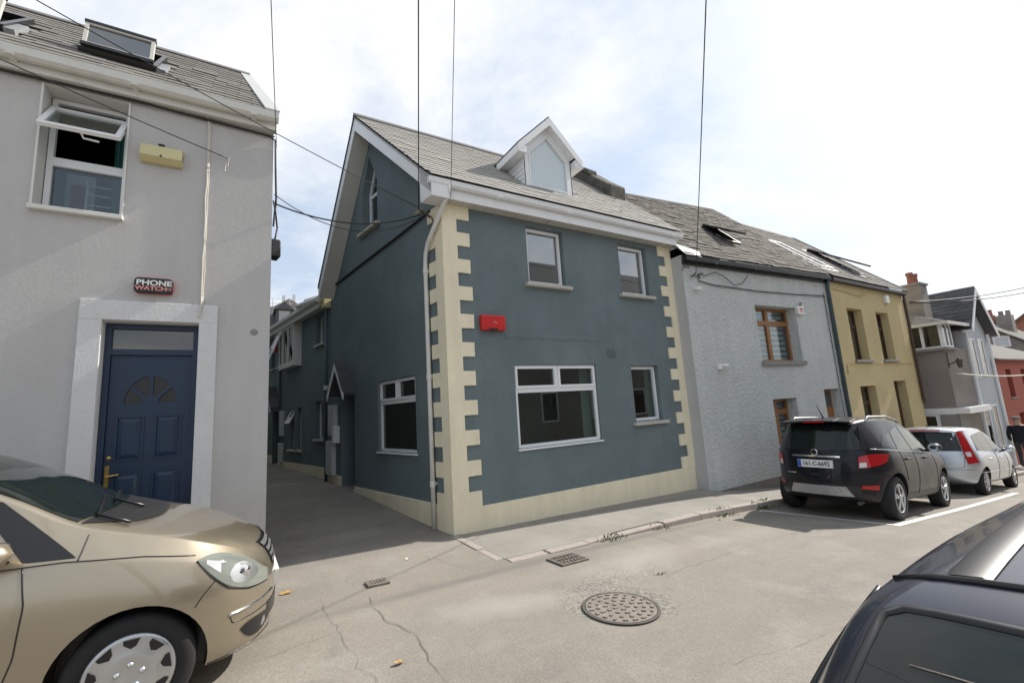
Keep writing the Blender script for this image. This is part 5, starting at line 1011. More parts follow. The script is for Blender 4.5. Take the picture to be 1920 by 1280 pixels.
class Car:
    def __init__(s, name, label, cat, loc, yaw, pitch, spec, group):
        s.root = bpy.data.objects.new(name, None); COL.objects.link(s.root); s.root.location = loc; s.root.rotation_euler = (0, R(pitch), R(yaw)); tag(s.root, label, cat, group)
        s.sp = spec; s.c = {k: pchip(v) for k, v in spec['curves'].items()}; s.x0, s.x1 = spec['ends']; s.W = spec['W']; s._cache = {}
    def plan(s, x):          # width factor closing at both ends
        f = 1.0
        for (xe, xa, p, q) in ((s.x1, s.sp['round'][1], *s.sp['pq'][1]), (s.x0, s.sp['round'][0], *s.sp['pq'][0])):
            u = (x - xa) / (xe - xa)
            if u > 0: f = min(f, max(0.0, 1 - min(u, 1.0) ** p) ** (1 / q))
        return f
    def sec(s, x):
        k = round(x, 4)
        if k in s._cache: return s._cache[k]
        c = s.c; f = s.plan(x); zt, zl = c['top'](x), c['low'](x); zs = min(c['sh'](x), zt - 0.015); zr = max(zt - c['crown'](x), zs + 0.008); W = s.W * f
        wsh, wr = W * c['wsh'](x), W * c['wr'](x); zm = zl + (zs - zl) * 0.55
        P = [(0, zl), (W * 0.80, zl), (W * 0.94, zl + 0.05 * (zs - zl) + 0.015), (W * 0.985, zl + (zs - zl) * 0.30), (W, zm), (W * 0.995, zm + (zs - zm) * 0.55), (wsh, zs)]
        P += [(wsh + (wr - wsh) * q, zs + (zr - zs) * q) for q in (0.12, 0.5, 0.88)]
        P += [(wr, zr), (wr * 0.86, zr + (zt - zr) * 0.45), (wr * 0.5, zr + (zt - zr) * 0.86), (0, zt)]
        P = chaikin(P, 2); s._cache[k] = P; return P
    def side(s, x, z):
        P = s.sec(x); k = len(P) // 9; zz = [p[1] for p in P[k:]]; yy = [p[0] for p in P[k:]]; return float(np.interp(z, np.maximum.accumulate(zz), yy))
    def topz(s, x, y):
        P = s.sec(x); k = len(P) // 3; P = P[k:][::-1]; yy = np.maximum.accumulate([p[0] for p in P]); return float(np.interp(abs(y), yy, [p[1] for p in P]))
    def front(s, y, z, end=1):
        xe = s.x1 if end > 0 else s.x0; xs = [xe - end * 0.8 * (k / 60.0) ** 1.6 for k in range(61)]
        ys = [s.side(x, z) if s.c['low'](x) < z < s.c['top'](x) else 0.0 for x in xs]; ys = np.maximum.accumulate(ys)
        return float(np.interp(abs(y), ys, xs))
    def body(s, mat, arches, low=None):
        n = s.sp.get('n', 96); L = s.x1 - s.x0
        u = np.linspace(0, 1, n); xs = s.x0 + L * (0.5 - 0.5 * np.cos(math.pi * (0.12 + 0.76 * u)) - (0.5 - 0.5 * math.cos(math.pi * 0.12))) / math.cos(math.pi * 0.12)
        xs = sorted(set([round(float(x), 4) for x in xs] + [s.x0 + 0.002, s.x0 + 0.008, s.x0 + 0.02, s.x1 - 0.002, s.x1 - 0.008, s.x1 - 0.02])); xs[0] = s.x0 + 0.0005; xs[-1] = s.x1 - 0.0005
        vs = []; fs = []; m_ = None
        for x in xs:
            P = s.sec(x); ringp = [(x, max(p[0], 0.0), p[1]) for p in P] + [(x, -p[0], p[1]) for p in P[-2:0:-1]]; m_ = len(ringp); vs += ringp
        for i in range(len(xs) - 1):
            for k in range(m_): fs.append((i * m_ + k, i * m_ + (k + 1) % m_, (i + 1) * m_ + (k + 1) % m_, (i + 1) * m_ + k))
        fs += [tuple(range(m_))[::-1], tuple(range((len(xs) - 1) * m_, len(xs) * m_))]
        me = bpy.data.meshes.new('body'); me.from_pydata(vs, [], fs)
        bm = bmesh.new(); bm.from_mesh(me); bmesh.ops.remove_doubles(bm, verts=bm.verts, dist=0.0004); bmesh.ops.recalc_face_normals(bm, faces=bm.faces); bm.to_mesh(me); bm.free()
        me.materials.append(MATS[mat]); ob = bpy.data.objects.new('body', me); COL.objects.link(ob)
        cut = MB()
        for (ax_, r_) in arches:
            for sg in (-1, 1):
                cut.tube([(ax_, sg * (s.W - 0.30), s.sp['r']), (ax_, sg * (s.W + 0.2), s.sp['r'])], r_, 40)
        co = cut.build('cut', 'black_trim'); md = ob.modifiers.new('b', 'BOOLEAN'); md.operation = 'DIFFERENCE'; md.object = co; md.solver = 'EXACT'
        try: md.material_mode = 'TRANSFER'
        except Exception: pass
        bpy.context.view_layer.update(); dg = bpy.context.evaluated_depsgraph_get(); nm = bpy.data.meshes.new_from_object(ob.evaluated_get(dg), preserve_all_data_layers=True, depsgraph=dg)
        ob.modifiers.clear(); ob.data = nm; bpy.data.objects.remove(co)
        if low:
            nm.materials.append(MATS[low[0]]); ix = len(nm.materials) - 1
            for p in nm.polygons:
                c = p.center
                if p.material_index == 0 and low[1](c.x, c.y, c.z): p.material_index = ix
        for p in nm.polygons: p.use_smooth = True
        nm.set_sharp_from_angle(angle=R(38)); ob.parent = s.root; s.bodyo = ob; return ob
    def put(s, m, name, mat, parent=None, smooth=False, bevel=0, fix=True):
        o = m.build(name, mat, None, smooth=smooth, bevel=bevel, fix=fix); o.parent = parent or s.root; return o
    def grid(s, P, name, mat, off, parent=None, thick=0.0):
        R_, C_ = len(P), len(P[0]); A = np.array(P, float); du = np.gradient(A, axis=1); dv = np.gradient(A, axis=0); nn = np.cross(du, dv); nn /= (np.linalg.norm(nn, axis=2, keepdims=True) + 1e-9)
        cen = np.array([(s.x0 + s.x1) / 2, 0, 0.6]); sgn = np.sign(np.sum(nn * (A - cen), axis=2).mean()) or 1; A = A + nn * sgn * off
        m = MB(); m.add([tuple(v) for v in A.reshape(-1, 3)], [(i * C_ + k, i * C_ + k + 1, (i + 1) * C_ + k + 1, (i + 1) * C_ + k) for i in range(R_ - 1) for k in range(C_ - 1)])
        return s.put(m, name, mat, parent, smooth=True)
    @staticmethod
    def res(poly, n):
        d_ = [0.0]
        for a, b in zip(poly[:-1], poly[1:]): d_.append(d_[-1] + math.dist(a, b))
        t = np.linspace(0, d_[-1], n); return list(zip(np.interp(t, d_, [p[0] for p in poly]), np.interp(t, d_, [p[1] for p in poly])))
    def patch(s, mode, bot, top, name, mat, off=0.004, sides=(1,), n=18, m=8, parent=None):
        out = []
        for sg in sides:
            B, T = s.res(chaikin(bot, 2) if len(bot) > 2 else bot, n), s.res(chaikin(top, 2) if len(top) > 2 else top, n); P = []
            for j in range(m):
                q = j / (m - 1); row = []
                for b, t in zip(B, T):
                    a, c = b[0] + (t[0] - b[0]) * q, b[1] + (t[1] - b[1]) * q
                    if mode == 'side': row.append((a, sg * s.side(a, c), c))
                    elif mode == 'top': row.append((a, sg * c, s.topz(a, c)))
                    else: row.append((s.front(a, c, 1 if mode == 'front' else -1), sg * a, c))
                P.append(row)
            out.append(s.grid(P, name, mat, off, parent))
        return out
    def seam(s, mode, pts, wdt=0.004, mat='black_trim', name='panel_gap', sides=(1, -1), off=0.0015, n=24):
        for sg in sides:
            Q = s.res(pts, n); L3 = []
            for a, c in Q:
                if mode == 'side': L3.append(Vector((a, sg * (s.side(a, c) + off), c)))
                elif mode == 'top': L3.append(Vector((a, sg * c, s.topz(a, c) + off)))
                else: L3.append(Vector((s.front(a, c, 1 if mode == 'front' else -1) + (off if mode == 'front' else -off), sg * a, c)))
            m = MB(); m.tube(L3, wdt, 6); s.put(m, name, mat, smooth=True)
    def wheel(s, x, sg, r, wd, style, yo):
        m = MB(); M = lambda a, b, c: (x + a, sg * (yo + c), r + b)
        m.lathe([(r * 0.64, -wd), (r * 0.93, -wd), (r * 0.985, -wd * 0.88), (r, -wd * 0.7), (r, -wd * 0.28), (r * 0.985, -wd * 0.1), (r * 0.93, 0.0), (r * 0.80, 0.004), (r * 0.665, -0.012), (r * 0.64, -0.03)], M, 48)
        t = s.put(m, 'wheel', 'tyre', smooth=True)
        rr = r * (0.69 if style == 'cap' else 0.655)
        if style == 'cap':
            m = MB(); m.lathe([(rr, -0.02), (rr, -0.004), (rr * 0.95, 0.006), (rr * 0.88, 0.004), (rr * 0.55, 0.012), (rr * 0.42, 0.018), (rr * 0.36, 0.012), (0.0005, 0.014)], M, 54); h = s.put(m, 'hubcap', 'wheel_silver', t, smooth=True)
            for k in range(9):
                m = MB(); a0 = 2 * math.pi * k / 9
                def pol(rad, da): a = a0 + da; return (rad * math.cos(a), rad * math.sin(a))
                P = [pol(rr * 0.90, -0.02), pol(rr * 0.90, 0.38), pol(rr * 0.80, 0.40), pol(rr * 0.66, 0.20), pol(rr * 0.72, 0.04)]
                m.prism(P, 0.004, 0.0135, lambda a, d_, c: M(a, c, d_)); s.put(m, 'vent', 'black_trim', h)
            for k in range(5):
                m = MB(); a = 2 * math.pi * k / 5 + 0.3; cx, cz = rr * 0.28 * math.cos(a), rr * 0.28 * math.sin(a)
                m.lathe([(0.015, 0.010), (0.015, 0.018), (0.011, 0.019), (0.010, 0.024), (0.0003, 0.025)], lambda p, q, c: M(cx + p, cz + q, c), 12); s.put(m, 'wheel_bolt', 'chrome', h, smooth=True)
        else:
            m = MB(); m.lathe([(rr, -0.06), (rr, -0.002), (rr * 0.96, 0.002), (rr * 0.90, -0.012), (rr * 0.88, -0.06)], M, 48)
            ns = style
            for k in range(ns):
                a0 = 2 * math.pi * k / ns + 0.35
                for da in ((-0.12, 0.12) if ns == 5 else (0,)):
                    a = a0 + da; c_, s_ = math.cos(a), math.sin(a); hw = rr * (0.085 if ns == 5 else 0.12)
                    P = [(rr * 0.16 * c_ - hw * s_ * 0.9, rr * 0.16 * s_ + hw * c_ * 0.9), (rr * 0.16 * c_ + hw * s_ * 0.9, rr * 0.16 * s_ - hw * c_ * 0.9), (rr * 0.93 * c_ + hw * s_ * 0.75, rr * 0.93 * s_ - hw * c_ * 0.75), (rr * 0.93 * c_ - hw * s_ * 0.75, rr * 0.93 * s_ + hw * c_ * 0.75)]
                    A = [M(p[0], p[1], 0.004 if i < 2 else -0.006) for i, p in enumerate(P)]; B = [M(p[0], p[1], -0.03) for p in P]; m.hexa(B + A)
            m.lathe([(rr * 0.24, -0.03), (rr * 0.24, 0.008), (rr * 0.17, 0.014), (0.0005, 0.012)], M, 24); h = s.put(m, 'rim', 'wheel_silver', t, bevel=0.003)
            m = MB(); m.lathe([(rr * 0.9, -0.065), (0.0005, -0.065)], M, 30); s.put(m, 'brake', 'iron_dark', t)
        return t
    def mirror(s, x, z, mat, sides=(1, -1), sx=0.17, sz=0.15):
        for sg in sides:
            y = s.side(x, z - 0.06); m = MB()
            prof = [(-0.07, 0.0), (-0.065, 0.45), (-0.02, 0.85), (0.05, 1.0), (0.12, 0.7), (0.15, 0.0)]
            vs = []; nn_ = 12
            for (px, f) in prof:
                for k in range(nn_): a = 2 * math.pi * k / nn_; vs.append((x + px * sx / 0.17, sg * (y + 0.125 + 0.105 * max(f, 0.02) * math.cos(a)), z + sz * 0.52 * max(f, 0.02) * math.sin(a) * (1 if abs(math.sin(a)) < 0.9 else 0.95)))
            m.add(vs, [(i * nn_ + k, i * nn_ + (k + 1) % nn_, (i + 1) * nn_ + (k + 1) % nn_, (i + 1) * nn_ + k) for i in range(len(prof) - 1) for k in range(nn_)])
            o = s.put(m, 'wing_mirror', mat, smooth=True)
            m = MB(); m.tube([(x + 0.05, sg * (y - 0.02), z - 0.06), (x + 0.03, sg * (y + 0.09), z - 0.03)], 0.028, 8); s.put(m, 'mirror_arm', 'black_plastic', o, smooth=True)
            m = MB(); m.tube([(x - 0.058, sg * (y + 0.125), z), (x - 0.064, sg * (y + 0.125), z)], 0.001, 12, radii=[0.075, 0.075]); s.put(m, 'mirror_glass', 'chrome', o)
paintmat('paint_gold', (0.385, 0.33, 0.245), 0.75, 0.31); paintmat('paint_black', (0.005, 0.006, 0.010), 0.0, 0.35, 0.35, 0.2); paintmat('paint_silver', (0.50, 0.53, 0.57), 0.75, 0.33); paintmat('paint_navy', (0.009, 0.012, 0.026), 0.2, 0.3, 0.6)
pmat('tyre', (0.018, 0.018, 0.018), 0.85, 0.15, 20, 0.3, 120); pmat('wheel_silver', (0.52, 0.53, 0.54), 0.32, 0.04, 6, metal=0.85, fine=0); pmat('chrome', (0.75, 0.76, 0.77), 0.08, 0, metal=1.0, fine=0)
pmat('chrome_soft', (0.62, 0.63, 0.62), 0.28, 0.1, 12, metal=0.9, fine=0); glassmat('car_glass', (0.010, 0.015, 0.013), 0.02, 1.45); glassmat('lamp_glass', (0.20, 0.215, 0.19), 0.05, 1.6); glassmat('lamp_red', (0.42, 0.008, 0.012), 0.08, 1.55); glassmat('lamp_clear', (0.62, 0.62, 0.62), 0.1, 1.5); pmat('plate', (0.72, 0.72, 0.70), 0.5, 0.03, 3, fine=0); pmat('plate_blue', (0.02, 0.09, 0.42), 0.5, 0, fine=0)
pmat('skid', (0.42, 0.42, 0.41), 0.4, 0.04, 4, metal=0.4, fine=0)
PG = 'cars parked along the street'
# --- gold hatchback
def gold_car():
    sp = dict(W=0.885, r=0.315, ends=(-2.09, 2.18), round=(-1.45, 1.35), pq=((2.6, 2.4), (3.1, 2.3)),
      curves=dict(top=[(-2.09, 0.80), (-2.05, 1.02), (-1.85, 1.38), (-1.55, 1.53), (-0.9, 1.65), (-0.2, 1.66), (0.3, 1.60), (0.75, 1.40), (1.10, 1.20), (1.25, 1.15), (1.6, 1.05), (1.9, 0.935), (2.05, 0.845), (2.13, 0.745), (2.165, 0.64), (2.18, 0.56)],
        low=[(-2.09, 0.45), (-2.0, 0.28), (-1.7, 0.22), (1.75, 0.19), (2.0, 0.195), (2.12, 0.22), (2.165, 0.27), (2.18, 0.34)],
        sh=[(-2.09, 0.75), (-1.8, 1.06), (-1.0, 1.05), (0.4, 1.01), (1.0, 0.985), (1.5, 0.90), (1.9, 0.79), (2.1, 0.66), (2.18, 0.52)],
        wsh=[(-2.1, 0.93), (0.5, 0.945), (1.2, 0.94), (1.7, 0.93), (2.18, 0.93)], wr=[(-2.1, 0.72), (-1.5, 0.70), (0, 0.70), (0.6, 0.73), (1.15, 0.80), (1.6, 0.80), (2.0, 0.74), (2.18, 0.70)],
        crown=[(-2.1, 0.10), (-1.2, 0.06), (0.2, 0.06), (0.9, 0.06), (1.2, 0.055), (1.6, 0.06), (2.0, 0.08), (2.18, 0.05)]))
    c = Car('parked_car', 'gold hatchback parked in front of the navy door, cut by the picture edge', 'car', (-1.93, 4.40, -1.648), 1.0, 1.5, sp, PG)
    c.body('paint_gold', [(1.39, 0.37), (-1.39, 0.37)])
    c.patch('top', [(1.06, -0.67), (1.15, -0.35), (1.17, 0), (1.15, 0.35), (1.06, 0.67)], [(0.26, -0.57), (0.30, -0.3), (0.31, 0), (0.30, 0.3), (0.26, 0.57)], 'windscreen', 'car_glass', 0.004, n=24, m=14)
    c.patch('top', [(1.32, -0.50), (1.42, -0.3), (1.44, 0), (1.42, 0.3), (1.32, 0.50)], [(1.075, -0.68), (1.155, -0.35), (1.175, 0), (1.155, 0.35), (1.075, 0.68)], 'cowl', 'black_plastic', 0.005, n=24, m=8)
    c.patch('top', [(-1.75, -0.58), (-1.79, 0), (-1.75, 0.58)], [(-2.0, -0.60), (-2.03, 0), (-2.0, 0.60)], 'rear_window', 'car_glass', 0.004, n=16, m=8)
    SD = (1, -1)
    c.patch('side', [(0.10, 1.05), (0.84, 1.02)], [(0.10, 1.51), (0.54, 1.42)], 'side_window', 'car_glass', 0.004, SD, n=10)
    c.patch('side', [(-0.85, 1.07), (0.04, 1.05)], [(-0.85, 1.50), (0.04, 1.475)], 'side_window', 'car_glass', 0.004, SD, n=12)
    c.patch('side', [(-1.65, 1.12), (-0.92, 1.075)], [(-1.45, 1.42), (-0.92, 1.50)], 'side_window', 'car_glass', 0.004, SD, n=10)
    c.patch('side', [(0.885, 1.01), (1.10, 0.997)], [(0.60, 1.38), (0.74, 1.325)], 'quarter_panel', 'black_trim', 0.004, SD, n=8)
    c.seam('side', [(0.89, 0.99), (0.925, 0.8), (0.91, 0.55), (0.84, 0.3)]); c.seam('side', [(-0.42, 1.0), (-0.40, 0.6), (-0.44, 0.28)])
    c.seam('side', [(1.11, 0.98), (1.12, 1.03), (1.13, 1.10)]); c.seam('side', [(0.66, 0.995), (1.05, 0.985), (1.4, 0.945), (1.66, 0.895)], 0.0035)
    c.seam('side', [(1.78, 0.735), (1.72, 0.67), (1.68, 0.61)], 0.003); c.seam('side', [(0.66, 1.0), (-1.3, 1.06)], 0.006)
    # headlight
    for sg in SD:
        h = c.patch('side', [(1.675, 0.862), (1.75, 0.77), (1.85, 0.672), (1.97, 0.618), (2.085, 0.60)], [(1.675, 0.868), (1.75, 0.882), (1.85, 0.852), (1.97, 0.785), (2.09, 0.665)], 'headlight', 'lamp_glass', 0.007, (sg,), n=22, m=10)[0]
        c.seam('side', [(1.67, 0.864), (1.75, 0.764), (1.85, 0.666), (1.97, 0.612), (2.09, 0.594)], 0.005, sides=(sg,)); 
        c.patch('side', [(1.85, 0.735), (1.87, 0.685), (1.94, 0.66), (2.01, 0.665), (2.02, 0.695)], [(1.85, 0.74), (1.87, 0.79), (1.93, 0.79), (2.0, 0.745), (2.02, 0.70)], 'lamp_bowl', 'chrome_soft', 0.0085, (sg,), n=10, m=6, parent=h); c.patch('side', [(1.72, 0.835), (1.80, 0.765)], [(1.72, 0.855), (1.80, 0.83)], 'turn_lamp', 'lamp_clear', 0.0085, (sg,), n=6, m=5, parent=h)
        m = MB(); yy = sg * (c.side(1.94, 0.72) - 0.012); m.lathe([(0.0005, 0.010), (0.035, 0.008), (0.045, 0.0)], lambda a, b, q: (1.94 + a * 0.9, yy + sg * (q + 0.02 - 0.6 * a), 0.72 + b), 18); c.put(m, 'lamp_reflector', 'chrome', h, smooth=True)
        c.patch('side', [(1.93, 0.375), (1.98, 0.29), (2.06, 0.28), (2.11, 0.33)], [(1.93, 0.38), (1.98, 0.405), (2.06, 0.40), (2.115, 0.385)], 'fog_light', 'black_trim', 0.005, (sg,), n=12, m=6)
        m = MB(); yy = sg * (c.side(2.065, 0.345) + 0.004); m.lathe([(0.0005, 0.005), (0.026, 0.004), (0.033, 0.0)], lambda a, b, q: (2.065 + a * 0.7, yy + sg * (q - 0.9 * a), 0.345 + b), 16); c.put(m, 'fog_lamp_ring', 'chrome', smooth=True)
        c.seam('side', [(1.865, 0.497), (2.0, 0.497), (2.13, 0.497)], 0.010, 'chrome', 'bumper_strip', (sg,), 0.002)
        c.seam('side', [(1.865, 0.497), (1.885, 0.44), (2.0, 0.435), (2.14, 0.435)], 0.0035, 'black_trim', 'panel_gap', (sg,), 0.0)
        c.seam('side', [(1.76, 0.235), (1.95, 0.235), (2.12, 0.26)], 0.004, 'black_trim', 'panel_gap', (sg,), 0.0)
    for k in range(4):
        z = 0.665 + k * 0.042; ym = 0.36 - 0.012 * (3 - k)
        c.patch('front', [(-ym, z), (0, z - 0.004), (ym, z)], [(-ym - 0.005, z + 0.026), (0, z + 0.024), (ym + 0.005, z + 0.026)], 'grille_slat', 'wheel_silver', 0.010, n=20, m=3)
    c.patch('front', [(-0.33, 0.645), (0, 0.64), (0.33, 0.645)], [(-0.38, 0.835), (0, 0.83), (0.38, 0.835)], 'grille', 'black_trim', 0.003, n=24, m=6)
    c.patch('front', [(-0.50, 0.34), (0, 0.33), (0.50, 0.34)], [(-0.50, 0.44), (0, 0.44), (0.50, 0.44)], 'lower_grille', 'black_trim', 0.003, n=20, m=4)
    m = MB(); x_ = c.front(0, 0.54); m.box(x_ - 0.02, x_ + 0.012, -0.26, 0.26, 0.47, 0.58); c.put(m, 'number_plate', 'plate')
    for x in (1.39, -1.39):
        for sg in SD: c.wheel(x, sg, 0.315, 0.20, 'cap', 0.845)
    c.mirror(0.73, 1.09, 'paint_gold')
    for x in (0.45, -0.55):
        for sg in SD: m = MB(); y = c.side(x, 0.80); m.tube([(x - 0.12, sg * (y + 0.005), 0.80), (x - 0.09, sg * (y + 0.035), 0.81), (x + 0.07, sg * (y + 0.035), 0.81), (x + 0.09, sg * (y + 0.005), 0.80)], 0.014, 8); c.put(m, 'door_handle', 'paint_gold', smooth=True)
    for (y0, y1) in ((-0.1, 0.55), (-0.60, 0.05)):
        m = MB(); m.tube([(1.30, y0, c.topz(1.30, y0) + 0.02), (1.13, y0 + 0.05, c.topz(1.13, y0) + 0.03), (1.06, y1, c.topz(1.06, y1) + 0.022)], 0.010, 6); c.put(m, 'wiper', 'black_trim', smooth=True)
    for sg in SD: c.patch('side', [(0.70, 0.40), (0.78, 0.40)], [(0.70, 0.43), (0.78, 0.43)], 'side_badge', 'wheel_silver', 0.006, (sg,), n=4, m=3)
gold_car()
# --- black crossover
def suv():
    sp = dict(W=0.885, r=0.345, ends=(-2.12, 2.15), round=(-1.0, 1.25), pq=((2.5, 2.4), (2.6, 2.2)),
      curves=dict(top=[(-2.12, 0.62), (-2.11, 0.80), (-2.07, 1.02), (-1.98, 1.22), (-1.84, 1.48), (-1.72, 1.585), (-1.3, 1.65), (-0.6, 1.675), (0.1, 1.625), (0.45, 1.52), (1.05, 1.14), (1.25, 1.08), (1.7, 1.0), (2.0, 0.88), (2.1, 0.76), (2.15, 0.60)],
        low=[(-2.12, 0.50), (-2.08, 0.40), (-1.9, 0.30), (-1.6, 0.25), (1.7, 0.24), (2.0, 0.28), (2.15, 0.45)],
        sh=[(-2.12, 0.58), (-2.08, 0.92), (-1.95, 1.07), (-1.3, 1.10), (0, 1.04), (1.0, 1.0), (1.6, 0.92), (2.0, 0.78), (2.15, 0.55)],
        wsh=[(-2.12, 0.95), (-1.6, 0.955), (0.5, 0.95), (2.15, 0.93)], wr=[(-2.12, 0.78), (-1.75, 0.68), (-1.0, 0.69), (0.2, 0.70), (1.0, 0.78), (2.15, 0.7)],
        crown=[(-2.12, 0.04), (-1.9, 0.05), (-1.0, 0.055), (0.3, 0.06), (1.1, 0.05), (2.15, 0.05)]))
    zz = gz(10.3, 4.1) - 0.0
    c = Car('parked_car', 'black crossover with plate 161-C-6692 parked before the roughcast house', 'car', (10.32, 4.13, -2.262), 3.6, 5.0, sp, PG)
    SD = (1, -1)
    c.body('paint_black', [(1.275, 0.40), (-1.275, 0.40)], low=('black_plastic', lambda x, y, z: z < 0.42 + (0.12 if x < -1.95 else 0) or (abs(abs(x) - 1.275) < 0.47 and math.hypot(abs(x) - 1.275, z - 0.345) < 0.455 and z < 0.85)))
    # rear screen and its dark surround, spoiler
    c.patch('rear', [(-0.60, 1.10), (-0.3, 1.085), (0, 1.08), (0.3, 1.085), (0.60, 1.10)], [(-0.535, 1.50), (-0.3, 1.51), (0, 1.512), (0.3, 1.51), (0.535, 1.50)], 'rear_window', 'car_glass', 0.006, n=28, m=12)
    for sg in SD: c.patch('rear', [(sg * 0.605, 1.10), (sg * 0.75, 1.14)], [(sg * 0.54, 1.50), (sg * 0.60, 1.50)], 'window_surround', 'black_trim', 0.006, n=6, m=10)
    m = MB(); P = [(-0.53, 1.575), (-0.3, 1.592), (0, 1.598), (0.3, 1.592), (0.53, 1.575)]
    for a, b in zip(P[:-1], P[1:]):
        m.hexa([(-1.97, a[0] * 1.02, a[1] - 0.055), (-1.97, b[0] * 1.02, b[1] - 0.055), (-1.70, b[0], b[1] + 0.005), (-1.70, a[0], a[1] + 0.005), (-1.985, a[0] * 1.02, a[1] - 0.025), (-1.985, b[0] * 1.02, b[1] - 0.025), (-1.70, b[0], b[1] + 0.03), (-1.70, a[0], a[1] + 0.03)])
    spo = c.put(m, 'spoiler', 'paint_black', bevel=0.008)
    m = MB(); m.box(-1.992, -1.978, -0.16, 0.16, 1.54, 1.562); c.put(m, 'brake_light', 'lamp_red', spo)
    for sg in SD:
        t_ = c.patch('rear', [(sg * 0.555, 0.815), (sg * 0.66, 0.83), (sg * 0.77, 0.87), (sg * 0.82, 0.93)], [(sg * 0.565, 0.99), (sg * 0.66, 1.03), (sg * 0.77, 1.045), (sg * 0.825, 1.035)], 'tail_light', 'lamp_red', 0.012, n=18, m=8)[0]
        c.patch('rear', [(sg * 0.565, 0.825), (sg * 0.64, 0.835)], [(sg * 0.57, 0.90), (sg * 0.64, 0.91)], 'reverse_lamp', 'lamp_clear', 0.015, n=6, m=5, parent=t_)
        c.patch('rear', [(sg * 0.56, 0.50), (sg * 0.72, 0.485)], [(sg * 0.56, 0.545), (sg * 0.73, 0.56)], 'reflector', 'lamp_red', 0.008, n=6, m=4)
        c.patch('side', [(-1.02, 1.11), (-0.30, 1.09)], [(-0.82, 1.40), (-0.30, 1.52)], 'side_window', 'car_glass', 0.004, (sg,), n=10)
        c.patch('side', [(-0.24, 1.09), (0.66, 1.05)], [(-0.24, 1.525), (0.30, 1.46)], 'side_window', 'car_glass', 0.004, (sg,), n=12)
        c.patch('side', [(-1.50, 1.17), (-1.08, 1.12)], [(-1.28, 1.33), (-0.90, 1.38)], 'side_window', 'car_glass', 0.004, (sg,), n=8)
        c.seam('side', [(-0.27, 1.08), (-0.25, 0.7), (-0.30, 0.36)], sides=(sg,)); c.seam('side', [(0.80, 1.0), (0.84, 0.7), (0.78, 0.36)], sides=(sg,)); c.seam('side', [(-1.0, 1.09), (-0.92, 0.85), (-0.85, 0.60)], sides=(sg,))
        c.seam('side', [(-1.75, 1.12), (-1.0, 1.09), (0.7, 1.04)], 0.008, 'chrome', 'window_trim', (sg,))
        m = MB(); m.tube([(-1.45, sg * 0.58, c.topz(-1.45, 0.58) + 0.0), (-1.30, sg * 0.575, c.topz(-1.3, 0.575) + 0.05), (-0.4, sg * 0.565, c.topz(-0.4, 0.565) + 0.055), (0.15, sg * 0.56, c.topz(0.15, 0.56) + 0.05), (0.28, sg * 0.555, c.topz(0.28, 0.555))], 0.016, 8); c.put(m, 'roof_rail', 'wheel_silver', smooth=True)
        for x in (-0.72, 0.28): y = c.side(x, 0.95); m = MB(); m.tube([(x - 0.1, sg * (y + 0.004), 0.95), (x - 0.07, sg * (y + 0.035), 0.955), (x + 0.08, sg * (y + 0.035), 0.955), (x + 0.1, sg * (y + 0.004), 0.95)], 0.014, 8); c.put(m, 'door_handle', 'paint_black', smooth=True)
        c.patch('side', [(1.62, 0.78), (2.0, 0.70)], [(1.55, 0.90), (1.98, 0.80)], 'headlight', 'lamp_glass', 0.006, (sg,), n=12)
    c.patch('top', [(1.03, -0.66), (1.12, 0), (1.03, 0.66)], [(0.42, -0.56), (0.46, 0), (0.42, 0.56)], 'windscreen', 'car_glass', 0.004, n=16, m=8)
    c.patch('front', [(-0.45, 0.50), (0, 0.5), (0.45, 0.50)], [(-0.5, 0.72), (0, 0.72), (0.5, 0.72)], 'grille', 'black_trim', 0.005, n=16, m=5)
    # tailgate furniture
    c.seam('rear', [(0.66, 1.08), (0.56, 0.96), (0.545, 0.78), (0.52, 0.64), (0.3, 0.62), (0, 0.615)], 0.004)
    xr = c.front(0, 0.985, -1); m = MB()
    for k in range(12):
        y0, y1 = -0.36 + 0.06 * k, -0.30 + 0.06 * k; a, b = c.front(y0, 0.985, -1) - 0.012, c.front(y1, 0.985, -1) - 0.012
        m.hexa([(a, y0, 0.972), (b, y1, 0.972), (b + 0.03, y1, 0.972), (a + 0.03, y0, 0.972), (a, y0, 1.0), (b, y1, 1.0), (b + 0.03, y1, 1.0), (a + 0.03, y0, 1.0)])
    c.put(m, 'chrome_strip', 'chrome')
    m = MB(); xb = c.front(0, 1.045, -1) - 0.012; m.lathe([(0.046, 0), (0.052, 0.012), (0.042, 0.014), (0.040, 0.004)], lambda a, b, q: (xb - q, a, 1.05 + b), 24); m.box(xb - 0.014, xb - 0.004, -0.05, 0.05, 1.043, 1.057); em = c.put(m, 'emblem', 'chrome', smooth=False)
    xp = c.front(0, 0.87, -1) - 0.012
    m = MB(); m.box(xp - 0.006, xp + 0.03, -0.26, 0.26, 0.80, 0.925); npl = c.put(m, 'number_plate', 'plate')
    m = MB(); m.box(xp - 0.0072, xp - 0.0061, 0.205, 0.257, 0.803, 0.922); c.put(m, 'plate_band', 'plate_blue', npl)
    MT = Matrix.Translation((xp - 0.008, -0.02, 0.862)) @ Matrix.Rotation(R(-90), 4, 'Z') @ Matrix.Rotation(R(90), 4, 'X')
    o = textmesh('161-C-6692', 0.098, MT, 'black_plastic', 'registration', None, 0.0008, bold=0.0015, sx=0.86); o.parent = npl
    m = MB(); xs_ = c.front(0, 0.44, -1) - 0.01
    P = [(-0.50, 0.36), (0.50, 0.36), (0.42, 0.52), (-0.42, 0.52)]
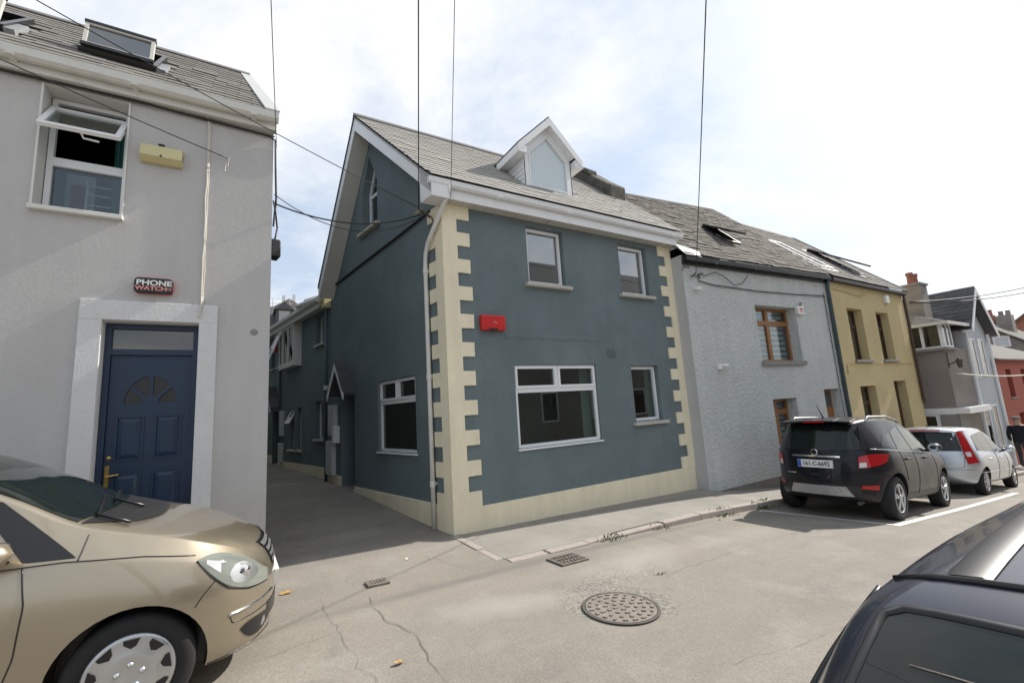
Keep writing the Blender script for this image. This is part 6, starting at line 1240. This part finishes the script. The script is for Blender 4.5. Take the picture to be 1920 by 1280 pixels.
    for k in range(10):
        a0, a1 = k / 10, (k + 1) / 10; q = []
        for (aa, zt_) in ((a0, 0), (a1, 0), (a1, 1), (a0, 1)):
            y = (-0.47 + 0.94 * aa) if zt_ == 0 else (-0.39 + 0.78 * aa); z = 0.37 if zt_ == 0 else 0.52; q.append((c.front(y, max(z, 0.47), -1) - (0.016 if zt_ else -0.01), y, z))
        m.hexa([(p[0] + 0.03, p[1], p[2]) for p in q] + q)
    c.put(m, 'skid_plate', 'skid', smooth=False)
    m = MB(); m.tube([(-1.93, -0.50, 0.27), (-1.7, -0.50, 0.29)], 0.03, 12); c.put(m, 'exhaust', 'iron_dark')
    for (ya, yb) in ((0.32, 0.46), (-0.46, -0.32)):
        m = MB(); xx = c.front(ya, 0.70, -1); m.box(xx - 0.002, xx + 0.02, ya, yb, 0.692, 0.705); c.put(m, 'badge', 'chrome')
    m = MB(); m.box(c.front(0, 0.68, -1) - 0.002, c.front(0, 0.68, -1) + 0.02, -0.06, 0.06, 0.675, 0.71); c.put(m, 'tailgate_handle', 'black_trim')
    m = MB(); m.tube([(-1.55, 0, c.topz(-1.55, 0)), (-1.57, 0, c.topz(-1.55, 0) + 0.03), (-1.78, 0, c.topz(-1.55, 0) + 0.24)], 0.012, 6, radii=[0.03, 0.012, 0.004]); c.put(m, 'aerial', 'black_plastic', smooth=True)
    for x in (1.275, -1.275):
        for sg in SD: c.wheel(x, sg, 0.345, 0.215, 5, 0.85)
    c.mirror(0.62, 1.13, 'black_plastic')
suv()
# --- silver small hatch
def silver():
    sp = dict(W=0.845, r=0.30, ends=(-1.93, 1.94), round=(-1.2, 1.0), pq=((2.8, 2.4), (2.5, 2.1)),
      curves=dict(top=[(-1.93, 0.62), (-1.92, 0.85), (-1.85, 1.10), (-1.74, 1.42), (-1.62, 1.50), (-1.0, 1.545), (-0.2, 1.54), (0.25, 1.45), (1.05, 1.04), (1.25, 0.98), (1.7, 0.86), (1.88, 0.72), (1.94, 0.55)],
        low=[(-1.93, 0.50), (-1.85, 0.33), (-1.6, 0.24), (1.6, 0.22), (1.85, 0.28), (1.94, 0.42)], sh=[(-1.93, 0.6), (-1.85, 0.90), (-1.0, 0.95), (0.2, 0.92), (1.0, 0.90), (1.6, 0.78), (1.94, 0.5)],
        wsh=[(-1.93, 0.95), (1.94, 0.94)], wr=[(-1.93, 0.80), (-1.5, 0.72), (0, 0.70), (1, 0.78), (1.94, 0.7)], crown=[(-1.93, 0.04), (-1, 0.06), (0.2, 0.06), (1.94, 0.05)]))
    c = Car('parked_car', 'silver hatchback with tall tail lights parked ahead of the black crossover', 'car', (15.75, 4.28, gz(15.75, 4.1) - 0.01), 1.5, 4.2, sp, PG); SD = (1, -1)
    c.body('paint_silver', [(1.25, 0.345), (-1.25, 0.345)])
    c.patch('rear', [(-0.60, 0.985), (0, 0.97), (0.60, 0.985)], [(-0.52, 1.40), (0, 1.41), (0.52, 1.40)], 'rear_window', 'car_glass', 0.006, n=20, m=8)
    for sg in SD:
        c.patch('rear', [(sg * 0.66, 0.70), (sg * 0.80, 0.74)], [(sg * 0.535, 1.42), (sg * 0.60, 1.44)], 'tail_light', 'lamp_red', 0.010, n=8, m=14)
        c.patch('rear', [(sg * 0.655, 0.86), (sg * 0.72, 0.87)], [(sg * 0.63, 0.96), (sg * 0.70, 0.97)], 'reverse_lamp', 'lamp_clear', 0.013, n=5, m=5)
        c.patch('side', [(-0.95, 0.97), (-0.20, 0.955)], [(-0.85, 1.36), (-0.20, 1.42)], 'side_window', 'car_glass', 0.004, (sg,), n=10)
        c.patch('side', [(-0.13, 0.955), (0.68, 0.93)], [(-0.13, 1.42), (0.18, 1.36)], 'side_window', 'car_glass', 0.004, (sg,), n=10)
        c.patch('side', [(-1.42, 1.0), (-1.02, 0.975)], [(-1.22, 1.32), (-0.92, 1.36)], 'side_window', 'car_glass', 0.004, (sg,), n=6)
        c.seam('side', [(-0.16, 0.94), (-0.16, 0.6), (-0.2, 0.32)], sides=(sg,)); c.seam('side', [(0.72, 0.90), (0.75, 0.6), (0.70, 0.32)], sides=(sg,)); c.seam('side', [(-1.6, 0.52), (0.9, 0.50)], 0.007, 'skid', 'side_strip', (sg,))
        for x in (-0.75, 0.15): y = c.side(x, 0.80); m = MB(); m.tube([(x - 0.09, sg * (y + 0.004), 0.80), (x - 0.06, sg * (y + 0.03), 0.805), (x + 0.06, sg * (y + 0.03), 0.805), (x + 0.09, sg * (y + 0.004), 0.80)], 0.013, 6); c.put(m, 'door_handle', 'paint_silver', smooth=True)
        c.patch('side', [(1.35, 0.70), (1.75, 0.62)], [(1.3, 0.80), (1.72, 0.74)], 'headlight', 'lamp_glass', 0.006, (sg,), n=10)
    c.patch('top', [(1.03, -0.62), (1.1, 0), (1.03, 0.62)], [(0.28, -0.52), (0.32, 0), (0.28, 0.52)], 'windscreen', 'car_glass', 0.004, n=14, m=8)
    c.seam('rear', [(0.64, 0.96), (0.60, 0.62), (0.3, 0.60), (0, 0.60)], 0.004)
    m = MB(); m.box(-1.80, -1.74, -0.28, 0.28, 1.435, 1.46); c.put(m, 'brake_light', 'lamp_red')
    m = MB(); x_ = c.front(0, 0.47, -1); m.box(x_ - 0.012, x_ + 0.02, -0.26, 0.26, 0.44, 0.55); npl = c.put(m, 'number_plate', 'plate')
    c.seam('rear', [(0.76, 0.58), (0.4, 0.57), (0, 0.57)], 0.004)
    m = MB(); m.tube([(-1.5, 0, 1.52), (-1.58, 0, 1.58)], 0.008, 6); c.put(m, 'aerial', 'black_plastic')
    for x in (1.25, -1.25):
        for sg in SD: c.wheel(x, sg, 0.30, 0.19, 7, 0.81)
    c.mirror(0.70, 1.0, 'paint_silver')
silver()
# --- navy hatchback close to the camera
def navy():
    sp = dict(W=0.87, r=0.31, ends=(-2.05, 2.1), round=(-1.25, 1.1), pq=((2.6, 2.3), (2.5, 2.1)),
      curves=dict(top=[(-2.05, 0.60), (-2.04, 0.85), (-1.97, 1.0), (-1.55, 1.295), (-1.37, 1.39), (-1.28, 1.41), (-0.8, 1.45), (-0.2, 1.46), (0.25, 1.40), (1.05, 1.02), (1.3, 0.96), (1.8, 0.84), (2.02, 0.70), (2.1, 0.55)],
        low=[(-2.05, 0.50), (-1.95, 0.33), (-1.6, 0.24), (1.7, 0.22), (2.0, 0.28), (2.1, 0.42)], sh=[(-2.05, 0.58), (-1.95, 0.90), (-1.0, 0.95), (0.2, 0.92), (1.0, 0.90), (1.7, 0.76), (2.1, 0.5)],
        wsh=[(-2.05, 0.95), (2.1, 0.94)], wr=[(-2.05, 0.80), (-1.6, 0.73), (-1.2, 0.70), (0, 0.69), (1, 0.78), (2.1, 0.7)], crown=[(-2.05, 0.04), (-1.3, 0.05), (-0.5, 0.06), (0.2, 0.06), (2.1, 0.05)]))
    c = Car('parked_car', 'navy hatchback seen over its roof and rear window, cut by the corner of the picture', 'car', (NAVY[0], NAVY[1], NAVY[2]), NAVY[3], 2.2, sp, PG); SD = (1, -1)
    c.body('paint_navy', [(1.28, 0.355), (-1.28, 0.355)])
    c.patch('top', [(-1.93, -0.60), (-1.97, 0), (-1.93, 0.60)], [(-1.385, -0.565), (-1.42, 0), (-1.385, 0.565)], 'rear_window', 'car_glass', 0.005, n=24, m=14)
    c.seam('top', [(-1.93, -0.605), (-1.385, -0.57), (-1.42, 0), (-1.385, 0.57), (-1.93, 0.605)], 0.009, 'black_plastic', 'window_seal', (1,), n=60)
    m = MB(); m.tube([(-1.95, 0.02, c.topz(-1.95, 0.02) + 0.03), (-1.80, 0.10, c.topz(-1.80, 0.1) + 0.028), (-1.66, 0.36, c.topz(-1.66, 0.36) + 0.02)], 0.010, 6); c.put(m, 'rear_wiper', 'black_trim', smooth=True)
    for k in range(6): c.seam('top', [(-1.48 - 0.07 * k, -0.52), (-1.50 - 0.07 * k, 0), (-1.48 - 0.07 * k, 0.52)], 0.0012, 'iron', 'heater_line', (1,), off=0.0065)
    c.seam('top', [(-1.27, -0.60), (-1.285, -0.3), (-1.29, 0), (-1.285, 0.3), (-1.27, 0.60)], 0.006, sides=(1,)); c.seam('side', [(-1.27, 1.34), (-1.45, 1.20), (-1.75, 1.02)], 0.006)
    for sg in SD:
        m = MB(); P = [(x, 0.515 - 0.008 * abs(x)) for x in np.linspace(-1.27, 0.2, 16)]
        vs = []
        for (x, y) in P:
            for (dy, dz) in ((-0.028, 0.002), (-0.018, 0.007), (0.018, 0.007), (0.028, 0.002)): vs.append((x, sg * (y + dy), c.topz(x, y + dy) + dz))
        m.add(vs, [(4 * i + k, 4 * i + k + 1, 4 * i + k + 5, 4 * i + k + 4) for i in range(15) for k in range(3)]); c.put(m, 'roof_strip', 'black_plastic', smooth=True)
        c.patch('side', [(-1.0, 0.97), (-0.25, 0.955)], [(-0.9, 1.30), (-0.25, 1.36)], 'side_window', 'car_glass', 0.004, (sg,), n=10)
        c.patch('side', [(-0.18, 0.955), (0.70, 0.93)], [(-0.18, 1.36), (0.2, 1.31)], 'side_window', 'car_glass', 0.004, (sg,), n=10)
        c.patch('side', [(-1.55, 1.02), (-1.07, 0.975)], [(-1.3, 1.24), (-0.97, 1.29)], 'side_window', 'car_glass', 0.004, (sg,), n=6)
        c.seam('side', [(-0.2, 0.94), (-0.2, 0.6), (-0.24, 0.32)], sides=(sg,)); c.seam('side', [(0.75, 0.90), (0.78, 0.6), (0.72, 0.32)], sides=(sg,))
        c.patch('rear', [(sg * 0.60, 0.70), (sg * 0.80, 0.72)], [(sg * 0.60, 0.92), (sg * 0.78, 0.93)], 'tail_light', 'lamp_red', 0.010, n=8, m=8)
        c.patch('side', [(1.45, 0.70), (1.85, 0.62)], [(1.4, 0.80), (1.82, 0.74)], 'headlight', 'lamp_glass', 0.006, (sg,), n=10)
    c.patch('top', [(1.03, -0.64), (1.1, 0), (1.03, 0.64)], [(0.28, -0.53), (0.32, 0), (0.28, 0.53)], 'windscreen', 'car_glass', 0.004, n=14, m=8)
    m = MB(); m.box(-2.075, -2.05, -0.26, 0.26, 0.62, 0.73); c.put(m, 'number_plate', 'plate')
    for x in (1.28, -1.28):
        for sg in SD: c.wheel(x, sg, 0.31, 0.20, 7, 0.83)
    c.mirror(0.72, 1.0, 'paint_navy')
NAVY = (2.20, -0.225, -1.742, 0.0)
navy()
# ------------------------------------------------------------------ street furniture, wires, small things
mh = thing('manhole_cover', 'round studded iron manhole cover in the road', 'manhole cover', (2.85, 3.12, gz(2.85, 3.12)))
sl_x = (gz(3.05, 3.12) - gz(2.65, 3.12)) / 0.4
MZ = lambda a, b, c: (2.85 + a, 3.12 + b, gz(2.85, 3.12) + sl_x * a + 0.006 + c)
m = MB(); m.lathe([(0.333, 0.0), (0.333, 0.008), (0.308, 0.008), (0.308, 0.002)], MZ, 48); m.build('rim', 'iron_dark', mh)
m = MB(); m.lathe([(0.302, 0.001), (0.302, 0.008), (0.0005, 0.009)], MZ, 48); pl = m.build('cover', 'iron', mh)
st = MB(); rs = random.Random(2)
for rr_, n_ in ((0.06, 5), (0.13, 10), (0.20, 15), (0.265, 20)):
    for k in range(n_):
        a = 2 * math.pi * (k + 0.5 * (n_ % 2)) / n_; cx, cy = rr_ * math.cos(a), rr_ * math.sin(a); t_ = a + rs.choice((0, math.pi / 2))
        ex, ey = 0.019 * math.cos(t_), 0.019 * math.sin(t_); fx, fy = -0.012 * math.sin(t_), 0.012 * math.cos(t_)
        q = [(cx - ex - fx, cy - ey - fy), (cx + ex - fx, cy + ey - fy), (cx + ex + fx, cy + ey + fy), (cx - ex + fx, cy - ey + fy)]
        st.hexa([MZ(x, y, 0.007) for x, y in q] + [MZ(x * 1.0, y * 1.0, 0.017) for x, y in q])
tag(st.build('stud', 'iron', mh), kind='stuff')
def grating(name, label, cx, cy, w_, h_, n1, n2, ang):
    t = thing(name, label, 'drain', (cx, cy, gz(cx, cy))); ca, sa = math.cos(ang), math.sin(ang)
    F = lambda a, b, c: (cx + a * ca - b * sa, cy + a * sa + b * ca, gz(cx + a * ca - b * sa, cy + a * sa + b * ca) + c)
    m = MB(); m.box(-w_ / 2, w_ / 2, -h_ / 2, h_ / 2, 0.002, 0.006, F); m.build('pit_shade', 'shade_black', t)  # thin slab under the bars, coloured black for the shade of a hole
    m = MB(); ring(m, lambda a, d_, c: F(a, c, d_), -w_ / 2, w_ / 2, -h_ / 2, h_ / 2, 0.02, 0.004, 0.022); m.build('frame', 'iron', t)
    for k in range(1, n1): m = MB(); x_ = -w_ / 2 + w_ * k / n1; m.box(x_ - 0.007, x_ + 0.007, -h_ / 2 + 0.02, h_ / 2 - 0.02, 0.0065, 0.02, F); m.build('bar', 'iron', t)
    m = MB()
    for k in range(1, n2): y_ = -h_ / 2 + h_ * k / n2; m.box(-w_ / 2 + 0.02, w_ / 2 - 0.02, y_ - 0.008, y_ + 0.008, 0.0065, 0.0185, F)
    m.build('cross_bar', 'iron', t)
grating('drain_grate', 'rusty iron drain grate in the gutter by the kerb corner', 3.30, 4.44, 0.40, 0.30, 8, 3, 0.05)
grating('drain_grate', 'small worn iron grate set in the road at the alley mouth', 1.25, 5.02, 0.22, 0.17, 7, 4, 0.0)
# overhead wires from the pole beside the camera
PT = (-0.15, -0.95, 5.95)
pole = thing('utility_pole', 'wooden utility pole standing behind the photographer', 'pole', (PT[0], PT[1] - 0.12, -1.7))
m = MB(); m.tube([(PT[0], PT[1] - 0.12, -1.9), (PT[0], PT[1] - 0.12, 6.4)], 0.12, 12, radii=[0.13, 0.10]); m.build('shaft', 'wood_dark', pole, smooth=True)
m = MB(); m.box(PT[0] - 0.6, PT[0] + 0.6, PT[1] - 0.05, PT[1] + 0.03, 5.85, 5.95); m.build('cross_arm', 'wood_dark', pole)
A1 = Vector(FA(0.22, 0.30, 3.30)); A2 = Vector(FG(0.30, 0.10, 2.72)); A3 = Vector(FS(0.05, 0.05, 3.75))
def wire(name, pts, r, label, mat='cable'): m = MB(); m.tube(pts, r, 5); return tag(m.build(name, mat, smooth=True), label, 'wire', 'overhead wires')
wire('overhead_wire', sag(A1, (PT[0] + 0.0, PT[1], PT[2]), 0.03), 0.008, 'thick black wire rising from the corner house eaves past the gutter end')
wire('overhead_wire', sag(Vector(FF(0.03, 0.30, 3.34)), (PT[0] + 0.12, PT[1], PT[2] + 0.02), 0.10), 0.0045, 'thin wire rising beside the thick one over the corner house downpipe')
wire('overhead_wire', sag(A2, (PT[0] + 0.35, PT[1], PT[2]), 0.05), 0.0075, 'black wire rising from the bracket on the roughcast house')
wire('overhead_wire', sag(A3, (PT[0] - 0.2, PT[1], PT[2]), 0.03), 0.005, 'thin wire rising at the alley corner of the grey house')
wire('overhead_wire', sag(Vector(FA(0.25, 0.25, 3.32)), (-6.0, 4.6, 5.55), 0.18, 24), 0.006, 'thin wire crossing the grey house roof towards the corner house eaves')
wire('overhead_wire', sag(Vector(FS(0.04, 0.03, 2.92)), Vector(FA(0.3, 0.2, 3.25)), 0.22, 20), 0.011, 'slack black cable slung across the alley between two eaves')
wire('overhead_wire', sag(Vector(FS(0.04, 0.03, 3.05)), Vector(FA(0.33, 0.2, 3.22)), 0.38, 20), 0.006, 'thin slack wire hanging below the black cable across the alley')
wire('overhead_wire', sag(Vector(FL(-0.23, 0.03, 3.39)), (-7, 4.5, 4.9), 0.15, 24), 0.006, 'thin wire ending at a hook on the grey wall')
m = MB(); m.tube([FL(-0.23, 0.0, 3.39), FL(-0.23, 0.05, 3.39), FL(-0.24, 0.04, 3.28)], 0.008, 5); m.tube([FL(-0.26, 0.012, 3.33), FL(-0.27, 0.012, 3.22)], 0.006, 5); tag(m.build('wall_hook', 'cable_white'), 'pale hook with a loose end on the grey wall', 'hook')
br = thing('wire_bracket', 'pale insulator knob holding the wires under the corner house eaves', 'bracket', tuple(A1))
m = MB(); m.lathe([(0.0005, -0.10), (0.05, -0.085), (0.062, -0.03), (0.045, 0.0), (0.066, 0.03), (0.05, 0.085), (0.0005, 0.10)], lambda a, b, c: (A1.x + a * 0.8 + c * 0.6, A1.y + b + 0.02, A1.z - 0.05 + a * 0.5 + c * 0.5), 12); m.build('insulator', 'cream_box', br, smooth=True)
m = MB(); m.tube([FA(0.33, 0.0, 3.26), FA(0.26, 0.2, 3.26), A1], 0.02, 6); m.tube([A1, FA(0.12, 0.12, 3.15), FA(0.16, 0.03, 3.0)], 0.012, 6); m.build('arm', 'iron_dark', br)
b2 = thing('wire_bracket', 'small iron bracket holding the wire on the roughcast wall', 'bracket', tuple(A2))
m = MB(); m.tube([FG(0.30, 0.0, 2.66), FG(0.30, 0.10, 2.72)], 0.014, 6); m.tube([FG(0.18, 0.05, 2.64), FG(0.44, 0.05, 2.68)], 0.013, 6); m.tube([FG(0.44, 0.05, 2.70), FG(0.56, 0.06, 2.72)], 0.022, 6); m.build('arm', 'iron_dark', b2)
for (z0, z1, lb) in ((2.75, 3.9, 'upper of two wires leaving the brown house towards the far right'), (2.70, 3.6, 'lower of two wires leaving the brown house towards the far right')):
    wire('overhead_wire', sag((18.9, 5.4, z0 - 0.05), (30, 2.5, z1 + 0.45), 0.3, 20), 0.018, lb)
wire('overhead_wire', sag((19.6, 4.8, 0.25), (34, 1.6, 2.2), 0.9, 24), 0.022, 'white slack cable swinging out from the brown house', 'cable_white')
m = MB(); m.box(0.58, 1.02, 0.0, 0.005, 1.3, 1.5, FF)
ra = thing('alarm_box', 'red alarm box on the teal street front above the picture window', 'alarm box', FF(0.8, 0, 1.4))
m = MB(); m.prism([(1.295, 0.0), (1.295, 0.085), (1.33, 0.10), (1.53, 0.10), (1.545, 0.085), (1.545, 0.0)], 0.575, 1.015, lambda a, d_, c: FF(d_, c, a)); m.build('cover', 'red_plastic', ra, bevel=0.012)
m = MB(); m.box(0.71, 0.86, 0.08, 0.104, 1.288, 1.32, FF); m.build('strobe', 'black_plastic', ra)
m = MB(); m.lathe([(0.022, 0), (0.022, 0.002), (0.017, 0.002), (0.017, 0)], lambda a, b, c: FF(0.80 + a, 0.1005 + c, 1.43 + b), 16); m.box(0.815, 0.86, 0.1, 0.102, 1.412, 1.422, FF); m.build('emblem', 'pinkred', ra)
# weeds, litter, leaves
wr_ = random.Random(12)
def tuft(x, y, n_, r_, h_, label):
    m = MB()
    for _ in range(n_):
        a = wr_.uniform(0, 6.28); d_ = wr_.uniform(0, r_); bx, by = x + d_ * math.cos(a) * 1.8, y + d_ * math.sin(a) * 0.7; bz = gz(bx, by) + (kerb_h(bx) if by > kerb_y(bx) + 0.02 and bx > 2.7 else 0.0); l = h_ * wr_.uniform(0.5, 1.2); b = wr_.uniform(0, 6.28); tx, ty = math.cos(b) * l * 0.7, math.sin(b) * l * 0.7; wx, wy = -math.sin(b) * 0.006, math.cos(b) * 0.006
        m.add([(bx - wx, by - wy, bz), (bx + wx, by + wy, bz), (bx + tx * 0.6 + wx * 1.3, by + ty * 0.6 + wy * 1.3, bz + l * 0.7), (bx + tx, by + ty, bz + l * 0.75)], [(0, 1, 2, 3)])
    tag(m.build('weed', 'weed', fix=False), label, 'weed', 'weeds along the kerb')
tuft(4.35, kerb_y(4.35) - 0.01, 60, 0.16, 0.05, 'low weeds where the dropped kerb ends by the drain'); tuft(5.3, kerb_y(5.3) - 0.01, 30, 0.14, 0.04, 'sparse weeds along the middle of the kerb'); tuft(7.0, kerb_y(7.0) - 0.01, 60, 0.2, 0.05, 'weeds in the kerb joint before the crossover'); tuft(8.25, kerb_y(8.2) - 0.02, 70, 0.2, 0.07, 'thick weeds at the kerb beside the crossover rear wheel'); tuft(3.80, 3.50, 12, 0.05, 0.025, 'tiny weed growing from a road crack'); tuft(4.6, 6.26, 40, 0.5, 0.03, 'moss and weeds at the foot of the corner house plinth')
def leaf(x, y, s_, label, mat='leaf_dry', cat='leaf', group='fallen leaves'):
    m = MB(); pts = []
    for k in range(8): a = 2 * math.pi * k / 8; r_ = s_ * (1 + 0.3 * math.cos(2 * a) + wr_.uniform(-0.15, 0.15)); pts.append((x + r_ * math.cos(a), y + r_ * 0.7 * math.sin(a), gz(x, y) + 0.008 + wr_.uniform(0, 0.02)))
    m.add([(x, y, gz(x, y) + 0.012)] + pts, [(0, i, i % 8 + 1) for i in range(1, 9)]); tag(m.build('fallen_leaf' if cat == 'leaf' else 'litter_scrap', mat, fix=False), label, cat, group)
leaf(0.98, 3.35, 0.035, 'dry brown leaf on the road near the long crack'); leaf(0.42, 5.30, 0.05, 'dry orange leaf on the ground before the gold car')
for (x, y, lb) in ((7.85, 4.80, 'white paper scrap by the kerb near the crossover'), (6.6, 4.72, 'white scrap lying in the gutter halfway along'), (1.75, 5.6, 'pale scrap at the edge of the alley shadow'), (2.0, 5.45, 'second pale scrap near the corner house foot')): leaf(x, y, 0.03 if x > 3 else 0.015, lb, 'litter', 'litter', 'litter scraps')
# pedestrian far down the pavement
def person():
    t = thing('person', 'person in dark jacket and flat cap walking away down the far pavement', 'person', (23.6, 4.55, gz(23.6, 4.5)))
    zg = gz(23.6, 4.3) + 0.1; bx, by = 23.6, 4.52
    J = {'pel': (0, 0, 0.95), 'sp': (0.02, 0, 1.2), 'ch': (0.03, 0, 1.38), 'nk': (0.04, 0, 1.50), 'hd': (0.06, 0, 1.62), 'ht': (0.06, 0, 1.74), 'shl': (0.03, 0.19, 1.42), 'ell': (-0.03, 0.25, 1.14), 'hal': (0.08, 0.24, 0.90), 'shr': (0.03, -0.19, 1.42), 'elr': (-0.02, -0.26, 1.14), 'har': (0.10, -0.22, 0.92), 'hpl': (0, 0.1, 0.9), 'knl': (0.16, 0.1, 0.5), 'anl': (0.08, 0.1, 0.09), 'tol': (0.25, 0.1, 0.04), 'hpr': (0, -0.1, 0.9), 'knr': (0.0, -0.1, 0.49), 'anr': (-0.22, -0.1, 0.12), 'tor': (-0.08, -0.1, 0.04)}
    E_ = [('pel', 'sp'), ('sp', 'ch'), ('ch', 'nk'), ('nk', 'hd'), ('hd', 'ht'), ('ch', 'shl'), ('shl', 'ell'), ('ell', 'hal'), ('ch', 'shr'), ('shr', 'elr'), ('elr', 'har'), ('pel', 'hpl'), ('hpl', 'knl'), ('knl', 'anl'), ('anl', 'tol'), ('pel', 'hpr'), ('hpr', 'knr'), ('knr', 'anr'), ('anr', 'tor')]
    Rr = {'pel': 0.16, 'sp': 0.16, 'ch': 0.19, 'nk': 0.065, 'hd': 0.10, 'ht': 0.075, 'shl': 0.085, 'ell': 0.06, 'hal': 0.04, 'shr': 0.085, 'elr': 0.06, 'har': 0.04, 'hpl': 0.10, 'knl': 0.07, 'anl': 0.05, 'tol': 0.04, 'hpr': 0.10, 'knr': 0.07, 'anr': 0.05, 'tor': 0.04}
    ks = list(J); me = bpy.data.meshes.new('body'); me.from_pydata([(bx + J[k][0], by + J[k][1], zg + J[k][2]) for k in ks], [(ks.index(a), ks.index(b)) for a, b in E_], [])
    o = bpy.data.objects.new('body', me); COL.objects.link(o); sk = o.modifiers.new('s', 'SKIN'); 
    for i, k in enumerate(ks): me.skin_vertices[0].data[i].radius = (Rr[k], Rr[k] * (0.75 if k in ('sp', 'ch', 'pel') else 1)); me.skin_vertices[0].data[i].use_root = (k == 'pel')
    o.modifiers.new('d', 'SUBSURF').levels = 2
    bpy.context.view_layer.update(); dg = bpy.context.evaluated_depsgraph_get(); nm = bpy.data.meshes.new_from_object(o.evaluated_get(dg)); o.modifiers.clear(); o.data = nm
    for mt in ('jacket', 'trousers', 'skin'): nm.materials.append(MATS[mt])
    for p in nm.polygons:
        c = p.center; h = c.z - zg; p.use_smooth = True; p.material_index = 1 if h < 0.88 and abs(c.y - by) < 0.18 else (2 if h > 1.47 or (h < 0.95 and abs(c.y - by) > 0.19) else 0)
    attach(o, t)
    m = MB(); m.lathe([(0.125, 0.0), (0.12, 0.05), (0.06, 0.085), (0.0005, 0.09)], lambda a, b, c: (bx + 0.06 + a * 1.1, by + b, zg + 1.70 + c), 16); m.build('cap', 'cap_grey', t, smooth=True)
pmat('jacket', (0.012, 0.013, 0.018), 0.9, 0.1, 5); pmat('trousers', (0.05, 0.05, 0.06), 0.9, 0.1, 5); pmat('skin', (0.45, 0.28, 0.20), 0.6, 0.05, 5); pmat('cap_grey', (0.16, 0.15, 0.14), 0.9, 0.1, 5)
person()
# ------------------------------------------------------------------ terrace on the other side of the street (mirrored in the windows)
oh = thing('opposite_house', 'tall rendered house across the street, seen mirrored in the upper windows', 'house', (17, -7, -2))
m = MB(); m.prism([(-7, -4), (-13, -4), (-13, 5.6), (-10, 9.2), (-7, 5.6)], 9, 27, lambda a, d_, c: (d_, a, c)); m.build('wall', 'stone', oh)
m = MB()
for ys in (-6.75, -13.25):
    P = [(8.7, ys, 5.4), (27.3, ys, 5.4), (27.3, -10, 9.3), (8.7, -10, 9.3)]; m.hexa(P + [(p[0], p[1], p[2] + 0.1) for p in P])
m.build('roof', 'slate_dark', oh)
for k in range(5):
    for (z0, z1) in ((-0.8, 0.8), (2.4, 4.0)):
        x0 = 10.2 + k * 3.5; m = MB(); ring(m, lambda s_, d_, z: (s_, -7 + d_, z), x0, x0 + 1.1, z0, z1, 0.08, 0, 0.05); wq = m.build('window', 'upvc', oh)
        m = MB(); m.box(x0 + 0.06, x0 + 1.04, -6.99, -6.98, z0 + 0.06, z1 - 0.06); m.build('pane', 'glass_low', wq)
